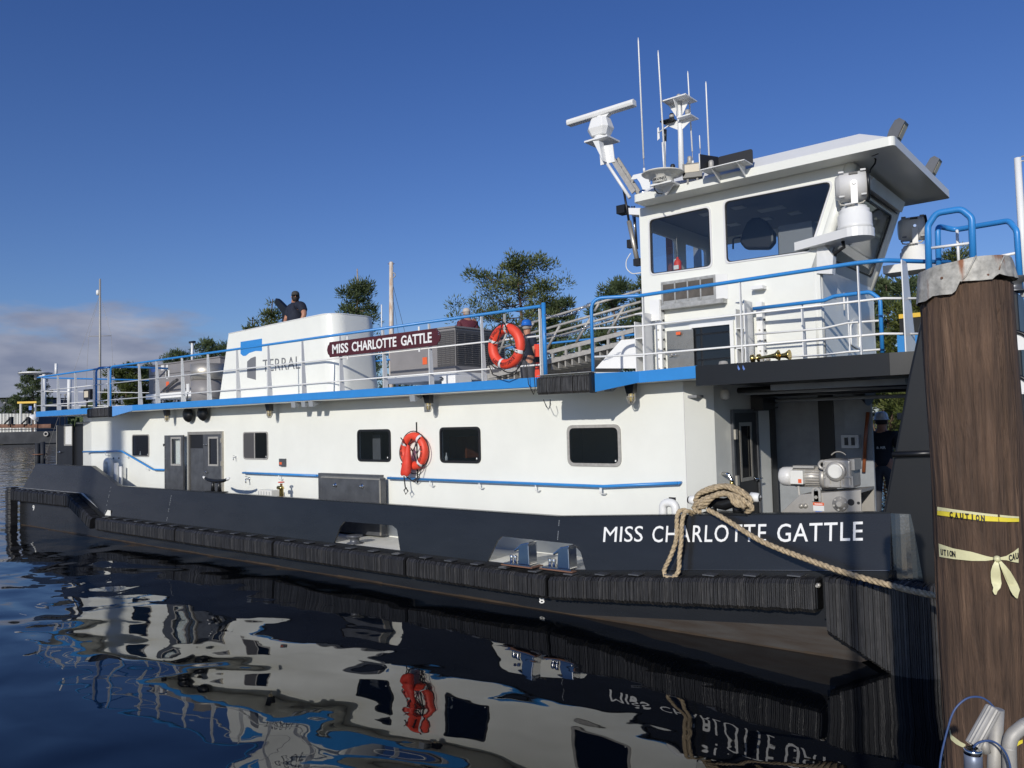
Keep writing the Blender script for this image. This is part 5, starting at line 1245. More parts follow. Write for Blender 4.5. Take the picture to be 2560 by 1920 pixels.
# dark screen with side light on its shelf, at the roof edge
Yq = 11.20
a, b = W('D', 1390, 1405, Y=Yq), W('D', 1828, 1335, Y=Yq)
zsf = rt + 0.04
sc_ = MB().box(a.x, b.x, Yq-0.02, Yq+0.30, zsf, zsf+0.012).build('side_light_shelf', M['white_plain'], boat)
h_s = W('D', 1828, 1215, Y=Yq+0.3).z
o_ = round_poly([Vector((a.x+0.15, Yq+0.30, zsf+0.013)), Vector((b.x, Yq+0.30, zsf+0.013)), Vector((b.x, Yq+0.30, zsf+0.25)), Vector((a.x+0.15, Yq+0.30, zsf+0.25))], 0.04)
MB().prism(o_, (0, 0.012, 0)).build('light_screen', M['ink'], sc_)
MB().prism([(a.x, Yq-0.02, zsf+0.013), (a.x+0.15, Yq+0.295, zsf+0.013), (a.x+0.15, Yq+0.295, zsf+0.25), (a.x, Yq-0.02, zsf+0.25)], (0.012, 0, 0)).build('light_screen', M['ink'], sc_)
MB().tube([(a.x-0.004, Yq-0.02, zsf+0.26), (a.x-0.004, Yq-0.02, zsf+0.01)], 0.010, 6).build('screen_edge', M['white_plain'], sc_)
p = W('D', 1490, 1390, Y=Yq+0.08); navlight(p.x, Yq+0.1, zsf+0.012, M['alu'], sc_)
for x in (1480, 1735):
    g_ = W('D', x, 1420, Y=Yq-0.05)
    MB().prism([(g_.x, Yq-0.02, zsf-0.001), (g_.x, YR0-0.002, zsf-0.001), (g_.x, YR0-0.002, rz+0.01), (g_.x, YR0-0.03, rz+0.01)], (0.012, 0, 0)).build('gusset', M['white_plain'], sc_)
# satellite dome on a bracket
Yd = 11.32
c = W('D', 1018, 1420, Y=Yd)
dm_ = MB().lathe([(0.15, -0.13), (0.17, -0.11), (0.17, -0.045), (0.27, 0.0), (0.335, 0.02), (0.345, 0.03), (0.335, 0.04), (0.2, 0.075), (0.02, 0.085)], (c.x, Yd, c.z), (0.03, 0.0, 1), 36).build('satellite_dome', M['offwhite'], boat)
text_mesh('FURUNO', 'lettering', M['ink'], dm_, (c.x-0.155, Yd-0.173, c.z-0.105), (1, 0.0, 0), (0, 0, 1), 0.30, 0.04, 0.004, 0.03, 1.15)
MB().prism([W('D', 975, 1495, Y=Yd), W('D', 1120, 1500, Y=Yd), W('D', 1050, 1610, Y=YR0-0.04), W('D', 1040, 1612, Y=YR0-0.04)], (0, 0.03, 0)).build('dome_bracket', M['white_plain'], dm_)
MB().box(c.x-0.17, c.x+0.2, Yd-0.12, Yd+0.25, c.z-0.16, c.z-0.135).build('dome_shelf', M['white_plain'], dm_)
MB().tube([W('D', 930, 1510, Y=Yd), W('D', 935, 1560, Y=Yd-0.05), W('D', 970, 1595, Y=Yd-0.1), W('D', 1010, 1598, Y=Yd-0.1)], 0.010, 6).build('cable', M['cord'], dm_)
# white cranked bracket plate carrying the first whip
Yk = 12.35
kp = [W('D', x, y, Y=Yk) for x, y in ((700, 1455), (722, 1412), (830, 1388), (870, 1378), (888, 1400), (888, 1600), (830, 1590), (790, 1490), (760, 1448), (725, 1455))]
MB().prism(kp, (0, 0.02, 0)).build('antenna_bracket', M['white_plain'], boat)
p = W('D', 820, 1545, Y=11.7); bl = MB().lathe([(0.07, 0), (0.07, 0.07), (0.04, 0.09)], (p.x, 11.7, rt+0.02), n=14).build('bell', M['chrome'], boat)
# radar on its folding boom
Yz = 12.35
b0, b1 = W('D', 745, 1600, Y=Yz), W('D', 520, 1250, Y=Yz)
boom = MB()
for dy in (-0.10, 0.10):
    u = (b1-b0).normalized(); v = Vector((u.z, 0, -u.x))
    boom.prism([b0+v*0.07+Vector((0, dy, 0)), b1+v*0.07+Vector((0, dy, 0)), b1-v*0.02+Vector((0, dy, 0)), b0-v*0.02+Vector((0, dy, 0))], (0, 0.03, 0))
for t in (0.15, 0.35, 0.55, 0.75, 0.92):
    q_ = b0.lerp(b1, t); boom.box(q_.x-0.02, q_.x+0.02, Yz-0.09, Yz+0.10, q_.z-0.03, q_.z+0.03)
bm_ = boom.build('radar_boom', M['alu'], boat)
b2, b3 = W('D', 690, 1640, Y=Yz-0.12), W('D', 470, 1305, Y=Yz-0.12)
MB().tube([b2, b3], 0.030, 10).build('boom_stay', M['white_plain'], bm_)
# column under the radar
pl_ = [W('D', x, y, Y=Yz-0.12) for x, y in ((372, 1100), (535, 1105), (538, 1290), (465, 1300))]
rc = MB().prism([W('D', x, y, Y=Yz-0.12) for x, y in ((385, 1130), (520, 1110), (540, 1280), (400, 1315), (392, 1215), (450, 1200))], (0, 0.02, 0)).build('radar_pedestal', M['white_plain'], boat)
MB().prism([W('D', x, y, Y=Yz-0.11) for x, y in ((372, 1098), (430, 1095), (468, 1290))], (0, -0.16, 0)).build('pedestal_gusset', M['white_plain'], rc)
c = W('D', 415, 1075, Y=Yz); MB().box(c.x-0.25, c.x+0.25, Yz-0.22, Yz+0.22, c.z-0.03, c.z).build('pedestal_plate', M['white_plain'], rc)
MB().lathe([(0.20, 0), (0.17, 0.03), (0.13, 0.05), (0.13, 0.13)], (c.x-0.02, Yz, c.z+0.001), n=20).build('pedestal_neck', M['white_plain'], rc)
gcx = W('D', 402, 950, Y=Yz)
def hexbox(c, w0, w1, w2, d0, d1, d2, z0, z1, z2):
    m = MB(); rings = []
    for w_, d_, z in ((w0, d0, z0), (w1, d1, z1), (w2, d2, z2)):
        cc = 0.55
        rings.append([(c.x+sx*w_, c.y+sy*d_, z) for sx, sy in ((-1, -cc), (-cc*1.2, -1), (cc*1.2, -1), (1, -cc), (1, cc), (cc*1.2, 1), (-cc*1.2, 1), (-1, cc))])
    vs = [q for r_ in rings for q in r_]
    m.add(vs, [(i, (i+1) % 8, 8+(i+1) % 8, 8+i) for i in range(8)] + [(8+i, 8+(i+1) % 8, 16+(i+1) % 8, 16+i) for i in range(8)] + [tuple(range(8))[::-1], tuple(range(16, 24))])
    return m
zA = W('D', 400, 1035, Y=Yz).z; zB = W('D', 400, 965, Y=Yz).z; zC = W('D', 400, 862, Y=Yz).z
gb = hexbox(Vector((gcx.x, Yz, 0)), 0.16, 0.225, 0.165, 0.14, 0.19, 0.14, zA, zB, zC).build('radar_gearbox', M['white_plain'], boat)
bevel(gb, 0.012)
MB().lathe([(0.09, 0), (0.07, 0.05)], (gcx.x, Yz, zC+0.001), n=16).build('rotor_neck', M['white_plain'], gb)
e0, e1 = W('D', 85, 915, Y=Yz), W('D', 740, 725, Y=Yz)
u = (e1-e0); u.z = 0; u.normalize(); n_s = Vector((u.y, -u.x, 0)); zc = zC+0.10
L2 = 0.66; cx_ = Vector((gcx.x, Yz, zc))
e0 = cx_ - u*((cx_-e0).dot(u)); e1 = cx_ + u*((e1-cx_).dot(u))
prf = [(-0.075, -0.05), (0.075, -0.05), (0.095, 0.0), (0.085, 0.05), (0.03, 0.075), (-0.06, 0.06)]
rb = MB().prism([e0+n_s*a+Vector((0, 0, b)) for a, b in prf], e1-e0).build('radar_antenna', M['white_plain'], gb)
bevel(rb, 0.015)
MB().prism([cx_-u*0.16+n_s*0.05+Vector((0, 0, -0.052)), cx_+u*0.22+n_s*0.05+Vector((0, 0, -0.052)), cx_+u*0.16+n_s*0.05+Vector((0, 0, -0.10)), cx_-u*0.10+n_s*0.05+Vector((0, 0, -0.10))], n_s*-0.10).build('antenna_bracket', M['white_plain'], gb)
# hydraulic strut and hinge down the aft wall
s0, s1, s2 = W('E', 205, 190, Y=12.25), W('E', 250, 460, Y=12.25), W('E', 325, 815, Y=12.25)
hy = MB().tube([s1, s2], 0.042, 12).build('hydraulic_strut', M['steel'], boat)
MB().tube([s0, s1], 0.022, 8).build('piston_rod', M['rubbertrim'], hy)
MB().box(s2.x-0.06, s2.x+0.07, 12.2, 12.32, s2.z-0.06, s2.z+0.06).build('pin_block', M['rubbertrim'], hy)
MB().box(W('E', 270, 700, Y=12.3).x-0.06, W('E', 270, 700, Y=12.3).x+0.04, 12.25, 12.35, W('E', 270, 690, Y=12.3).z, W('E', 270, 620, Y=12.3).z).build('valve_block', M['rubbertrim'], hy)
for xa_, ya_, xb_, yb_ in ((275, 330, 318, 680), (295, 330, 322, 700)):
    MB().tube([W('E', xa_, ya_, Y=12.35), W('E', xb_, yb_, Y=12.35)], 0.016, 8).build('strut_guide', M['chrome'] if xa_ < 290 else M['rubbertrim'], hy)
MB().box(W('E', 215, 360, Y=12.3).x-0.12, W('E', 215, 360, Y=12.3).x+0.05, 12.2, 12.4, W('E', 215, 395, Y=12.3).z, W('E', 215, 325, Y=12.3).z).build('floodlight', M['blackdeck'], boat)
MB().prism([W('E', 245, 345, Y=12.1), W('E', 350, 345, Y=12.1), W('E', 345, 405, Y=12.1), W('E', 250, 400, Y=12.1)], (0, 0.3, 0)).build('hinge_bracket', M['white_plain'], boat)
MB().tube(round_path([W('E', 265, 735, Y=12.2), W('E', 225, 800, Y=12.2), W('E', 225, 870, Y=12.2), W('E', 275, 915, Y=12.2), W('E', 360, 905, Y=12.2)], 0.15), 0.009, 6).build('hose', M['offwhite'], hy)
# brass air horns at the edge of the wheelhouse deck
def air_horn(k, xa_, ya_, xb_, yb_, Y, r):
    a, b = W(k, xa_, ya_, Y=Y), W(k, xb_, yb_, Y=Y); d = (b-a); L = d.length
    o = MB().lathe([(r*0.9, -0.04), (r*0.95, 0.0), (r*0.35, 0.02), (r*0.28, L*0.25), (r*0.4, L*0.6), (r*0.62, L*0.85), (r*1.15, L*0.97), (r*1.25, L)], a, d, 20).build('air_horn', M['brass'], boat)
    MB().box(a.x+0.1, a.x+0.14, Y-0.03, Y+0.03, a.z-0.13, a.z-0.02).build('foot', M['steel'], o)
air_horn('G', 1330, 55, 1545, 28, 11.0, 0.062); air_horn('G', 1385, 50, 1640, 25, 11.2, 0.062)
p = W('G', 1065, 95, Y=11.1); MB().lathe([(0.13, 0), (0.12, 0.02), (0.07, 0.03), (0.06, 0.07), (0.03, 0.08)], (p.x, 11.1, ZU+0.0), n=16).build('deck_fitting', M['alu'], boat)
for x in (1197, 1240): MB().prism([W('G', x-6, 112, Y=10.798), W('G', x+14, 148, Y=10.798), W('G', x+2, 158, Y=10.798), W('G', x-8, 140, Y=10.798)], (0, -0.002, 0)).build('blue_tape', M['bluesticker'], boat)
# ------------------------------------------------------------------ push knee at the bow
yk0, yk1 = 10.38, 10.95
kn = [(-2.72, 1.72), (-2.36, 3.40), (-2.20, 4.05), (-2.05, 4.34), (-1.42, 4.36), (-1.20, 4.30), (-1.16, -0.3), (-1.9, -0.3)]
knee = MB().prism([(x, yk0, z) for x, z in kn], (0, yk1-yk0, 0)).build('push_knee', M['blackdeck'], boat)
bevel(knee, 0.03)
MB().tube([W('e', 1075, -150, Y=yk0-0.05), W('e', 1500, -165, Y=yk0-0.05)], 0.035, 10).build('grab_bar', M['blackdeck'], knee)
for yy in (845, 955, 1080):
    c = W('P', 2535, yy+15, Y=yk0-0.02)
    pts = [(c.x+0.16*math.cos(a), yk0-0.012, c.z-0.07+0.19*math.sin(a)) for a in [math.radians(i*15) for i in range(13)]]
    st_ = MB().prism(pts, (0, 0.009, 0)).build('step_recess', M['white_plain'], knee)
    MB().tube([(c.x+0.175*math.cos(a), yk0-0.03, c.z-0.07+0.205*math.sin(a)) for a in [math.radians(i*15) for i in range(13)]], 0.022, 8).build('step_tread', M['blackdeck'], knee)
p = W('H', 2130, 100, Y=yk0+0.3); MB().lathe([(0.16, 0), (0.09, 0.03), (0.085, 0.10), (0.17, 0.15), (0.17, 0.17)], (p.x, yk0+0.25, 4.33), n=18).build('capstan', M['darksteel'], knee)
# ------------------------------------------------------------------ exhaust casing with the company mark
YC = 11.8
TLc, TRc = W('B', 245, 670, Y=YC), W('B', 1040, 505, Y=YC)
BLx = W('B', 160, 1220, Y=YC).x; xr = -14.92
zt0, zt1 = TLc.z, TRc.z
yfar = 13.28
def ring_at(z, t):
    xl = BLx + (TLc.x-BLx)*t; xrr = xr - 0.20*t; r = 0.42
    pts = [(xl, yfar), (xl, YC+0.02)]
    pts += [(xl+0.02, YC)]
    for i in range(9):
        a = math.radians(90*i/8); pts.append((xrr-r+r*math.sin(a), YC+r-r*math.cos(a)))
    for i in range(9):
        a = math.radians(90*i/8); pts.append((xrr-r+r*math.cos(a), yfar-r+r*math.sin(a)))
    return pts
rows = []
for t in (0.0, 1.0):
    rows.append([Vector((x, y, (3.735 if t == 0 else zt0 + (zt1-zt0)*(x-TLc.x)/(TRc.x-TLc.x)))) for x, y in ring_at(0, t)])
m = len(rows[0]); mb = MB(); mb.add(rows[0]+rows[1], [(i, (i+1) % m, m+(i+1) % m, m+i) for i in range(m)], False)
for i in range(len(mb.sm)): mb.sm[i] = 3 <= i <= 20
mb.add([(BLx+0.3, YC+0.05, 4.55), (xr-0.25, YC+0.05, 4.55), (xr-0.25, yfar-0.05, 4.55), (BLx+0.3, yfar-0.05, 4.55)], [(0, 1, 2, 3)])
casing = mb.build('exhaust_casing', M['white'], boat)
MB().box(BLx+0.02, BLx+2.4, YC-0.05, YC-0.003, 3.735, 3.80).build('casing_coaming', M['white_plain'], casing)
cq = lambda x, y: W('B', x, y, Y=YC-0.004)
lg = [cq(350, 742), cq(535, 713), cq(535, 822), cq(480, 820), cq(425, 838), cq(395, 862), cq(372, 864), cq(350, 845)]
MB().prism(lg, (0, 0.003, 0)).build('blue_emblem', M['blue'], casing)
lg = [cq(407, 912), cq(438, 884), cq(470, 870), cq(482, 870), cq(482, 1070), cq(407, 1050)]
MB().prism(lg, (0, 0.003, 0)).build('grey_emblem', M['greyink'], casing)
a, b, t = cq(543, 1000), cq(866, 972), cq(543, 893)
text_mesh('TERRAL', 'lettering', M['greyink'], casing, a+Vector((0, 0, 0.0)), (b-a), (0, 0, 1), (b-a).length, (t-a).length*0.96, 0.003, -0.004, 1.05)
MB().tube([p+Vector((0, 0, -0.004)) for p in rows[1]], 0.014, 6, closed=True).build('casing_rim', M['white_plain'], casing)
# ------------------------------------------------------------------ air conditioning units on the upper deck
def ac_unit(name, label, x0, x1, y0, y1, z0, z1, louver='side', group=None):
    t = thing(name, label, 'air conditioner', ((x0+x1)/2, (y0+y1)/2, z0), group)
    bevel(MB().box(x0, x1, y0, y1, z0+0.16, z1).build('cabinet', M['acgrey'], t), 0.02)
    MB().box(x0-0.03, x1+0.03, y0-0.03, y1+0.03, z1-0.005, z1+0.03).build('top_cover', M['acgrey'], t)
    MB().box(x0-0.08, x1+0.08, y0-0.06, y1+0.06, z0, z0+0.155).build('mounting_base', M['white_plain'], t)
    return t
# big condenser behind the name board
x0, x1 = W('B', 1640, 980, Y=12.6).x, W('C', 480, 600, Y=12.6).x
zt_ = W('C', 480, 268, Y=12.6).z; zb3 = W('C', 480, 600, Y=12.6).z
xr2 = x1
big = ac_unit('condenser_unit', 'large grey condenser unit with dark louvred sides behind the name board', x0, xr2, 12.6, 14.3, zb3-0.3, zt_, None)
lv = MB()
xa = W('C', 320, 450, Y=12.59).x
for j in range(4):
    u0 = xa + (xr2-xa)*j/4+0.012; u1 = xa+(xr2-xa)*(j+1)/4-0.012
    for i in range(17):
        z = zb3+0.05+(zt_-zb3-0.13)*i/17
        lv.prism([(u0, 12.598, z), (u0, 12.585, z), (u0, 12.575, z+0.012), (u0, 12.588, z+0.012)], (u1-u0, 0, 0))
lv.build('louver', M['acgrey'], big, kind='stuff')
MB().box(xa, xr2-0.01, 12.594, 12.599, zb3, zt_-0.06).build('louver_backing', M['acdark'], big)
MB().box(xr2+0.001, xr2+0.006, 12.62, 14.28, zb3, zt_-0.05).build('louver_backing', M['acdark'], big)
lv = MB()
for j in range(7):
    y0 = 12.66+j*0.235
    for i in range(15):
        z = zb3+0.05+(zt_-zb3-0.14)*i/15
        lv.prism([(xr2+0.007, y0, z), (xr2+0.02, y0, z), (xr2+0.03, y0, z+0.012), (xr2+0.017, y0, z+0.012)], (0, 0.21, 0))
lv.build('louver', M['acgrey'], big, kind='stuff')
p = W('C', 220, 560, Y=12.594); MB().box(p.x-0.09, p.x+0.05, 12.590, 12.596, p.z-0.08, p.z+0.08).build('warning_sticker', M['redsticker'], big)
# left unit with the maker's badge and stickers, beside a stainless drum
Yl_ = 12.5
x0, x1 = W('A', 1285, 1000, Y=Yl_).x, W('A', 1900, 1000, Y=Yl_).x
zt_ = W('A', 1285, 955, Y=Yl_).z; zb3 = W('A', 1285, 1170, Y=Yl_).z
lu = ac_unit('condenser_unit', 'grey condenser unit with blue oval badge near the stern', x0, x1, Yl_, 13.9, zb3-0.16-0.1, zt_)
p = W('A', 1325, 984, Y=Yl_-0.004); MB().lathe([(0.10, 0), (0.10, 0.004)], p, (0, -1, 0), 24, sx=1.4, sy=0.8, ref=(1, 0, 0)).build('oval_badge', M['bluesticker'], lu)
for x, y, w_, h_, mm in ((1403, 963, .09, .09, 'sticker'), (1447, 1020, .12, .12, 'sticker'), (1443, 1000, .05, .22, 'sticker'), (1447, 1118, .09, .12, 'redsticker')):
    p = W('A', x, y, Y=Yl_-0.004); MB().box(p.x-w_, p.x+w_, p.y, p.y+0.003, p.z-h_, p.z+h_).build('label', M[mm], lu)
MB().box(x0, x1-1.5, Yl_-0.003, Yl_+0.0, zt_-0.32, zt_-0.30).build('panel_joint', M['acdark'], lu)
Yd_ = 11.75
c0, c1 = W('A', 1575, 1000, Y=Yd_), W('A', 1772, 1000, Y=Yd_)
cxm = (c0.x+c1.x)/2; rr = (c1.x-c0.x)*0.40
zd1, zd0 = W('A', 1670, 930, Y=Yd_).z, W('A', 1670, 1070, Y=Yd_).z
dr = thing('exhaust_drum', 'brushed stainless drum with grey lower shell beside the stern condenser unit', 'drum', (cxm, 12.2, ZU))
MB().lathe([(rr*0.97, zd0+0.0-ZU), (rr*0.97, zd1-ZU)], (cxm, 12.2, ZU), n=40).build('steel_band', M['steel'], dr)
MB().lathe([(rr*0.93, 0.0), (rr*0.93, zd0-ZU-0.005)], (cxm, 12.2, ZU), n=40).build('lower_shell', M['acgrey'], dr)
p = W('A', 1620, 1110, Y=12.2-rr); MB().box(p.x-0.07, p.x+0.07, p.y+0.0, p.y+0.03, p.z-0.22, p.z+0.02).build('junction_box', M['sticker'], dr)
MB().tube(round_path([p+Vector((0, 0.02, -0.2)), p+Vector((0.02, -0.05, -0.55)), p+Vector((0.12, 0.0, -0.75))], 0.2), 0.012, 6).build('cable', M['cord'], dr)
MB().tube(round_path([W('A', 1415, 1165, Y=12.4), W('A', 1500, 1090, Y=12.35), W('A', 1530, 1070, Y=12.3)], 0.1), 0.05, 8).build('duct', M['acdark'], dr)
# light posts and box at the stern
def post_(name, label, cat, k, xb_, yb_, xt, yt, Y, r, m, cap=None):
    a, b = W(k, xb_, yb_, Y=Y), W(k, xt, yt, Y=Y)
    return MB().tube([a, b], r, 10).build(name, m, boat)
post_('antenna_post', '', '', 'g', 555, 405, 555, 200, 10.9, 0.045, M['white_plain'])
s_ = post_('antenna_post', '', '', 'g', 352, 1005, 350, 385, 11.4, 0.06, M['white_plain'])
post_('antenna_post', '', '', 'g', 782, 980, 785, 475, 13.2, 0.075, M['white_plain'])
c = W('g', 205, 372, Y=11.4)
MB().lathe([(0.05, -0.22), (0.06, -0.05), (0.5, -0.02), (0.56, 0.02), (0.45, 0.05), (0.02, 0.08)], c, n=28).build('satellite_dome', M['white_plain'], boat)
MB().tube([c+Vector((0.2, 0, -0.1)), W('g', 350, 420, Y=11.4)], 0.03, 8).build('dome_arm', M['white_plain'], s_)
a, b = W('g', 1028, 650, Y=11.6), W('g', 1142, 820, Y=11.6)
fl_ = MB().box(a.x, b.x, 11.6, 11.72, b.z, a.z).build('floodlight', M['blackdeck'], boat)
MB().box(a.x+0.07, b.x-0.14, 11.59, 11.598, b.z+0.08, a.z-0.06).build('lens', M['lamp'], fl_)
MB().tube([W('g', 1090, 820, Y=11.66), W('g', 1085, 990, Y=11.66)], 0.03, 8).build('stand', M['blackdeck'], fl_)
p = W('g', 235, 1130, Y=10.95); MB().lathe([(0.06, 0), (0.16, 0.16), (0.17, 0.2)], (p.x, 10.95, p.z+0.1), (-0.4, -0.5, -0.75), 18).build('deck_light', M['white_plain'], boat)
# small items seen between deck edge and rail
p = W('B', 2100, 1060, Y=11.4)
bx_ = thing('tool_box', 'white box with black handle standing behind the rail below the condenser', 'box', (p.x+0.3, 11.6, ZU))
bevel(MB().box(p.x-0.05, W('C', 475, 700, Y=11.4).x, 11.4, 11.9, ZU, W('C', 345, 690, Y=11.4).z).build('body', M['white_plain'], bx_), 0.02)
MB().tube(round_path([W('C', 345, 703, Y=11.38), W('C', 368, 706, Y=11.36), W('C', 362, 722, Y=11.36), W('C', 345, 725, Y=11.38)], 0.02), 0.012, 6).build('handle', M['blackdeck'], bx_)
# ------------------------------------------------------------------ sloping aluminium gangway behind the railing
YG = 13.4
gw = thing('gangway', 'long aluminium gangway with tube handrails sloping up towards the wheelhouse', 'gangway', (W('h', 450, 1200, Y=YG).x, YG, ZU))
def gl(x0, y0, x1, y1, Y=YG): return W('h', x0, y0, Y=Y), W('h', x1, y1, Y=Y)
a, b = gl(430, 1090, 1960, 690); d = b-a
a = a - d*0.75
th = 0.085
for Y_, nm in ((YG, 'side_beam'), (YG+0.95, 'side_beam')):
    off = Vector((0, Y_-YG, 0))
    MB().prism([a+off, b+off, b+off+Vector((0, 0, -th)), a+off+Vector((0, 0, -th))], (0, 0.05, 0)).build('side_beam', M['alu'], gw)
    lo_ = Vector((0, 0, -0.20))
    MB().prism([a+off+lo_, b+off+lo_, b+off+lo_+Vector((0, 0, -th)), a+off+lo_+Vector((0, 0, -th))], (0, 0.05, 0)).build('lower_beam', M['alu'], gw)
N = 22
tm = None
for i in range(N):
    q_ = a.lerp(b, (i+0.5)/N)
    if tm is None:
        tm = MB().box(q_.x-0.14, q_.x+0.14, YG+0.051, YG+0.949, q_.z-0.22, q_.z-0.19).box(q_.x+0.11, q_.x+0.14, YG+0.051, YG+0.949, q_.z-0.40, q_.z-0.22).build('tread', M['alu'], gw); q0 = q_
        vm = MB().box(q_.x-0.02, q_.x+0.03, YG+0.002, YG+0.045, q_.z-0.198, q_.z-0.087).build('spacer', M['alu'], gw)
    else:
        copy_part(tm, q_-q0)
        if i % 2 == 0: copy_part(vm, q_-q0)
for Y_ in (YG+0.025, YG+0.975):
    o = Vector((0, Y_-YG, 0))
    r0, r1 = gl(420, 535, 2090, 35); r2, r3 = gl(430, 710, 2090, 235); r4, r5 = gl(430, 820, 2090, 345)
    dd = (r1-r0); 
    if Y_ < YG+0.5:
        for (p0, p1) in ((r0, r1), (r2, r3), (r4, r5)): MB().tube([p0-(p1-p0)*0.62, p1], 0.026, 10).build('handrail', M['alu'], gw)
        for (xt, yt, xb_, yb_) in ((235, 600, 80, 860), (690, 650, 450, 1080), (1230, 500, 970, 940), (1365, 265, 1290, 400), (1800, 325, 1520, 790), (-200, 700, -360, 1130)):
            p0, p1 = gl(xt, yt, xb_, yb_); MB().tube([p0, p1], 0.028, 8).build('baluster', M['alu'], gw)
    else:
        off = Vector((0, 0.95, -0.0)); MB().tube([r2-(r3-r2)*0.6+off, r3+off], 0.022, 8).build('handrail', M['alu'], gw)
# brown-grey wall below the gangway (after part of the house top)
p0, p1 = W('h', 752, 1300, Y=14.6), W('h', 1700, 1300, Y=14.6)
MB().box(p0.x, p1.x, 14.6, 14.7, ZU, W('h', 1250, 1080, Y=14.6).z).build('deck_wall', M['acgrey'], boat)
# fire hose box, orange
p = W('h', 290, 1080, Y=11.9); q_ = W('h', 330, 1190, Y=11.9)
oc = thing('orange_case', 'upright orange case standing behind the rail post beside the life ring', 'case', (p.x, 11.95, ZU))
MB().box(p.x-0.06, p.x+0.05, 11.9, 12.05, ZU, W('h', 290, 970, Y=11.9).z).build('body', M['orange'], oc)
MB().box(p.x-0.065, p.x+0.055, 11.895, 12.055, q_.z-0.1, q_.z).build('black_strap', M['cord'], oc)
# ------------------------------------------------------------------ name board on the rail
Ynb = 10.66
nb = thing('name_board', 'maroon board with white lettering MISS CHARLOTTE GATTLE hung on the rail', 'sign', (-12.1, Ynb, 4.6))
P1, P2, P3, P4 = W('B', 1118, 745, Y=Ynb), W('B', 2040, 622, Y=Ynb), W('B', 2046, 775, Y=Ynb), W('B', 1120, 874, Y=Ynb)
xl, xr_, z1, z0 = P1.x, P2.x, (P1.z+P2.z)/2, (P3.z+P4.z)/2
zz = (z0+z1)/2; hh = (z1-z0)/2
shape = [(xl, z0), (xr_, z0), (xr_+0.02, zz-hh*0.7), (xr_+0.07, zz-hh*0.55), (xr_+0.10, zz), (xr_+0.07, zz+hh*0.55), (xr_+0.02, zz+hh*0.7), (xr_, z1), (xl, z1), (xl-0.02, zz+hh*0.7), (xl-0.06, zz+hh*0.55), (xl-0.09, zz), (xl-0.06, zz-hh*0.55), (xl-0.02, zz-hh*0.7)]
bevel(MB().prism([(x, Ynb, z) for x, z in shape], (0, 0.03, 0)).build('board', M['maroon'], nb), 0.006)
bq = lambda x, y: W('B', x, y, Y=Ynb-0.004)
for wd, x0, x1 in (('MISS', 1143, 1280), ('CHARLOTTE', 1312, 1697), ('GATTLE', 1738, 2003)):
    u0, u1 = bq(x0, 800).x, bq(x1, 750).x
    text_mesh(wd, 'lettering', M['letter'], nb, (u0, Ynb-0.001, zz-hh*0.60), (1, 0, 0), (0, 0, 1), u1-u0, hh*1.22, 0.006, 0.022)
for x in (xl+0.55, xr_-0.5): MB().box(x-0.02, x+0.02, Ynb+0.031, Ynb+0.045, z0-0.08, z1+0.08).build('clamp', M['white_plain'], nb)
for zz2 in (zz+hh*0.4, zz+hh*0.2): MB().tube([(xr_+0.05, Ynb-0.002, zz2), (xr_+0.08, Ynb-0.002, zz2)], 0.01, 6).build('screw', M['chrome'], nb)
# ------------------------------------------------------------------ life rings
def curved_text(txt, c, R, r, a0, a1, u, v, n, parent, h=0.06, bold=0.03):
    """letters standing on the front of a ring, running from angle a0 to a1"""
    u, v, n = Vector(u), Vector(v), Vector(n)
    N = len(txt); big = MB()
    for i, ch in enumerate(txt):
        if ch == ' ': continue
        a = a0 + (a1-a0)*(i+0.5)/N
        er = u*math.cos(a)+v*math.sin(a); et = (v*math.cos(a)-u*math.sin(a)); sgn = 1 if a1 > a0 else -1
        ux, uz = et*sgn, (-er if sgn > 0 else er)
        w_ = abs(a1-a0)*R/N*0.74
        if ch in 'I.,': w_ *= 0.35
        o = c + er*R + n*(r+0.003) - ux*w_/2 - uz*h/2
        t = text_mesh(ch, 'tmp', M['ink'], None, o, ux, uz, w_, h, 0.003, bold)
        b0 = len(big.v); off = t.location
        big.v += [vv.co+off for vv in t.data.vertices]
        for p in t.data.polygons: big.f.append([k+b0 for k in p.vertices]); big.sm.append(False)
        me = t.data; bpy.data.objects.remove(t); bpy.data.meshes.remove(me)
    return big.build('lettering', M['ink'], parent)
def life_ring(c, R, r, label, txt, bands, u=(1, 0, 0), v=(0, 0, 1)):
    c = Vector(c); u, v = Vector(u).normalized(), Vector(v).normalized(); n = u.cross(v)
    if n.y > 0: n = -n
    t = thing('life_ring', label, 'life ring', c, 'orange life rings on the boat')
    m = MB().torus(c, R, r, u, v, 48, 14)
    ring = m.build('ring', M['orange'], t)
    for a in bands:
        MB().torus(c, R, r*1.02, u, v, 5, 14, a-0.085, a+0.085).build('reflective_band', M['tape_reflect'], t)
    for k_, (a0, a1, s) in enumerate(txt): curved_text(s, c, R, r, a0, a1, u, v, n, t, r*0.62)
    ln = MB()
    for i, a in enumerate(bands):
        a2 = bands[(i+1) % len(bands)]
        if a2 < a: a2 += 2*math.pi
        pts = [c + (u*math.cos(a+(a2-a)*s/8)+v*math.sin(a+(a2-a)*s/8))*(R+r*(1.05+0.55*math.sin(math.pi*s/8))) - Vector((0, 0, 0.03*math.sin(math.pi*s/8))) for s in range(9)]
        ln.tube(pts, 0.010, 6)
    ln.build('grab_line', M['cord'], t)
    return t
d45 = math.radians
c1 = W('b', 1850, 440, Y=YW-0.09)
lr1 = life_ring(c1, 0.295, 0.085, 'orange life ring hung on the white deckhouse wall with a red bag inside', [(d45(200), d45(130), 'LAKE PROVIDENCE'), (d45(20), d45(-45), 'MISS CHARLOTTE')], [d45(55), d45(150), d45(222), d45(308)])
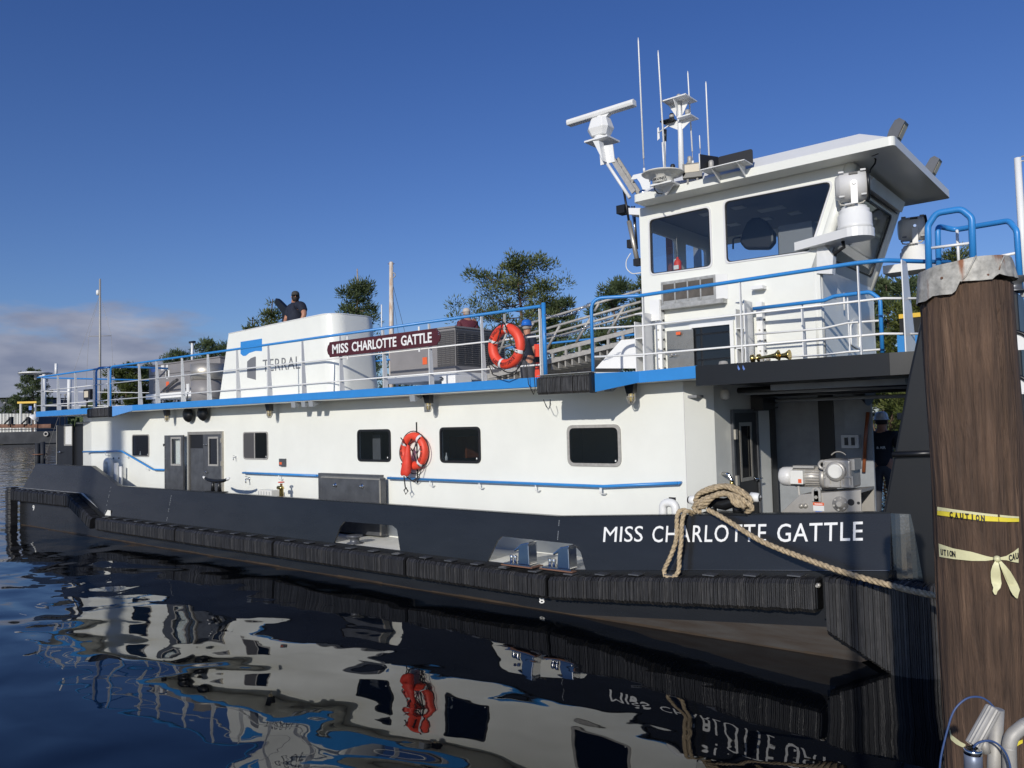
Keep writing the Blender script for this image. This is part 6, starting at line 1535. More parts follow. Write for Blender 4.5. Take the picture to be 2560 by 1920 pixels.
MB().box(c1.x-0.01, c1.x+0.012, YW-0.02, YW-0.003, c1.z-0.65, c1.z+0.58).build('hanging_strap', M['cord'], lr1)
cr1 = MB()
cr1.tube([c1+Vector((-0.3, -0.08, 0.27)), c1+Vector((-0.05, -0.07, 0.02)), c1+Vector((0.05, -0.07, 0.02)), c1+Vector((0.25, -0.08, 0.27))], 0.012, 6)
cr1.tube([c1+Vector((0.0, -0.07, 0.05)), c1+Vector((0.15, -0.07, -0.25)), c1+Vector((0.22, -0.08, -0.30))], 0.012, 6)
cr1.tube([c1+Vector((-0.33, -0.05, -0.25)), c1+Vector((-0.2, -0.06, -0.5)), c1+Vector((0.0, -0.06, -0.6)), c1+Vector((0.2, -0.06, -0.5)), c1+Vector((0.3, -0.05, -0.25))], 0.010, 6)
cr1.tube([c1+Vector((-0.28, -0.06, -0.28)), c1+Vector((-0.15, -0.07, -0.53)), c1+Vector((0.05, -0.07, -0.62)), c1+Vector((0.22, -0.07, -0.52))], 0.010, 6)
cr1.build('line', M['cord'], lr1)
tb = thing('rescue_bag', 'red tapered rescue bag hanging inside the wall life ring', 'bag', c1+Vector((0, -0.12, 0.1)))
m = MB()
rows = []
for t, w_, dd in ((0.0, 0.02, 0.02), (0.12, 0.05, 0.05), (0.35, 0.085, 0.07), (0.6, 0.11, 0.08), (0.85, 0.125, 0.085), (0.95, 0.12, 0.08), (1.0, 0.09, 0.05)):
    cz = c1 + Vector((-0.02-0.10*t, -0.14, 0.13-0.62*t)); rows.append([cz + Vector((w_*math.cos(a)*(1+0.07*math.sin(5*a+t*7)), dd*math.sin(a), 0.012*math.sin(3*a))) for a in [2*math.pi*k/14 for k in range(14)]])
m.add([q for r_ in rows for q in r_], [(i*14+k, i*14+(k+1) % 14, (i+1)*14+(k+1) % 14, (i+1)*14+k) for i in range(len(rows)-1) for k in range(14)], True)
m.add(rows[-1], [tuple(range(14))]); m.build('bag', M['red'], tb)
MB().tube([c1+Vector((-0.02, -0.14, 0.12)), c1+Vector((0.0, -0.10, 0.20)), c1+Vector((0.0, -0.02, 0.3))], 0.012, 6).build('cord_loop', M['cord'], tb)
MB().tube([c1+Vector((-0.15, -0.15, -0.5)), c1+Vector((-0.13, -0.14, -0.72)), c1+Vector((-0.05, -0.14, -0.80)), c1+Vector((-0.12, -0.14, -0.86)), c1+Vector((-0.17, -0.14, -0.79)), c1+Vector((-0.1, -0.14, -0.73))], 0.013, 6).build('cord_end', M['cord'], tb)
c2 = W('C', 920, 435, Y=10.60)
lr2 = life_ring(c2, 0.31, 0.088, 'orange lettered life ring hung on the upper deck rail near the gate', [(d45(165), d45(70), 'MISS CHARLOTTE GATTLE'), (d45(222), d45(345), 'LAKE PROVIDENCE, LA')], [d45(84), d45(160), d45(250), d45(340)])
hk = MB().box(c2.x-0.028, c2.x+0.028, 10.56, 10.575, c2.z+0.33, c2.z+0.56).build('hanger', M['galv'], lr2)
cr2 = MB()
cr2.tube([c2+Vector((0.0, -0.09, 0.42)), c2+Vector((-0.12, -0.10, 0.1)), c2+Vector((-0.22, -0.10, 0.05))], 0.011, 6)
cr2.tube([c2+Vector((0.02, -0.09, 0.42)), c2+Vector((0.12, -0.10, 0.25)), c2+Vector((0.2, -0.10, 0.0)), c2+Vector((0.3, -0.10, -0.06))], 0.011, 6)
cr2.tube([c2+Vector((-0.36, -0.05, 0.02)), c2+Vector((-0.40, -0.05, -0.25)), c2+Vector((-0.28, -0.05, -0.48)), c2+Vector((0.0, -0.05, -0.56)), c2+Vector((0.22, -0.05, -0.5)), c2+Vector((0.33, -0.05, -0.3))], 0.010, 6)
cr2.tube([c2+Vector((0.38, -0.02, -0.1)), W('C', 1095, 600, Y=10.58), W('C', 1110, 760, Y=10.62), W('C', 1155, 850, Y=10.62), W('C', 1168, 800, Y=10.62), W('C', 1160, 690, Y=10.60), W('C', 1170, 550, Y=10.62)], 0.008, 6)
cr2.build('line', M['cord'], lr2)
MB().tube([W('C', 1240, 895, Y=11.0), W('C', 1265, 960, Y=10.95), W('C', 1288, 973, Y=10.95), W('C', 1303, 940, Y=10.95), W('C', 1297, 893, Y=11.0)], 0.006, 6).build('hanging_wire', M['cord'], boat)
# ------------------------------------------------------------------ deck winch on the foredeck
Yw_ = 11.2
wi = thing('deck_winch', 'grey geared deck winch with electric motor on the foredeck', 'winch', (W('e', 550, 300, Y=Yw_).x, Yw_+0.3, zs(-3.8)))
eq = lambda x, y, Y=Yw_: W('e', x, y, Y=Y)
zf = zs(-3.8)
sp_ = [eq(805, 325), eq(800, 155), eq(275, 195), eq(110, 350)]
sp_ = [Vector((sp_[0].x, Yw_, zf)), sp_[1], sp_[2], sp_[3], Vector((sp_[3].x, Yw_, zf))]
bevel(MB().prism(sp_, (0, 0.03, 0)).build('side_plate', M['castalu'], wi), 0.008)
MB().prism([p+Vector((0, 0.62, 0)) for p in sp_], (0, 0.03, 0)).build('side_plate', M['castalu'], wi)
MB().prism([sp_[1]+Vector((0, 0.031, 0)), sp_[2]+Vector((0, 0.031, 0)), sp_[2]+Vector((0, 0.031, -0.04)), sp_[1]+Vector((0, 0.031, -0.04))], (0, 0.588, 0)).build('top_plate', M['castalu'], wi)
c = eq(625, 275); bh = MB().lathe([(0.102, 0), (0.102, 0.018), (0.062, 0.02), (0.062, 0.045), (0.036, 0.047), (0.036, 0.06)], c, (0, -1, 0), 28).build('bearing_hub', M['castalu'], wi)
for i in range(6):
    a = i*math.pi/3+0.3; MB().lathe([(0.016, 0), (0.016, 0.018)], c+Vector((0.080*math.cos(a), -0.018, 0.080*math.sin(a))), (0, -1, 0), 6).build('bolt', M['alu'], bh)
for x, y, r in ((717, 262, 0.045), (782, 268, 0.02)): MB().lathe([(r, 0), (r, 0.003)], eq(x, y)+Vector((0, -0.001, 0)), (0, -1, 0), 16).build('hole', M['ink'], wi)
for x in (288, 325): MB().lathe([(0.035, 0), (0.03, 0.02), (0.015, 0.03)], eq(x, 293), (0, -1, 0), 10).build('bolt', M['steel'], wi)
a, b = eq(388, 262, Yw_-0.004), eq(485, 330, Yw_-0.004)
MB().box(a.x, b.x, Yw_-0.004, Yw_-0.001, a.z-0.04, a.z).build('warning_label', M['redsticker'], wi)
MB().box(a.x, b.x, Yw_-0.004, Yw_-0.001, a.z-0.115, a.z-0.042).build('white_label', M['sticker'], wi)
MB().box(a.x+0.03, b.x-0.03, Yw_-0.004, Yw_-0.001, a.z-0.15, a.z-0.118).build('blue_label', M['bluesticker'], wi)
text_mesh('WARNING', 'lettering', M['letter'], wi, (a.x+0.02, Yw_-0.0045, a.z-0.032), (1, 0, 0), (0, 0, 1), (b.x-a.x)-0.04, 0.022, 0.001, 0.03)
lo_, hi_ = eq(420, 255, Yw_-0.02), eq(420, 130, Yw_-0.02)
wl = (eq(458, 200).x-eq(380, 200).x)/2
lp = [Vector((lo_.x-wl, Yw_-0.03, lo_.z)), Vector((lo_.x+wl, Yw_-0.03, lo_.z)), Vector((lo_.x+wl, Yw_-0.03, hi_.z-wl))] + [Vector((lo_.x+wl*math.cos(t), Yw_-0.03, hi_.z-wl+wl*math.sin(t))) for t in [i*math.pi/8 for i in range(9)]] + [Vector((lo_.x-wl, Yw_-0.03, hi_.z-wl))]
hl = [Vector((lo_.x+wl*0.5*cc, Yw_-0.03, hi_.z-wl-0.05+ss)) for cc, ss in ((-1, -0.09), (1, -0.09), (1, 0.05), (0.7, 0.075), (0, 0.09), (-0.7, 0.075), (-1, 0.05))]
lug = MB().holed(lp, [hl], (0, 0.028, 0)).build('lifting_lug', M['alu'], wi)
MB().lathe([(0.03, 0), (0.025, 0.02)], (lo_.x, Yw_-0.03, lo_.z+0.06), (0, -1, 0), 6).build('bolt', M['steel'], lug)
# gearbox
g0, g1 = eq(470, -20, Yw_+0.05), eq(725, 155, Yw_+0.05)
Gx0, Gx1, Gz0, Gz1 = g0.x, g1.x, sp_[1].z+0.005, W('G', 2040, 930, Y=Yw_+0.05).z
gbx = bevel(MB().box(Gx0, Gx1, Yw_+0.05, Yw_+0.5, Gz0, Gz1).build('gearbox', M['castalu'], wi), 0.035, 3)
c = W('G', 2040, 1030, Y=Yw_+0.05)
MB().lathe([(0.135, 0), (0.135, 0.025), (0.115, 0.027), (0.105, 0.036)], c, (0, -1, 0), 36).build('output_flange', M['castalu'], gbx)
MB().lathe([(0.10, 0.037), (0.098, 0.055), (0.085, 0.06)], c, (0, -1, 0), 36).build('flange_cap', M['offwhite'], gbx)
for j in range(5): MB().box(Gx0+0.02, c.x-0.14, Yw_+0.035, Yw_+0.049, c.z+0.10-j*0.05, c.z+0.125-j*0.05).build('fin', M['castalu'], gbx)
for j in range(2):
    x_ = Gx0+0.11+j*0.17
    MB().holed(rect_xz(x_-0.03, x_+0.125, Gz0+0.02, Gz0+0.17, Yw_+0.03), [round_poly(rect_xz(x_-0.01, x_+0.105, Gz0+0.045, Gz0+0.15, Yw_+0.03), 0.02)], (0, 0.019, 0)).build('foot_rib', M['castalu'], gbx)
MB().torus(W('G', 1925, 975, Y=Yw_+0.1), 0.05, 0.022, (1, 0, 0), (0, 0, 1), 18, 8).build('eye', M['castalu'], gbx)
MB().box(Gx1-0.04, Gx1+0.04, Yw_+0.08, Yw_+0.4, Gz0+0.25, Gz0+0.4).build('side_boss', M['castalu'], gbx)
MB().torus((c.x-0.02, Yw_+0.25, Gz1-0.02), 0.12, 0.010, (1, 0, 0), (0, 0, 1), 14, 6, math.radians(35), math.radians(145)).build('lifting_strap', M['steel'], gbx)
# motor
mz = W('G', 1700, 1085, Y=Yw_+0.1).z
mx0, mx1, mx2, mx3 = [W('G', x, 1085, Y=Yw_+0.1).x for x in (1512, 1640, 1760, 1930)]
ym = Yw_+0.30
mr = 0.138
mo = MB().lathe([(mr*0.45, 0.0), (mr*0.8, 0.012), (mr*0.97, 0.05), (mr, 0.10), (mr, mx1-mx0)], (mx0, ym, mz), (1, 0, 0), 30).build('motor', M['searchgrey'], wi)
MB().lathe([(mr*0.93, 0), (mr*0.93, mx3-mx1-0.06)], (mx1+0.005, ym, mz), (1, 0, 0), 24).build('motor_body', M['castalu'], mo)
fn = MB()
for j in range(22):
    a = 2*math.pi*j/22; er = Vector((0, math.cos(a), math.sin(a))); et = Vector((0, -math.sin(a), math.cos(a)))*0.005
    p = Vector((mx1+0.01, ym, mz))+er*mr*0.90
    fn.prism([p-et, p+et, p+et+er*mr*0.16, p-et+er*mr*0.16], (mx3-mx1-0.09, 0, 0))
fn.build('cooling_fin', M['castalu'], mo, kind='stuff')
MB().lathe([(mr*1.12, 0), (mr*1.15, 0.04), (mr*1.0, 0.08)], (mx3-0.08, ym, mz), (1, 0, 0), 28).build('motor_flange', M['castalu'], mo)
tb_ = bevel(MB().box(mx1-0.0, mx2-0.01, ym-mr-0.07, ym-0.05, mz-0.095, mz+0.10).build('terminal_box', M['offwhite'], mo), 0.012)
MB().box(mx1+0.12, mx2-0.03, ym-mr-0.074, ym-mr-0.071, mz-0.075, mz-0.02).build('orange_label', M['redsticker'], tb_)
MB().box(mx1+0.02, mx2+0.12, ym-0.12, ym+0.05, mz+mr*0.93, mz+mr*1.18).build('motor_cover', M['castalu'], mo)
MB().tube(round_path([(mx2-0.08, ym-0.2, mz-0.12), (mx2-0.06, ym-0.22, mz-0.32), (mx2+0.14, ym-0.1, mz-0.36)], 0.12), 0.016, 8).build('motor_cable', M['cable'], mo)
# ------------------------------------------------------------------ bow cleat and mooring rope
Yc2 = 10.42
cc = W('d', 1075, 250, Y=Yc2); cl_l, cl_r = W('d', 765, 240, Y=Yc2), W('d', 1388, 222, Y=Yc2)
zk = zt(cc.x)+0.01
big_cl = MB().prism([(cl_l.x+0.22, Yc2-0.10, zk), (cl_r.x-0.16, Yc2-0.10, zk), (cl_r.x-0.25, Yc2-0.10, zk+0.03), (cl_l.x+0.3, Yc2-0.10, zk+0.03)], (0, 0.2, 0)).build('bow_cleat', M['blackdeck'], boat)
zh_ = W('d', 1340, 225, Y=Yc2).z
MB().tube([cl_l, (cl_l.x+0.25, Yc2, cl_l.z-0.01), (cc.x, Yc2, cl_l.z-0.04), (cl_r.x-0.25, Yc2, cl_r.z-0.02), cl_r], [0.05, 0.07, 0.085, 0.07, 0.045], 12).build('horn', M['blackdeck'], big_cl)
for s, p in ((-1, cl_l), (1, cl_r)): MB().tube([p-Vector((s*0.13, 0, 0)), p-Vector((s*0.03, 0, 0)), p+Vector((s*0.0, 0, 0))], [0.072, 0.062, 0.03], 12).build('white_tip', M['white_plain'], big_cl)
for s in (-1, 1): MB().tube([(cc.x+s*0.20, Yc2, zk+0.02), (cc.x+s*0.17, Yc2, cl_l.z-0.04)], [0.075, 0.06], 12).build('leg', M['blackdeck'], big_cl)
def strand_rope(pts, r, name='rope', parent=None, n=6, turns=3.2, mat_=None, step=0.035):
    """three-strand laid rope along a path"""
    pts = [Vector(p) for p in pts]
    # resample
    segs = [(pts[i+1]-pts[i]).length for i in range(len(pts)-1)]; L = sum(segs)
    N = max(8, int(L/step)); out = []; acc = 0; i = 0
    for k in range(N+1):
        s = L*k/N
        while i < len(segs)-1 and s > acc+segs[i]: acc += segs[i]; i += 1
        t = (s-acc)/max(segs[i], 1e-9); out.append(pts[i].lerp(pts[i+1], min(1, max(0, t))))
    m = MB(); prev = None; frames = []
    for k, p in enumerate(out):
        t = (out[min(k+1, N)]-out[max(k-1, 0)]).normalized()
        if prev is None: u = t.orthogonal().normalized()
        else: u = (prev - t*prev.dot(t)).normalized()
        prev = u; frames.append((p, u, t.cross(u)))
    pitch = r*6.5
    for st_ in range(3):
        path = []
        for k, (p, u, w_) in enumerate(frames):
            a = 2*math.pi*(st_/3 + (L*k/N)/pitch)
            path.append(p+(u*math.cos(a)+w_*math.sin(a))*r*0.50)
        m.tube(path, r*0.58, n)
    return m.build(name, mat_ or M['rope'], parent)
def smooth_path(pts, n=8):
    pts = [Vector(p) for p in pts]; out = []
    for i in range(len(pts)-1):
        p0, p1, p2, p3 = pts[max(i-1, 0)], pts[i], pts[i+1], pts[min(i+2, len(pts)-1)]
        for k in range(n):
            t = k/n; out.append(0.5*((2*p1)+(p2-p0)*t+(2*p0-5*p1+4*p2-p3)*t*t+(3*p1-p0-3*p2+p3)*t**3))
    return out+[pts[-1]]
mr_ = thing('mooring_rope', 'thick tan mooring rope wrapped round the bow cleat and led to the piling', 'rope', (cc.x, Yc2, zk))
RR = 0.036
# line from the cleat down to the piling on the right
end = W('P', 2375, 1498, Y=9.3)
ln_pts = [W('d', 930, 325, Y=10.22), W('d', 1010, 365, Y=10.16), W('d', 1150, 450, Y=10.08), W('d', 1400, 600, Y=9.95), W('d', 1750, 740, Y=9.80), W('e', 700, 880, Y=9.62), W('e', 1100, 990, Y=9.45), W('e', 1300, 1040, Y=9.30), W('e', 1520, 1085, Y=9.10), W('P', 2440, 1525, Y=8.7)]
strand_rope(smooth_path(ln_pts, 6), RR, 'line', mr_)
# turns wrapped over the cleat in a figure of eight
for j in range(6):
    f = j/5.0
    dy = -0.17+0.07*j; up = 0.055*math.sin(math.pi*f)
    w_ = [W('d', 870, 320, Y=Yc2+dy), W('d', 815+8*j, 280, Y=Yc2+dy*0.8), W('d', 860, 215, Y=Yc2+dy), W('d', 960, 170, Y=Yc2+dy), W('d', 1075, 150, Y=Yc2+dy), W('d', 1175, 175, Y=Yc2+dy), W('d', 1260, 225, Y=Yc2+dy), W('d', 1312-6*j, 270, Y=Yc2+dy), W('d', 1265, 315, Y=Yc2+dy*0.6)]
    w_ = [p+Vector((random.uniform(-.012, .012), 0, up+random.uniform(-.012, .012) - (0.055 if j in (0,) else 0))) for p in w_]
    strand_rope(smooth_path(w_, 6), RR, 'wrap', mr_)
for j in range(3):
    w_ = [W('d', 850+20*j, 310, Y=Yc2-0.22+0.02*j), W('d', 900+30*j, 250-10*j, Y=Yc2-0.24), W('d', 1000+10*j, 205-8*j, Y=Yc2-0.23), W('d', 1110, 190, Y=Yc2-0.22), W('d', 1200-15*j, 260+10*j, Y=Yc2-0.22), W('d', 1250, 310-12*j, Y=Yc2-0.18)]
    strand_rope(smooth_path(w_, 6), RR, 'wrap', mr_)
# the eye of the rope hanging over the bulwark
YLp = 10.10
ey = thing('rope_eye', 'loop of tan rope hanging over the bulwark across the painted name', 'rope', W('d', 640, 600, Y=YLp))
lp = [W('d', 800, 375, Y=10.36), W('d', 755, 335, Y=10.32), W('d', 690, 335, Y=10.24), W('d', 665, 400, Y=10.19), W('d', 665, 520, Y=10.14), W('d', 650, 620, Y=10.10), W('d', 605, 740, Y=10.06), W('d', 555, 850, Y=10.03), W('d', 575, 905, Y=10.0), W('d', 640, 905, Y=10.0), W('d', 680, 850, Y=10.03), W('d', 685, 740, Y=10.06), W('d', 700, 620, Y=10.10), W('d', 705, 500, Y=10.13), W('d', 715, 400, Y=10.17), W('d', 740, 345, Y=10.22), W('d', 790, 345, Y=10.32), W('d', 830, 375, Y=10.42)]
strand_rope(smooth_path(lp, 6), RR*0.92, 'loop', ey)
# ------------------------------------------------------------------ near piling with zinc cap and caution tape
T_PIL = [(3.60, -0.745, 4.535, 0.203), (2.5, -0.745, 4.60, 0.211), (1.2, -0.755, 4.67, 0.217), (-1.0, -0.77, 4.80, 0.225)]
def pil(z):
    for (z0, x0, y0, r0), (z1, x1, y1, r1) in zip(T_PIL, T_PIL[1:]):
        if z >= z1 or (z1, x1) == T_PIL[-1][:2]:
            t = (z-z0)/(z1-z0); return x0+(x1-x0)*t, y0+(y1-y0)*t, r0+(r1-r0)*t
pile = thing('piling', 'thick brown timber piling with a dented zinc cap and caution tape', 'piling', (-0.77, 4.8, -1.0))
mb = MB(); n = 96; rows = []
random.seed(11)
ridge = [random.uniform(-0.004, 0.004) + 0.004*math.sin(k*0.33) for k in range(n)]
chk = {int(random.random()*n): random.uniform(0.008, 0.016) for _ in range(13)}
zl = [3.62 - i*0.077 for i in range(61)]
for z in zl:
    x, y, r = pil(z); row = []
    for k in range(n):
        a = 2*math.pi*k/n
        kk = int(k + 1.6*math.sin(z*1.1)) % n
        d = ridge[kk] - chk.get(kk, 0)*(0.5+0.5*math.sin(z*2.0+kk)) + 0.003*math.sin(z*5+a*3)
        row.append(Vector((x+(r+d)*math.cos(a), y+(r+d)*math.sin(a), z)))
    rows.append(row)
mb.add([p for r_ in rows for p in r_], [(i*n+k, i*n+(k+1) % n, (i+1)*n+(k+1) % n, (i+1)*n+k) for i in range(len(rows)-1) for k in range(n)], True)
mb.build('timber_trunk', M['timber'], pile)
def cyl(k, x, y, dr=0.0):
    """where a picture point meets the piling's round face"""
    d = ray(k, x, y); t = 4.0
    for _ in range(6):
        z = (CAM+d*t).z; cx_, cy_, r = pil(z); r += dr
        a = d.x*d.x+d.y*d.y; b = 2*(d.x*(CAM.x-cx_)+d.y*(CAM.y-cy_)); c = (CAM.x-cx_)**2+(CAM.y-cy_)**2-r*r
        D_ = b*b-4*a*c
        t = (-b-math.sqrt(D_))/(2*a) if D_ > 0 else -b/(2*a)
    p = CAM+d*t; cx_, cy_, r = pil(p.z)
    return p, math.atan2(p.y-cy_, p.x-cx_)
# cap: sheet bent over the head, cut to an uneven lower edge
A0 = math.atan2(-4.535, 0.745)                           # towards the camera
low = [(2322, 752), (2334, 740), (2389, 735), (2399, 704), (2440, 702), (2478, 699), (2492, 684), (2505, 690)]
lowz = sorted([(cyl('P', x, y, 0.012)[1], cyl('P', x, y, 0.012)[0].z) for x, y in low])
upz = sorted([(cyl('P', x, y, 0.012)[1], cyl('P', x, y, 0.012)[0].z) for x, y in [(2322, 672), (2335, 664), (2378, 655), (2443, 640), (2506, 636)]])
def interp(tab, a):
    if a <= tab[0][0]: return tab[0][1]
    if a >= tab[-1][0]: return tab[-1][1]
    for (a0, z0), (a1, z1) in zip(tab, tab[1:]):
        if a0 <= a <= a1: return z0+(z1-z0)*(a-a0)/(a1-a0)
mb = MB(); n = 72; rows = [[], [], [], []]
for k in range(n):
    a = A0 + 2*math.pi*(k/n-0.5)
    aa = a
    zt_, zl_ = interp(upz, aa), interp(lowz, aa)
    jit = 0.004*math.sin(k*1.7)+0.003*math.sin(k*0.6)
    for i, (f, dr) in enumerate(((0.0, 0.022), (0.35, 0.016), (0.75, 0.011), (1.0, 0.004))):
        z = zl_+(zt_-zl_)*f; x, y, r = pil(z); rr = r+dr+jit*(1-f)
        rows[i].append(Vector((x+rr*math.cos(a), y+rr*math.sin(a), z)))
mb.add([p for r_ in rows for p in r_], [(i*n+k, i*n+(k+1) % n, (i+1)*n+(k+1) % n, (i+1)*n+k) for i in range(3) for k in range(n)], True)
mb.add(rows[3], [tuple(range(n))])
zc = mb.build('zinc_cap', M['cap'], pile)
for pts in (((1740, 1340), (1690, 1440), (1640, 1540), (1590, 1600)), ((2020, 1335), (1990, 1400), (1965, 1480))):
    MB().tube([cyl('F', x, y, 0.019)[0] for x, y in pts], 0.0035, 6).build('sheet_fold', M['cap'], zc)
for x, y in ((1855, 1530), (1400, 1560)):
    p, a = cyl('F', x, y, 0.016); MB().lathe([(0.007, 0), (0.005, 0.005)], p, (math.cos(a), math.sin(a), 0), 10).build('nail_head', M['rust'], zc)
# tapes
def tape(name, up, lo, mat_, label, group, parent=None, dr=0.007):
    P_ = []
    for (xu, yu), (xl_, yl_) in zip(up, lo):
        P_.append((cyl(KT, xu, yu, dr)[0], cyl(KT, xl_, yl_, dr)[0]))
    m = MB(); N = len(P_); vs = []
    for i in range(N):
        vs += [P_[i][0], P_[i][1]]
    m.add(vs, [(2*i, 2*i+2, 2*i+3, 2*i+1) for i in range(N-1)], True)
    return m, P_
def dense(pts, n=24):
    out = []
    for i in range(n+1):
        t = i/n*(len(pts)-1); j = min(int(t), len(pts)-2); f = t-j
        out.append((pts[j][0]+(pts[j+1][0]-pts[j][0])*f, pts[j][1]+(pts[j+1][1]-pts[j][1])*f))
    return out
def cyl_text(txt, k, x0, y0, x1, y1, h, parent, dr=0.009, bold=0.04):
    N = len(txt); big = MB()
    for i, ch in enumerate(txt):
        f = (i+0.5)/N; p, a = cyl(k, x0+(x1-x0)*f, y0+(y1-y0)*f, dr)
        ux = Vector((-math.sin(a), math.cos(a), 0)); uz = Vector((0, 0, 1)); w_ = h*0.52
        if ch == 'I': w_ *= 0.35
        t = text_mesh(ch, 'tmp', M['ink'], None, p-ux*w_/2-uz*h/2, ux, uz, w_, h, 0.001, bold)
        b0 = len(big.v); big.v += [vv.co+t.location for vv in t.data.vertices]
        for q_ in t.data.polygons: big.f.append([j+b0 for j in q_.vertices]); big.sm.append(False)
        me = t.data; bpy.data.objects.remove(t); bpy.data.meshes.remove(me)
    return big.build('lettering', M['ink'], parent)
KT = 'e'
t1 = thing('caution_tape', 'bright yellow caution tape wound round the piling above the knotted tape', 'tape', cyl('e', 1800, 380)[0])
m, _ = tape('', dense([(1462, 300), (1620, 325), (1870, 357), (2080, 378), (2170, 385)]), dense([(1462, 333), (1620, 350), (1870, 378), (2080, 396), (2170, 400)]), None, '', '')
m.build('folded_tape', M['tapepale'], t1)
m, _ = tape('', dense([(1462, 334), (1620, 351), (1870, 379), (2080, 397), (2170, 401)]), dense([(1462, 372), (1560, 385), (1870, 424), (2080, 432), (2170, 431)]), None, '', '', dr=0.008)
m.build('tape_band', M['tapeyellow'], t1)
cyl_text('CAUTION', 'e', 1560, 368, 1880, 404, 0.031, t1, 0.0095, 0.06)
t2 = thing('caution_tape', 'pale caution tape knotted round the piling with two torn ends hanging', 'tape', cyl('e', 1900, 740)[0])
m, _ = tape('', dense([(1474, 618), (1600, 660), (1760, 690), (1900, 730), (1970, 742)]), dense([(1480, 732), (1600, 752), (1760, 768), (1880, 768), (1970, 756)]), None, '', '')
m.build('tape_band', M['tapepale'], t2)
m, _ = tape('', dense([(1990, 742), (2060, 725), (2120, 690), (2165, 655)]), dense([(1990, 758), (2060, 762), (2120, 778), (2165, 785)]), None, '', '', dr=0.012)
m.build('tape_band', M['tapepale'], t2)
cyl_text('UTION', 'e', 1490, 690, 1620, 712, 0.030, t2, 0.0095)
cyl_text('CAU', 'e', 2080, 745, 2165, 722, 0.03, t2, 0.0145)
kp_, _ = cyl('e', 1980, 750, 0.02)
MB().lathe([(0.002, -0.016), (0.014, -0.008), (0.017, 0.0), (0.012, 0.010), (0.002, 0.016)], kp_, (0.4, -0.6, 0.5), 12).build('knot', M['tapepale'], t2)
def tail(cl, wd, m_):
    mm = MB(); vs = []
    for i, ((x, y), w_) in enumerate(zip(cl, wd)):
        p, a = cyl('e', x, y, 0.022 + 0.008*math.sin(i*1.3)); ux = Vector((-math.sin(a), math.cos(a), 0)); nn = Vector((math.cos(a), math.sin(a), 0))
        vs += [p-ux*w_, p+nn*0.006*(1 if i % 2 else -1), p+ux*w_]
    n_ = len(cl); mm.add(vs, [(3*i, 3*i+1, 3*i+4, 3*i+3) for i in range(n_-1)] + [(3*i+1, 3*i+2, 3*i+5, 3*i+4) for i in range(n_-1)], True)
    return mm.build('torn_end', m_, t2)
tail([(1975, 765), (1968, 810), (1966, 860), (1968, 910), (1975, 960), (1978, 1000), (1962, 1030), (1965, 1058)], [0.006, 0.014, 0.020, 0.021, 0.021, 0.015, 0.010, 0.004], M['tapepale'])
tail([(2000, 765), (2030, 810), (2060, 860), (2090, 920), (2115, 970), (2135, 1020), (2140, 1060), (2150, 1090)], [0.006, 0.012, 0.018, 0.022, 0.024, 0.024, 0.014, 0.004], M['tapepale'])
tail([(1998, 770), (2040, 840), (2070, 900), (2100, 960), (2150, 1010), (2170, 1010)], [0.004, 0.008, 0.01, 0.012, 0.012, 0.006], M['tapepale'])
t3 = thing('caution_tape', 'dull caution tape low on the piling behind the aluminium handrail', 'tape', W('k', 1050, 1000, D=3.9))
KT = 'k'
m, _ = tape('', dense([(918, 745), (935, 860), (955, 945), (1040, 1010), (1120, 1070), (1200, 1110)]), dense([(925, 760), (925, 900), (945, 1030), (1040, 1110), (1120, 1150), (1200, 1180)]), None, '', '', dr=0.012)
m.build('tape_band', M['tapepale'], t3)
m, _ = tape('', dense([(2060, 1080), (2130, 1050), (2190, 1030)]), dense([(2070, 1160), (2130, 1120), (2190, 1090)]), None, '', '', dr=0.012)
m.build('tape_band', M['tapeyellow'], t3)
# ------------------------------------------------------------------ aluminium handrail of the dock ladder, with blue cord
DL = 2.2
kq = lambda x, y, D=DL: W('k', x, y, D=D)
ld = thing('ladder_handrail', 'bare aluminium tubes of a dock ladder at the lower right with blue cord', 'ladder', (-0.42, 2.55, 1.45))
def ribbed(a, b, r, name, m_, n=30, ridge_=0.0009):
    a, b = Vector(a), Vector(b); mm = MB(); t = (b-a).normalized(); u = t.orthogonal().normalized(); w_ = t.cross(u); vs = []
    for p, s in ((a+t*0.001, 0.9), (a+t*0.004, 1), (b, 1)):
        vs += [p + (u*math.cos(2*math.pi*k/n)+w_*math.sin(2*math.pi*k/n))*(r*s+(ridge_ if k % 2 else -ridge_)) for k in range(n)]
    mm.add(vs, [(i*n+k, i*n+(k+1) % n, (i+1)*n+(k+1) % n, (i+1)*n+k) for i in range(2) for k in range(n)])
    mm.f.append(list(range(n))[::-1]); mm.sm.append(False)
    return mm.build(name, m_, ld)
ribbed(kq(1690, 480), kq(1330, 1130, DL-0.02), 0.0192, 'ribbed_tube', M['alu'])
MB().tube([kq(1745, 500, DL+0.045), kq(1700, 1440, DL+0.04), kq(1690, 1800, DL+0.04)], 0.0185, 20).build('upright_tube', M['alu'], ld)
MB().tube([kq(1330, 1205, DL-0.04), kq(1335, 1420, DL-0.04), kq(1338, 1900, DL-0.04)], 0.0225, 24).build('front_tube', M['alublue'], ld)
MB().lathe([(0.0228, -0.012), (0.0232, 0.0), (0.021, 0.002)], kq(1330, 1200, DL-0.04), (0, 0, 1), 24).build('tube_cap', M['chrome'], ld)
bend = round_path([kq(2400, 700), kq(2212, 790), kq(2000, 960), kq(1955, 1130), kq(1965, 1500), kq(1970, 1900)], 0.05, 8)
MB().tube(smooth_path(bend, 2), 0.0180, 20).build('bent_rail', M['alu'], ld)
MB().tube([kq(1500, 1020, DL+0.03), kq(1560, 1250, DL+0.03)], 0.012, 12).build('brace', M['alu'], ld)
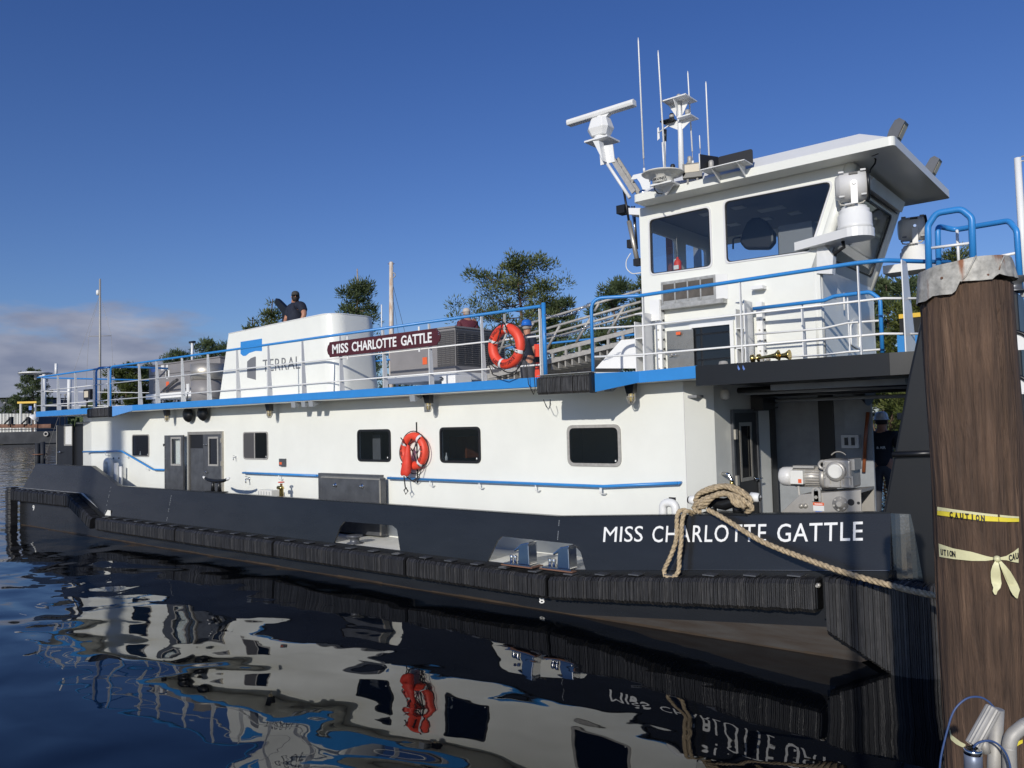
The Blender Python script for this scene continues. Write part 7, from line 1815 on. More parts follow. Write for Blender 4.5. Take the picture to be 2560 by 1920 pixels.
cd_ = thing('blue_cord', 'thin blue cord looping from the top of the aluminium ladder tube', 'cord', kq(1400, 290))
MB().tube(smooth_path([kq(1690, 470), kq(1650, 425), kq(1600, 375), kq(1500, 312), kq(1390, 290), kq(1280, 300), kq(1180, 345), kq(1080, 430), kq(1010, 520), kq(950, 650), kq(915, 770), kq(870, 930), kq(820, 1130), kq(775, 1350), kq(755, 1560), kq(750, 1800)], 5), 0.0027, 8).build('cord', M['bluecord'], cd_)
cd2 = thing('blue_cord', 'second blue cord arching from the low front tube to the dock', 'cord', kq(1600, 1050))
MB().tube(smooth_path([kq(1340, 1165, DL-0.04), kq(1380, 1120, DL-0.05), kq(1450, 1075, DL-0.05), kq(1560, 1050, DL-0.05), kq(1660, 1060, DL-0.05), kq(1760, 1110, DL-0.05), kq(1860, 1210, DL-0.05), kq(1930, 1340, DL-0.05), kq(1975, 1510, DL-0.05), kq(1990, 1700, DL-0.05)], 5), 0.0029, 8).build('cord', M['bluecord'], cd2)
# the dock the photographer stands on
dkk = MB()
for i in range(16):
    x0 = -0.62+i*0.21; dkk.box(x0, x0+0.20, -4.0, 2.70, 1.40+0.002*(i % 3), 1.445+0.002*(i % 3))
dkk.box(-0.62, 2.74, 2.56, 2.70, 1.18, 1.395)
for x in (0.3, 2.2):
    for y in (-3, 0, 2.4): dkk.tube([(x, y, 1.39), (x, y, -1)], 0.12, 12)
dkk.build('dock', M['dockgrey'], loc=(1, 0, 1.4), kind='structure', label='weathered plank dock under the camera')
# ------------------------------------------------------------------ people
def skin_mesh(name, joints, edges, root, m_, parent, loc, sub=2):
    me = bpy.data.meshes.new(name); keys = list(joints)
    loc = Vector(loc)
    me.from_pydata([Vector(joints[k][0])-loc for k in keys], [(keys.index(a), keys.index(b)) for a, b in edges], [])
    o = bpy.data.objects.new(name, me); COL.objects.link(o)
    md = o.modifiers.new('skin', 'SKIN'); md.use_smooth_shade = True
    sl = me.skin_vertices[0].data
    for i, k in enumerate(keys):
        r = joints[k][1]; sl[i].radius = r if isinstance(r, tuple) else (r, r); sl[i].use_root = (k == root)
    sb = o.modifiers.new('sub', 'SUBSURF'); sb.levels = sub; sb.render_levels = sub
    dg = bpy.context.evaluated_depsgraph_get(); ev = bpy.data.meshes.new_from_object(o.evaluated_get(dg))
    bpy.data.objects.remove(o); bpy.data.meshes.remove(me)
    ev.materials.clear(); ev.materials.append(m_)
    for p in ev.polygons: p.use_smooth = True
    ob = bpy.data.objects.new(name, ev); COL.objects.link(ob); ob.location = loc
    adopt(ob, parent); return ob
def person(base, face, label, shirt, arms, head_yaw=0.0, height=1.78, hat='cap', hatmat=None, hair='hair', beard=False, build_=1.0, lean=0.0, shirt_text=None):
    """base on the floor; face = heading of the chest (radians, 0 = +X)"""
    s = height/1.78; base = Vector(base)
    F_ = Vector((math.cos(face), math.sin(face), 0)); L_ = Vector((-math.sin(face), math.cos(face), 0)); U = Vector((0, 0, 1))
    def P_(f, l, u): return base + (F_*(f+lean*max(0, u-0.95)) + L_*l + U*u)*s
    t = thing('person', label, 'person', base)
    b_ = build_
    J = {'pelvis': (P_(0, 0, 0.95), 0.135*s*b_), 'waist': (P_(0.01, 0, 1.10), 0.13*s*b_), 'chest': (P_(0.0, 0, 1.30), 0.145*s*b_), 'upper': (P_(0, 0, 1.43), 0.10*s), 'neck': (P_(0.01, 0, 1.50), 0.062*s), 'jaw': (P_(0.035, 0, 1.585), 0.078*s), 'head': (P_(0.015, 0, 1.67), 0.098*s), 'crown': (P_(0.005, 0, 1.735), 0.06*s)}
    E_ = [('pelvis', 'waist'), ('waist', 'chest'), ('chest', 'upper'), ('upper', 'neck'), ('neck', 'jaw'), ('jaw', 'head'), ('head', 'crown')]
    ss = {}
    for sd, key in ((1, 'l'), (-1, 'r')):
        a = arms[key]
        J['sh'+key] = (P_(0, sd*0.185*b_, 1.42), 0.068*s*b_); J['el'+key] = (P_(*a[0]), 0.047*s*b_); J['wr'+key] = (P_(*a[1]), 0.032*s); 
        J['hp'+key] = (P_(0, sd*0.095, 0.90), 0.10*s*b_); J['kn'+key] = (P_(0.02, sd*0.11, 0.50), 0.065*s); J['an'+key] = (P_(-0.02, sd*0.12, 0.09), 0.042*s); J['to'+key] = (P_(0.15, sd*0.14, 0.045), 0.035*s)
        hd = (J['wr'+key][0]-J['el'+key][0]).normalized(); J['pa'+key] = (J['wr'+key][0]+hd*0.08*s, (0.028*s, 0.042*s))
        E_ += [('upper', 'sh'+key), ('sh'+key, 'el'+key), ('el'+key, 'wr'+key), ('wr'+key, 'pa'+key), ('pelvis', 'hp'+key), ('hp'+key, 'kn'+key), ('kn'+key, 'an'+key), ('an'+key, 'to'+key)]
    body = skin_mesh('body', J, E_, 'pelvis', M['skin'], t, base)
    # fingers
    for key in 'lr':
        hd = (J['wr'+key][0]-J['el'+key][0]).normalized(); sd_v = hd.cross(U); sd_v = sd_v.normalized() if sd_v.length > 0.1 else L_
        dn = hd.cross(sd_v).normalized()
        if dn.z > 0: dn = -dn
        p0 = J['pa'+key][0]; fm = MB()
        for i, ln_ in enumerate((0.070, 0.082, 0.078, 0.060)):
            q_ = p0 + sd_v*(i-1.5)*0.019*s + hd*0.02*s
            fm.tube([q_-hd*0.03*s, q_+hd*0.02*s, q_+hd*(0.02+ln_*0.5)*s+dn*0.015*s, q_+hd*(0.02+ln_*0.8)*s+dn*0.045*s], [0.009*s, 0.009*s, 0.008*s, 0.006*s], 8)
        q_ = p0 - sd_v*0.035*s - hd*0.02*s
        fm.tube([q_+sd_v*0.01*s, q_-sd_v*0.018*s+hd*0.03*s+dn*0.01*s, q_-sd_v*0.02*s+hd*0.06*s+dn*0.03*s], [0.011*s, 0.010*s, 0.007*s], 8)
        fm.build('fingers', M['skin'], t)
    # shirt with short sleeves, trousers, boots
    g = 1.16
    S = {'hem': (P_(0, 0, 0.84), 0.165*s*b_), 'waist': (P_(0.015, 0, 1.10), 0.158*s*b_), 'chest': (P_(0.0, 0, 1.29), 0.168*s*b_), 'upper': (P_(0, 0, 1.42), 0.115*s), 'collar': (P_(0.005, 0, 1.475), 0.075*s)}
    SE = [('hem', 'waist'), ('waist', 'chest'), ('chest', 'upper'), ('upper', 'collar')]
    for sd, key in ((1, 'l'), (-1, 'r')):
        S['sh'+key] = (P_(0, sd*0.185*b_, 1.425), 0.085*s*b_); el = J['el'+key][0]; sh_ = J['sh'+key][0]
        S['sl'+key] = (sh_.lerp(el, 0.78), 0.074*s*b_); SE += [('upper', 'sh'+key), ('sh'+key, 'sl'+key)]
    sh_o = skin_mesh('shirt', S, SE, 'hem', shirt, t, base)
    TR = {'top': (P_(0, 0, 1.04), 0.148*s*b_), 'pelvis': (P_(0, 0, 0.90), 0.15*s*b_)}; TE = [('top', 'pelvis')]
    for key in 'lr':
        TR['hp'+key] = (J['hp'+key][0]-U*0.03, 0.115*s*b_); TR['kn'+key] = (J['kn'+key][0], 0.082*s); TR['an'+key] = (J['an'+key][0]+U*0.02, 0.065*s)
        TE += [('pelvis', 'hp'+key), ('hp'+key, 'kn'+key), ('kn'+key, 'an'+key)]
    skin_mesh('trousers', TR, TE, 'pelvis', M['trousers'], t, base)
    for key in 'lr':
        skin_mesh('boot', {'a': (J['an'+key][0], 0.055*s), 'h': (J['an'+key][0]-U*0.035-F_*0.03, 0.05*s), 't': (J['to'+key][0]+U*0.005, 0.045*s)}, [('a', 'h'), ('h', 't')], 'a', M['shoe'], t, J['an'+key][0], 1)
    # head details, turned by head_yaw
    hy_ = face+head_yaw; HF = Vector((math.cos(hy_), math.sin(hy_), 0)); HL = Vector((-math.sin(hy_), math.cos(hy_), 0)); hc = P_(0.015, 0, 1.655)
    def H_(f, l, u): return hc + (HF*f+HL*l+U*u)*s
    MB().lathe([(0.004*s, 0.052*s), (0.012*s, 0.02*s), (0.018*s, -0.012*s), (0.008*s, -0.022*s)], H_(0.098, 0, -0.012), (HF*0.28+U), 10).build('nose', M['skin'], t)
    for sd in (-1, 1):
        MB().lathe([(0.010*s, -0.006*s), (0.030*s, 0), (0.024*s, 0.012*s)], H_(-0.005, sd*0.088, -0.005), HL*sd+HF*-0.3, 12, sx=0.65, sy=1.0, ref=HF).build('ear', M['skin'], t)
        MB().lathe([(0.002*s, 0.012*s), (0.010*s, 0.006*s), (0.012*s, 0.0)], H_(0.086, sd*0.033, 0.018), HF, 10).build('eye', M['hair'], t)
        MB().tube([H_(0.088, sd*0.052, 0.036), H_(0.097, sd*0.030, 0.041), H_(0.098, sd*0.015, 0.037)], 0.006*s, 6).build('eyebrow', M[hair], t)
    MB().tube([H_(0.088, -0.026, -0.058), H_(0.099, 0, -0.060), H_(0.088, 0.026, -0.058)], 0.006*s, 6).build('mouth', M['maroonshirt'], t)
    def cap_of(m_, name, z0, r0, h0, back=0.0):
        prof = [(r0, z0), (r0*1.0, z0+h0*0.35), (r0*0.86, z0+h0*0.72), (r0*0.5, z0+h0*0.95), (0.004, z0+h0)]
        return MB().lathe([(r*s, z*s) for r, z in prof], hc, U + HF*-back, 24, sx=1.0, sy=0.90, ref=HF).build(name, m_, t)
    cap_of(M[hair], 'hair', -0.045, 0.100, 0.155, 0.12)
    if beard:
        bm_ = MB()
        bm_.lathe([(0.030*s, -0.145*s), (0.072*s, -0.11*s), (0.096*s, -0.06*s), (0.099*s, -0.02*s), (0.08*s, 0.0)], hc+HF*0.022*s, U, 20, sx=1.0, sy=0.88, ref=HF)
        bm_.build('beard', M[hair], t)
    if hat == 'cap':
        c_ = cap_of(hatmat, 'cap', 0.025, 0.108, 0.125)
        br = []
        for i in range(9):
            a = math.radians(-58+i*14.5); br.append(H_(0.095*math.cos(a)+0.085*math.cos(a)**0.8 if abs(a) < 1.5 else 0.1, 0.098*math.sin(a), 0.030))
        inn = [H_(0.098*math.cos(math.radians(58-i*14.5)), 0.088*math.sin(math.radians(58-i*14.5)), 0.036) for i in range(9)]
        MB().prism(br+inn, (0, 0, 0.008*s)).build('brim', hatmat, t)
    else:
        MB().lathe([(0.150*s, 0.02*s), (0.152*s, 0.028*s), (0.128*s, 0.035*s), (0.126*s, 0.075*s), (0.108*s, 0.125*s), (0.065*s, 0.155*s), (0.004, 0.163*s)], hc, U, 28, sx=1.0, sy=0.84, ref=HF).build('hard_hat', hatmat, t)
    if shirt_text:
        txt, pos, w_, h_ = shirt_text
        sgn = 1 if pos[0] > 0 else -1
        text_mesh(txt, 'shirt_print', M['letter'], t, P_(pos[0], pos[1], pos[2]), (L_ if sgn > 0 else -L_), U, w_*s, h_*s, 0.003, 0.02)
    return t
hang = {'l': [(0.0, 0.26, 1.13), (0.10, 0.27, 0.88)], 'r': [(0.0, -0.26, 1.13), (0.10, -0.27, 0.88)]}
# man behind the exhaust casing, chest to the camera, head turned to the bow
YP = 12.62
hp_ = W('l', 885, 440, Y=YP)
person((hp_.x, YP, hp_.z-1.655*1.92/1.78-0.03), math.radians(-98), 'bearded man in navy tee and dark cap leaning over the white exhaust casing', M['navy'],
       {'l': [(0.02, 0.47, 1.17), (0.14, 0.40, 0.93)], 'r': [(0.05, -0.42, 1.15), (0.24, -0.16, 0.95)]}, head_yaw=math.radians(62), height=1.92, hat='cap', hatmat=M['capgrey'], beard=True, build_=1.42)
stx = W('l', 340, 620, Y=12.9); st2 = W('l', 600, 900, Y=12.9)
MB().prism([stx+Vector((-0.10, 0, 0.0)), stx+Vector((-0.02, 0, 0.12)), stx+Vector((0.10, 0, 0.05)), st2+Vector((0.06, 0, 0.1)), st2+Vector((0.0, 0, -0.16))], (0, 0.12, 0)).build('exhaust_flap', M['blackdeck'], boat)
MB().box(st2.x-0.1, st2.x+0.1, 12.85, 13.05, 4.6, st2.z).build('exhaust_pipe', M['blackdeck'], boat)
# grey haired man bending behind the condenser
hp_ = W('C', 592, 150, Y=15.3)
person((hp_.x-0.03, 15.3, hp_.z-1.655*0.98), math.radians(150), 'grey haired man in a maroon shirt standing behind the large condenser', M['maroonshirt'], hang, head_yaw=math.radians(30), height=1.76, hat='cap', hatmat=M['capwhite'], hair='greyhair', build_=1.08, lean=0.12)
# worker in a blue hard hat by the gangway
hp_ = W('C', 1090, 270, Y=12.6)
person((hp_.x, 12.6, max(3.0, hp_.z-1.655*0.95)), math.radians(80), 'person in blue hard hat and dark shirt half hidden by the rail life ring', M['navy'], hang, head_yaw=0.4, height=min(1.78, (hp_.z-3.0)/1.655*1.78) if hp_.z-1.655*0.95 < 3.0 else 1.70, hat='hard', hatmat=M['helmetblue'], hair='greyhair')
# worker seen from behind through the bow opening
hp_ = W('j', 850, 640, Y=15.9)
person((hp_.x, 15.9, zs(-4.1)), math.radians(95), 'worker in white hard hat and black shirt seen from behind through the bow opening', M['blackshirt'], hang, head_yaw=0.1, height=(hp_.z-zs(-4.1))/1.655*1.78, hat='hard', hatmat=M['helmetwhite'], build_=1.05, shirt_text=('& AIR', (-0.185, 0.06, 1.20), 0.14, 0.045))
# ------------------------------------------------------------------ yellow beam and blue posts of gear on the far bow
a, b = W('H', 1130, 325, Y=16.0), W('H', 1310, 303, Y=16.0)
gf = thing('lifting_frame', 'yellow topped lifting frame with blue posts on the far bow', 'frame', (a.x, 16.2, 1.0))
MB().box(a.x, b.x+0.1, 16.0, 16.4, a.z-0.02, a.z+0.06).build('yellow_beam', M['yellow'], gf)
MB().box(a.x, b.x+0.1, 16.02, 16.38, a.z-0.30, a.z-0.021).build('dark_box', M['blackdeck'], gf)
for x in (1140, 1275): q_ = W('H', x, 400, Y=16.1); MB().box(q_.x-0.06, q_.x+0.06, 16.1, 16.2, 3.73, a.z-0.301).build('post', M['blue'], gf)
# ------------------------------------------------------------------ trees
def pine(label, px, D, top_y, kind='round', spread=1.0, crown=0.5, mat_='needles', seed=1, zbase=1.2, group=None, name='pine_tree', tufts=900, leaf=0.42, trunk_mat='pine_bark', deadtop=0.0, density=1.0):
    rnd = random.Random(seed)
    top = W('P', px, top_y, D=D); bx, by = top.x, top.y; H_ = top.z - zbase
    t = thing(name, label, 'tree', (bx, by, zbase), group)
    tr = MB(); k = 9; wob = [(rnd.uniform(-1, 1)*0.015*H_, rnd.uniform(-1, 1)*0.015*H_) for _ in range(k)]
    wob[0] = wob[-1] = (0, 0)
    pts = [Vector((bx+wob[i][0], by+wob[i][1], zbase+H_*(0.97 if deadtop == 0 else 1.0)*i/(k-1))) for i in range(k)]
    r0 = 0.018*H_+0.05
    tr.tube(pts, [r0*(1-0.86*i/(k-1)) for i in range(k)], 8)
    def tp(f):
        f = max(0, min(0.999, f))*(k-1); i = int(f); return pts[i].lerp(pts[min(i+1, k-1)], f-i)
    fol = MB()
    clumps = []
    leaf *= 0.74
    nl = (40 if kind == 'round' else 28) if kind != 'cone' else 46
    for i in range(nl):
        f = (1-crown) + crown*(i+0.5)/nl if kind != 'cone' else 0.12+0.80*(i+0.5)/nl
        if deadtop: f = min(f, 1-deadtop*0.25)*0.985
        a = i*2.39996 + rnd.uniform(-0.4, 0.4)
        g = (f-(1-crown))/crown if kind != 'cone' else (f-0.12)/0.88
        if kind == 'round': rad = spread*(0.35+0.65*math.sin(math.pi*min(1, 0.18+0.80*g)))*rnd.uniform(0.55, 1.1)
        elif kind == 'cone': rad = spread*(1.0-0.88*g)*rnd.uniform(0.6, 1.15)
        else: rad = spread*rnd.uniform(0.3, 1.1)*(0.5+0.5*math.sin(math.pi*min(1, 0.25+0.7*g)))
        p0 = tp(f); rise = rnd.uniform(0.05, 0.45) if kind != 'cone' else rnd.uniform(-0.1, 0.35)
        p1 = p0 + Vector((math.cos(a)*rad, math.sin(a)*rad, rad*rise))
        pm = p0.lerp(p1, 0.5) - Vector((0, 0, 0.06*rad))
        tr.tube([p0, pm, p1], [r0*0.22*(1.1-0.6*g), r0*0.13, r0*0.05], 5)
        for q_ in range(rnd.randint(2, 4)):
            c = p1 + Vector((rnd.gauss(0, 0.20)*rad, rnd.gauss(0, 0.20)*rad, rnd.gauss(0.05, 0.12)*rad)); clumps.append((c, rnd.uniform(0.65, 1.3)))
        clumps.append((pm+Vector((0, 0, 0.1*rad)), 0.8))
    if not deadtop: clumps += [(tp(0.97)+Vector((0, 0, 0.0)), 0.9), (tp(0.90), 1.1)]
    per = max(14, int(4.6*tufts*density/len(clumps)))
    cs = 0.11*spread+0.28
    for c, sc in clumps:
        for _ in range(int(per*sc)):
            d = Vector((rnd.gauss(0, 1), rnd.gauss(0, 1), rnd.gauss(0, 0.62))); d.normalize()
            p = c + d*cs*sc*rnd.uniform(0.25, 1.15)
            w_ = Vector((rnd.gauss(0, 1), rnd.gauss(0, 1), rnd.gauss(0, 1))); n_ = d.cross(w_)
            if n_.length < 0.05: continue
            n_.normalize(); up = (d*0.8+Vector((0, 0, 0.5))).normalized()
            l_ = leaf*rnd.uniform(0.6, 1.25)
            fol.add([p-n_*l_*0.20, p+up*l_*0.55-n_*l_*0.10+n_*0, p+up*l_, p+n_*l_*0.20+up*l_*0.1], [(0, 3, 2, 1)])
    tr.build('trunk', M[trunk_mat], t)
    fo = fol.build('crown', M[mat_], t)
    return t
LB = 'trees on the bank behind the boat'
pine('tall spreading pine rising behind the orange life ring', 1296, 70, 648, 'round', 4.3, 0.62, seed=3, group=LB, tufts=4200, leaf=0.40)
pine('conical pine with a bare broken top beside the rusty white mast', 893, 75, 672, 'cone', 3.7, 0.8, 'needles2', seed=5, group=LB, tufts=4200, leaf=0.42, deadtop=0.35, trunk_mat='dead_wood')
pine('pale green pine top just behind the man on the casing', 682, 75, 736, 'cone', 2.7, 0.8, 'needles', seed=8, group=LB, tufts=2400, leaf=0.42)
pine('shorter pine top left of the man on the casing', 632, 76, 784, 'cone', 1.6, 0.8, 'needles', seed=9, group=LB, tufts=1700, leaf=0.42)
pine('ragged dark pine showing through the gate chains', 1392, 68, 748, 'irregular', 2.4, 0.85, 'needles2', seed=12, group=LB, tufts=3200, leaf=0.42)
pine('pine behind the upper end of the gangway', 1535, 62, 702, 'irregular', 2.6, 0.85, 'needles2', seed=15, group=LB, tufts=3400, leaf=0.4)
pine('small pine crown filling below the gangway rails', 1455, 60, 838, 'irregular', 2.4, 0.95, 'needles2', seed=16, group=LB, tufts=2600, leaf=0.4)
pine('dark pine directly aft of the wheelhouse', 1600, 66, 690, 'irregular', 1.9, 0.85, 'needles2', seed=18, group=LB, tufts=2200, leaf=0.4)
pine('round topped dark pine standing nearest the stern condenser', 447, 105, 880, 'round', 2.6, 0.6, 'needles2', seed=21, group=LB, tufts=1800, leaf=0.5)
pine('broad dark pine just left of the white exhaust casing', 528, 100, 853, 'round', 3.0, 0.65, 'needles2', seed=22, group=LB, tufts=2400, leaf=0.5)
pine('light green drooping tree seen through the stern rails', 315, 100, 918, 'irregular', 3.0, 0.9, 'leaves', seed=25, group=LB, name='willow_tree', tufts=3200, leaf=0.5)
pine('dark tree close behind the light green tree at the stern', 362, 106, 912, 'irregular', 1.9, 0.9, 'needles2', seed=26, group=LB, name='leafy_tree', tufts=1800, leaf=0.5)
pine('dense dark pine beyond the wheelhouse front', 2215, 46, 700, 'irregular', 2.3, 0.9, 'needles2', seed=31, group=LB, tufts=4200, leaf=0.34)
pine('tall dark pine crown left of the piling cap', 2300, 50, 690, 'irregular', 2.2, 0.9, 'needles2', seed=32, group=LB, tufts=3600, leaf=0.34)
pine('small round pine crown seen inside the blue ladder hoop', 2380, 52, 622, 'round', 1.3, 0.5, 'needles', seed=33, group=LB, tufts=1900, leaf=0.32)
pine('sunlit light green tree low behind the bow rail', 2285, 40, 745, 'irregular', 2.0, 0.95, 'bushleaves', seed=35, group=LB, name='leafy_tree', tufts=3200, leaf=0.3)
pine('tall lone pine on the bank above the distant barge', 82, 290, 926, 'round', 5.2, 0.62, 'needles2', seed=41, group=None, tufts=2600, leaf=0.95, zbase=1.2)
pine('low dark tree left of the lone pine at the barge', 40, 292, 995, 'round', 5.0, 0.9, 'needles2', seed=42, group=None, name='leafy_tree', tufts=1400, leaf=1.0, zbase=1.2)
# bushes on the bank seen through the bow opening
def bush(label, px, py, D, rx, h, seed, mat_='bushleaves', n=2600, leaf=0.2):
    rnd = random.Random(seed); c = W('P', px, py, D=D); t = thing('bush', label, 'bush', (c.x, c.y, 1.0), 'bushes on the bank')
    fo = MB(); st_ = MB()
    for i in range(9):
        a = rnd.uniform(0, 6.28); st_.tube([(c.x, c.y, 0.8), (c.x+math.cos(a)*rx*0.5, c.y+math.sin(a)*rx*0.5, 1+h*0.7)], [0.06, 0.02], 5)
    cl = [(c.x+rnd.gauss(0, .45)*rx, c.y+rnd.gauss(0, .35)*rx, 1.0+h*rnd.uniform(0.1, 1.0)) for _ in range(34)]
    for x, y, z in cl:
        for _ in range(n//34):
            d = Vector((rnd.gauss(0, 1), rnd.gauss(0, 1), rnd.gauss(0, 0.8))).normalized(); p = Vector((x, y, z))+d*rx*0.26*rnd.uniform(0.3, 1.1)
            w_ = d.cross(Vector((rnd.gauss(0, 1), rnd.gauss(0, 1), rnd.gauss(0, 1)))); 
            if w_.length < 0.05: continue
            w_.normalize(); up = d.cross(w_)*0.6+Vector((0, 0, 0.5)); l_ = leaf*rnd.uniform(0.6, 1.3)
            fo.add([p-w_*l_*0.3, p+up*l_*0.5-w_*l_*0.3, p+up*l_, p+w_*l_*0.3+up*l_*0.3], [(0, 3, 2, 1)])
    st_.build('stem', M['pine_bark'], t); fo.build('foliage', M[mat_], t); return t
bush('tall olive green bush seen through the bow opening', 2200, 1040, 45, 3.2, 5.2, 51, n=5200)
bush('olive bush right behind the worker at the bow opening', 2255, 1020, 46, 2.8, 4.6, 52, n=3600)
bush('dark bush low behind the gate chains', 1400, 1000, 58, 3.6, 4.2, 53, 'needles2', 3200, 0.3)
bush('dark bush low behind the upper gangway', 1520, 1000, 58, 3.4, 4.6, 54, 'needles2', 3000, 0.3)
# distant wood on the horizon
tl = MB(); rnd = random.Random(77)
for i in range(1900):
    px = rnd.uniform(-60, 420); D = rnd.uniform(560, 640)
    b = W('P', px, 1085, D=D); h = 17+4*math.sin(px*0.06)+rnd.uniform(-3, 3)
    for _ in range(2):
        x, y, z = b.x+rnd.uniform(-3, 3), b.y+rnd.uniform(-3, 3), rnd.uniform(2, h); s = rnd.uniform(1.5, 3.4)
        a = rnd.uniform(0, 3.14); c, s2 = math.cos(a)*s, math.sin(a)*s
        tl.add([(x-c, y-s2, z-s), (x+c, y+s2, z-s*0.8), (x+c*0.7, y+s2*0.7, z+s*0.7), (x-c*0.6, y-s2*0.6, z+s)], [(0, 1, 2, 3)])
tl.build('far_wood', M['needles2'], kind='stuff', label='far-off dark wood along the horizon left of the boat')
# ------------------------------------------------------------------ barge, shed and gear on the far left
Db = 230
def bx(px0, px1, py0, py1, D, depth, mat_, name, parent=None):
    a, b = W('P', px0, py1, D=D), W('P', px1, py0, D=D); u = Vector((b.x-a.x, b.y-a.y, 0)); n_ = Vector((-u.y, u.x, 0)).normalized()*depth
    if n_.y < 0: n_ = -n_
    return MB().prism([Vector((a.x, a.y, a.z)), Vector((a.x+u.x, a.y+u.y, a.z)), Vector((a.x+u.x, a.y+u.y, b.z)), Vector((a.x, a.y, b.z))], n_).build(name, mat_, parent)
def base_at(px, D): p = W('P', px, 1085, D=D); return (p.x, p.y, 0)
bg_ = thing('barge', 'rust edged dark deck barge moored at the far left', 'barge', base_at(70, Db))
bx(-60, 150, 1077, 1112, Db, 14, M['bargedark'], 'hull', bg_)
bx(-60, 148, 1070, 1076.5, Db, 14, M['bargedark'], 'deck_rail', bg_)
for i in range(5): bx(-40+i*34, -9+i*34, 1060, 1070, Db+2, 2, M['rust'], 'rust_panel', bg_)
for px in (25, 68):
    bo = bx(px-3, px+3, 1042, 1060, Db+1, 1, M['bargedark'], 'bollard', bg_)
    a, b = W('P', px-14, 1060, D=Db+1), W('P', px, 1046, D=Db+1); MB().tube([a, b], 0.25, 6).build('strut', M['bargedark'], bo)
tr_ = W('P', 115, 1085, D=Db-0.5); MB().torus(tr_, 0.55, 0.2, (rgt.x, rgt.y, 0), (0, 0, 1), 16, 8).build('mooring_ring', M['alu'], bg_)
sh_ = thing('shed', 'long blue grey industrial shed behind the far barge', 'building', base_at(30, 300))
bx(-80, 92, 996, 1085, 300, 20, M['shed'], 'wall', sh_); bx(-82, 94, 993, 996, 299, 22, M['bargedark'], 'roof_edge', sh_)
fn_ = thing('sheet_fence', 'pale corrugated fence standing on the bank beside the barge', 'fence', base_at(35, 262))
for i in range(26): bx(-30+i*4.2, -27.2+i*4.2, 1034, 1085, 262 if i % 2 else 262.3, 0.4, M['offwhite'], 'panel', fn_)
cn = thing('canopy', 'small shelter with yellow roof edge above the far barge', 'shelter', base_at(68, 255))
bx(43, 91, 1003, 1009, 255, 5, M['yellow'], 'roof', cn)
for px in (50, 86): bx(px-1.5, px+1.5, 1009, 1085, 255, 0.4, M['offwhite'], 'post', cn)
bx(72, 79, 1015, 1025, 254, 0.2, M['bluesticker'], 'sign', cn)
for px, py, lab in ((12, 1005, 'thin pole with floodlights left of the far canopy'), (150, 985, 'left of two thin distant masts seen through the stern rails'), (163, 985, 'right of two thin distant masts seen through the stern rails')):
    b = W('P', px, 1085, D=280); t = W('P', px, py, D=280); po = thing('pole', lab, 'pole', (b.x, b.y, 0.5))
    MB().tube([(b.x, b.y, 0.5), (t.x, t.y, t.z)], 0.16, 6).build('shaft', M['bargedark'], po); MB().box(t.x-0.7, t.x+0.7, t.y-0.2, t.y+0.2, t.z-0.5, t.z).build('lamp_head', M['alu'], po)
# mooring dolphin in the water off the stern
dp = W('P', 100, 1158, Z=0); do = thing('mooring_dolphin', 'cluster of dark timber piles standing in the water beyond the stern', 'piling', dp)
for i, (dx, dy) in enumerate(((-0.35, 0), (0.05, -0.25), (0.40, 0.1))): MB().tube([(dp.x+dx*1.2, dp.y+dy, -1), (dp.x+dx, dp.y+dy, 1.9+0.12*i)], 0.22, 10).build('pile', M['bargedark'], do)
MB().torus((dp.x, dp.y, 0.9), 0.62, 0.05, (1, 0, 0), (0, 1, 0), 20, 6).build('wire_binding', M['rust'], do)
# ------------------------------------------------------------------ masts of boats lying beyond
def sail_boat(label, px, D, top_y, mm, r, hullmat, name, spread=None):
    b = W('P', px, 1085, D=D); t = W('P', px, top_y, D=D)
    s = thing(name, label, 'boat', (b.x, b.y, 0))
    hm = MB(); sec = [(-4.5, 0.2, 0.9), (-3, 1.1, 0.85), (0, 1.5, 0.8), (2.5, 1.1, 0.95), (4.6, 0.05, 1.15)]
    rows = [[Vector((b.x+x, b.y-w_, zt_)), Vector((b.x+x, b.y-w_*0.6, -0.3)), Vector((b.x+x, b.y+w_*0.6, -0.3)), Vector((b.x+x, b.y+w_, zt_))] for x, w_, zt_ in sec]
    hm.add([p for r_ in rows for p in r_], [(i*4+k, i*4+(k+1) % 4, (i+1)*4+(k+1) % 4, (i+1)*4+k) for i in range(4) for k in range(4)])
    hm.build('hull', hullmat, s)
    top = Vector((t.x, t.y, t.z)); foot = Vector((b.x, b.y, 0.8))
    MB().tube([foot, foot.lerp(top, 0.6), top], [r, r*0.95, r*0.75], 10).build('mast', mm, s)
    return s, foot, top
s1, ft, tp_ = sail_boat('sailing boat with a tall bare silver mast beyond the stern', 250, 60, 697, M['alu'], 0.085, M['offwhite'], 'sail_boat')
sp1 = W('P', 250, 840, D=60)
ex = Vector((rgt.x, rgt.y, 0)).normalized()
MB().tube([sp1-ex*0.85, sp1+ex*0.85], 0.025, 6).build('spreader', M['alu'], s1)
st_ = MB(); h1 = W('P', 250, 735, D=60)
for sg in (-1, 1): st_.tube([h1, sp1+ex*0.85*sg, ft+ex*1.35*sg], 0.010, 4)
st_.tube([h1, ft+ex*-4.2+Vector((0, 0, 0.3))], 0.010, 4)
st_.build('stay', M['alu'], s1)
MB().lathe([(0.05, 0), (0.12, 0.1), (0.12, 0.35), (0.05, 0.42)], h1-ex*0.16+Vector((0, 0, -0.1)), n=10).build('masthead_radar', M['white_plain'], s1)
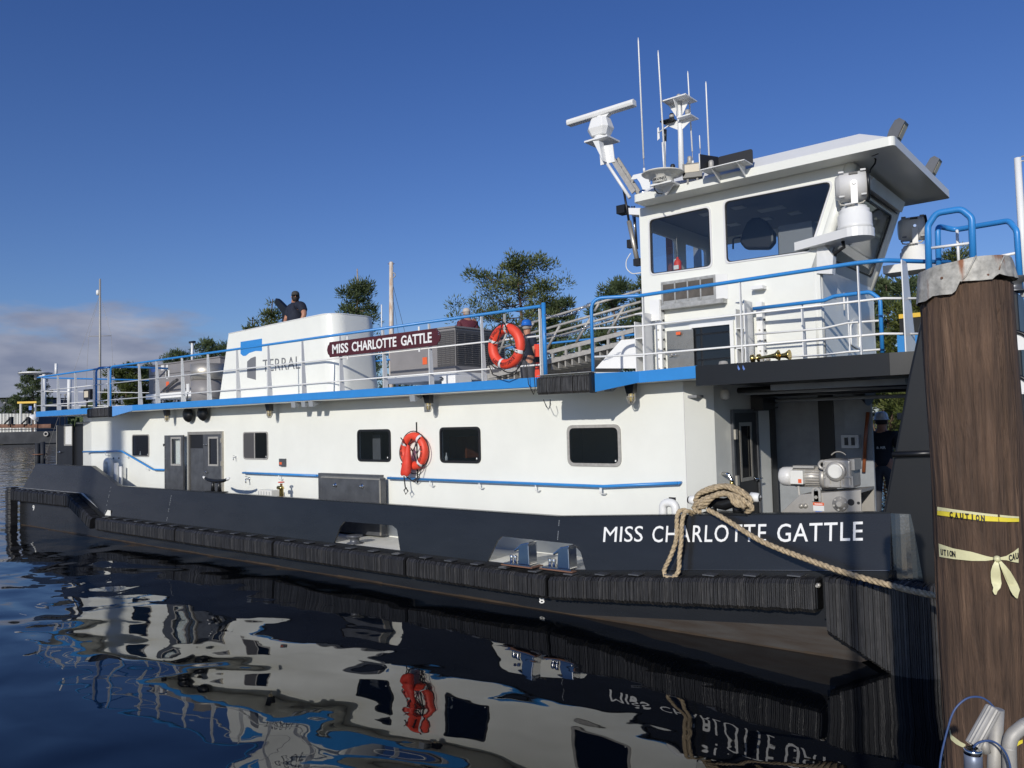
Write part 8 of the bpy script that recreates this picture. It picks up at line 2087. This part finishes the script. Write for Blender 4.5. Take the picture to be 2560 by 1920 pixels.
MB().box(ft.x-0.2, ft.x+0.2, ft.y-0.1, ft.y+0.1, ft.z+2.4, ft.z+2.6).build('winch_pad', M['white_plain'], s1)
s2, ft, tp_ = sail_boat('old workboat with a rusty white mast topped by a star shaped finial', 978, 45, 655, M['rustwhite'], 0.15, M['bargedark'], 'work_boat')
m = MB()
for i in range(5):
    a = math.pi*2*i/5+0.3; m.tube([tp_-Vector((0, 0, 0.15)), tp_+Vector((0.2*math.cos(a)*ex.x, 0.2*math.cos(a)*ex.y, 0.2*math.sin(a)-0.15))], [0.05, 0.01], 6)
m.build('finial', M['rust'], s2)
MB().tube([tp_-Vector((0, 0, 1.0)), ft+ex*2.6], 0.014, 4).tube([tp_-Vector((0, 0, 1.6)), ft+ex*1.5], 0.010, 4).build('stay', M['cord'], s2)
MB().torus(tp_-Vector((0, 0, 0.75))+ex*0.08, 0.14, 0.03, ex, (0, 0, 1), 12, 6).build('masthead_lamp', M['alu'], s2)
# antenna rod left of the rusty mast and the small lamp post at the stern unit
MB().tube([W('B', 1570, 700, Y=15.0), W('B', 1569, 420, Y=15.0)], 0.018, 6).build('whip_antenna', M['white_plain'], boat)
pl_ = MB().tube([W('A', 1662, 925, Y=15.0), W('A', 1661, 748, Y=15.0)], 0.05, 8).build('antenna_post', M['white_plain'], boat)
q_ = W('A', 1661, 748, Y=15.0); MB().box(q_.x-0.16, q_.x+0.16, 14.95, 15.05, q_.z-0.02, q_.z+0.05).build('lamp_head', M['blackdeck'], pl_)
# tall poles on the dock behind the camera; their shadows fall on the stern and on the bow
for (k, x, y, Y, s_, h_, r) in (('a', 1005, 400, 11.3, 48.0, 26.0, 0.55), ('P', 2127, 1350, 10.15, 16.0, 9.5, 0.062)):
    p = W(k, x, y, Y=Y); q_ = p + Vector((0.30, -1.0, 0.385))*s_
    MB().tube([(q_.x, q_.y, -1), (q_.x, q_.y, h_)], [r, r*0.85], 12).build('dock_pole', M['dockgrey'], None, kind='structure', label='tall pole standing on the dock behind the camera')
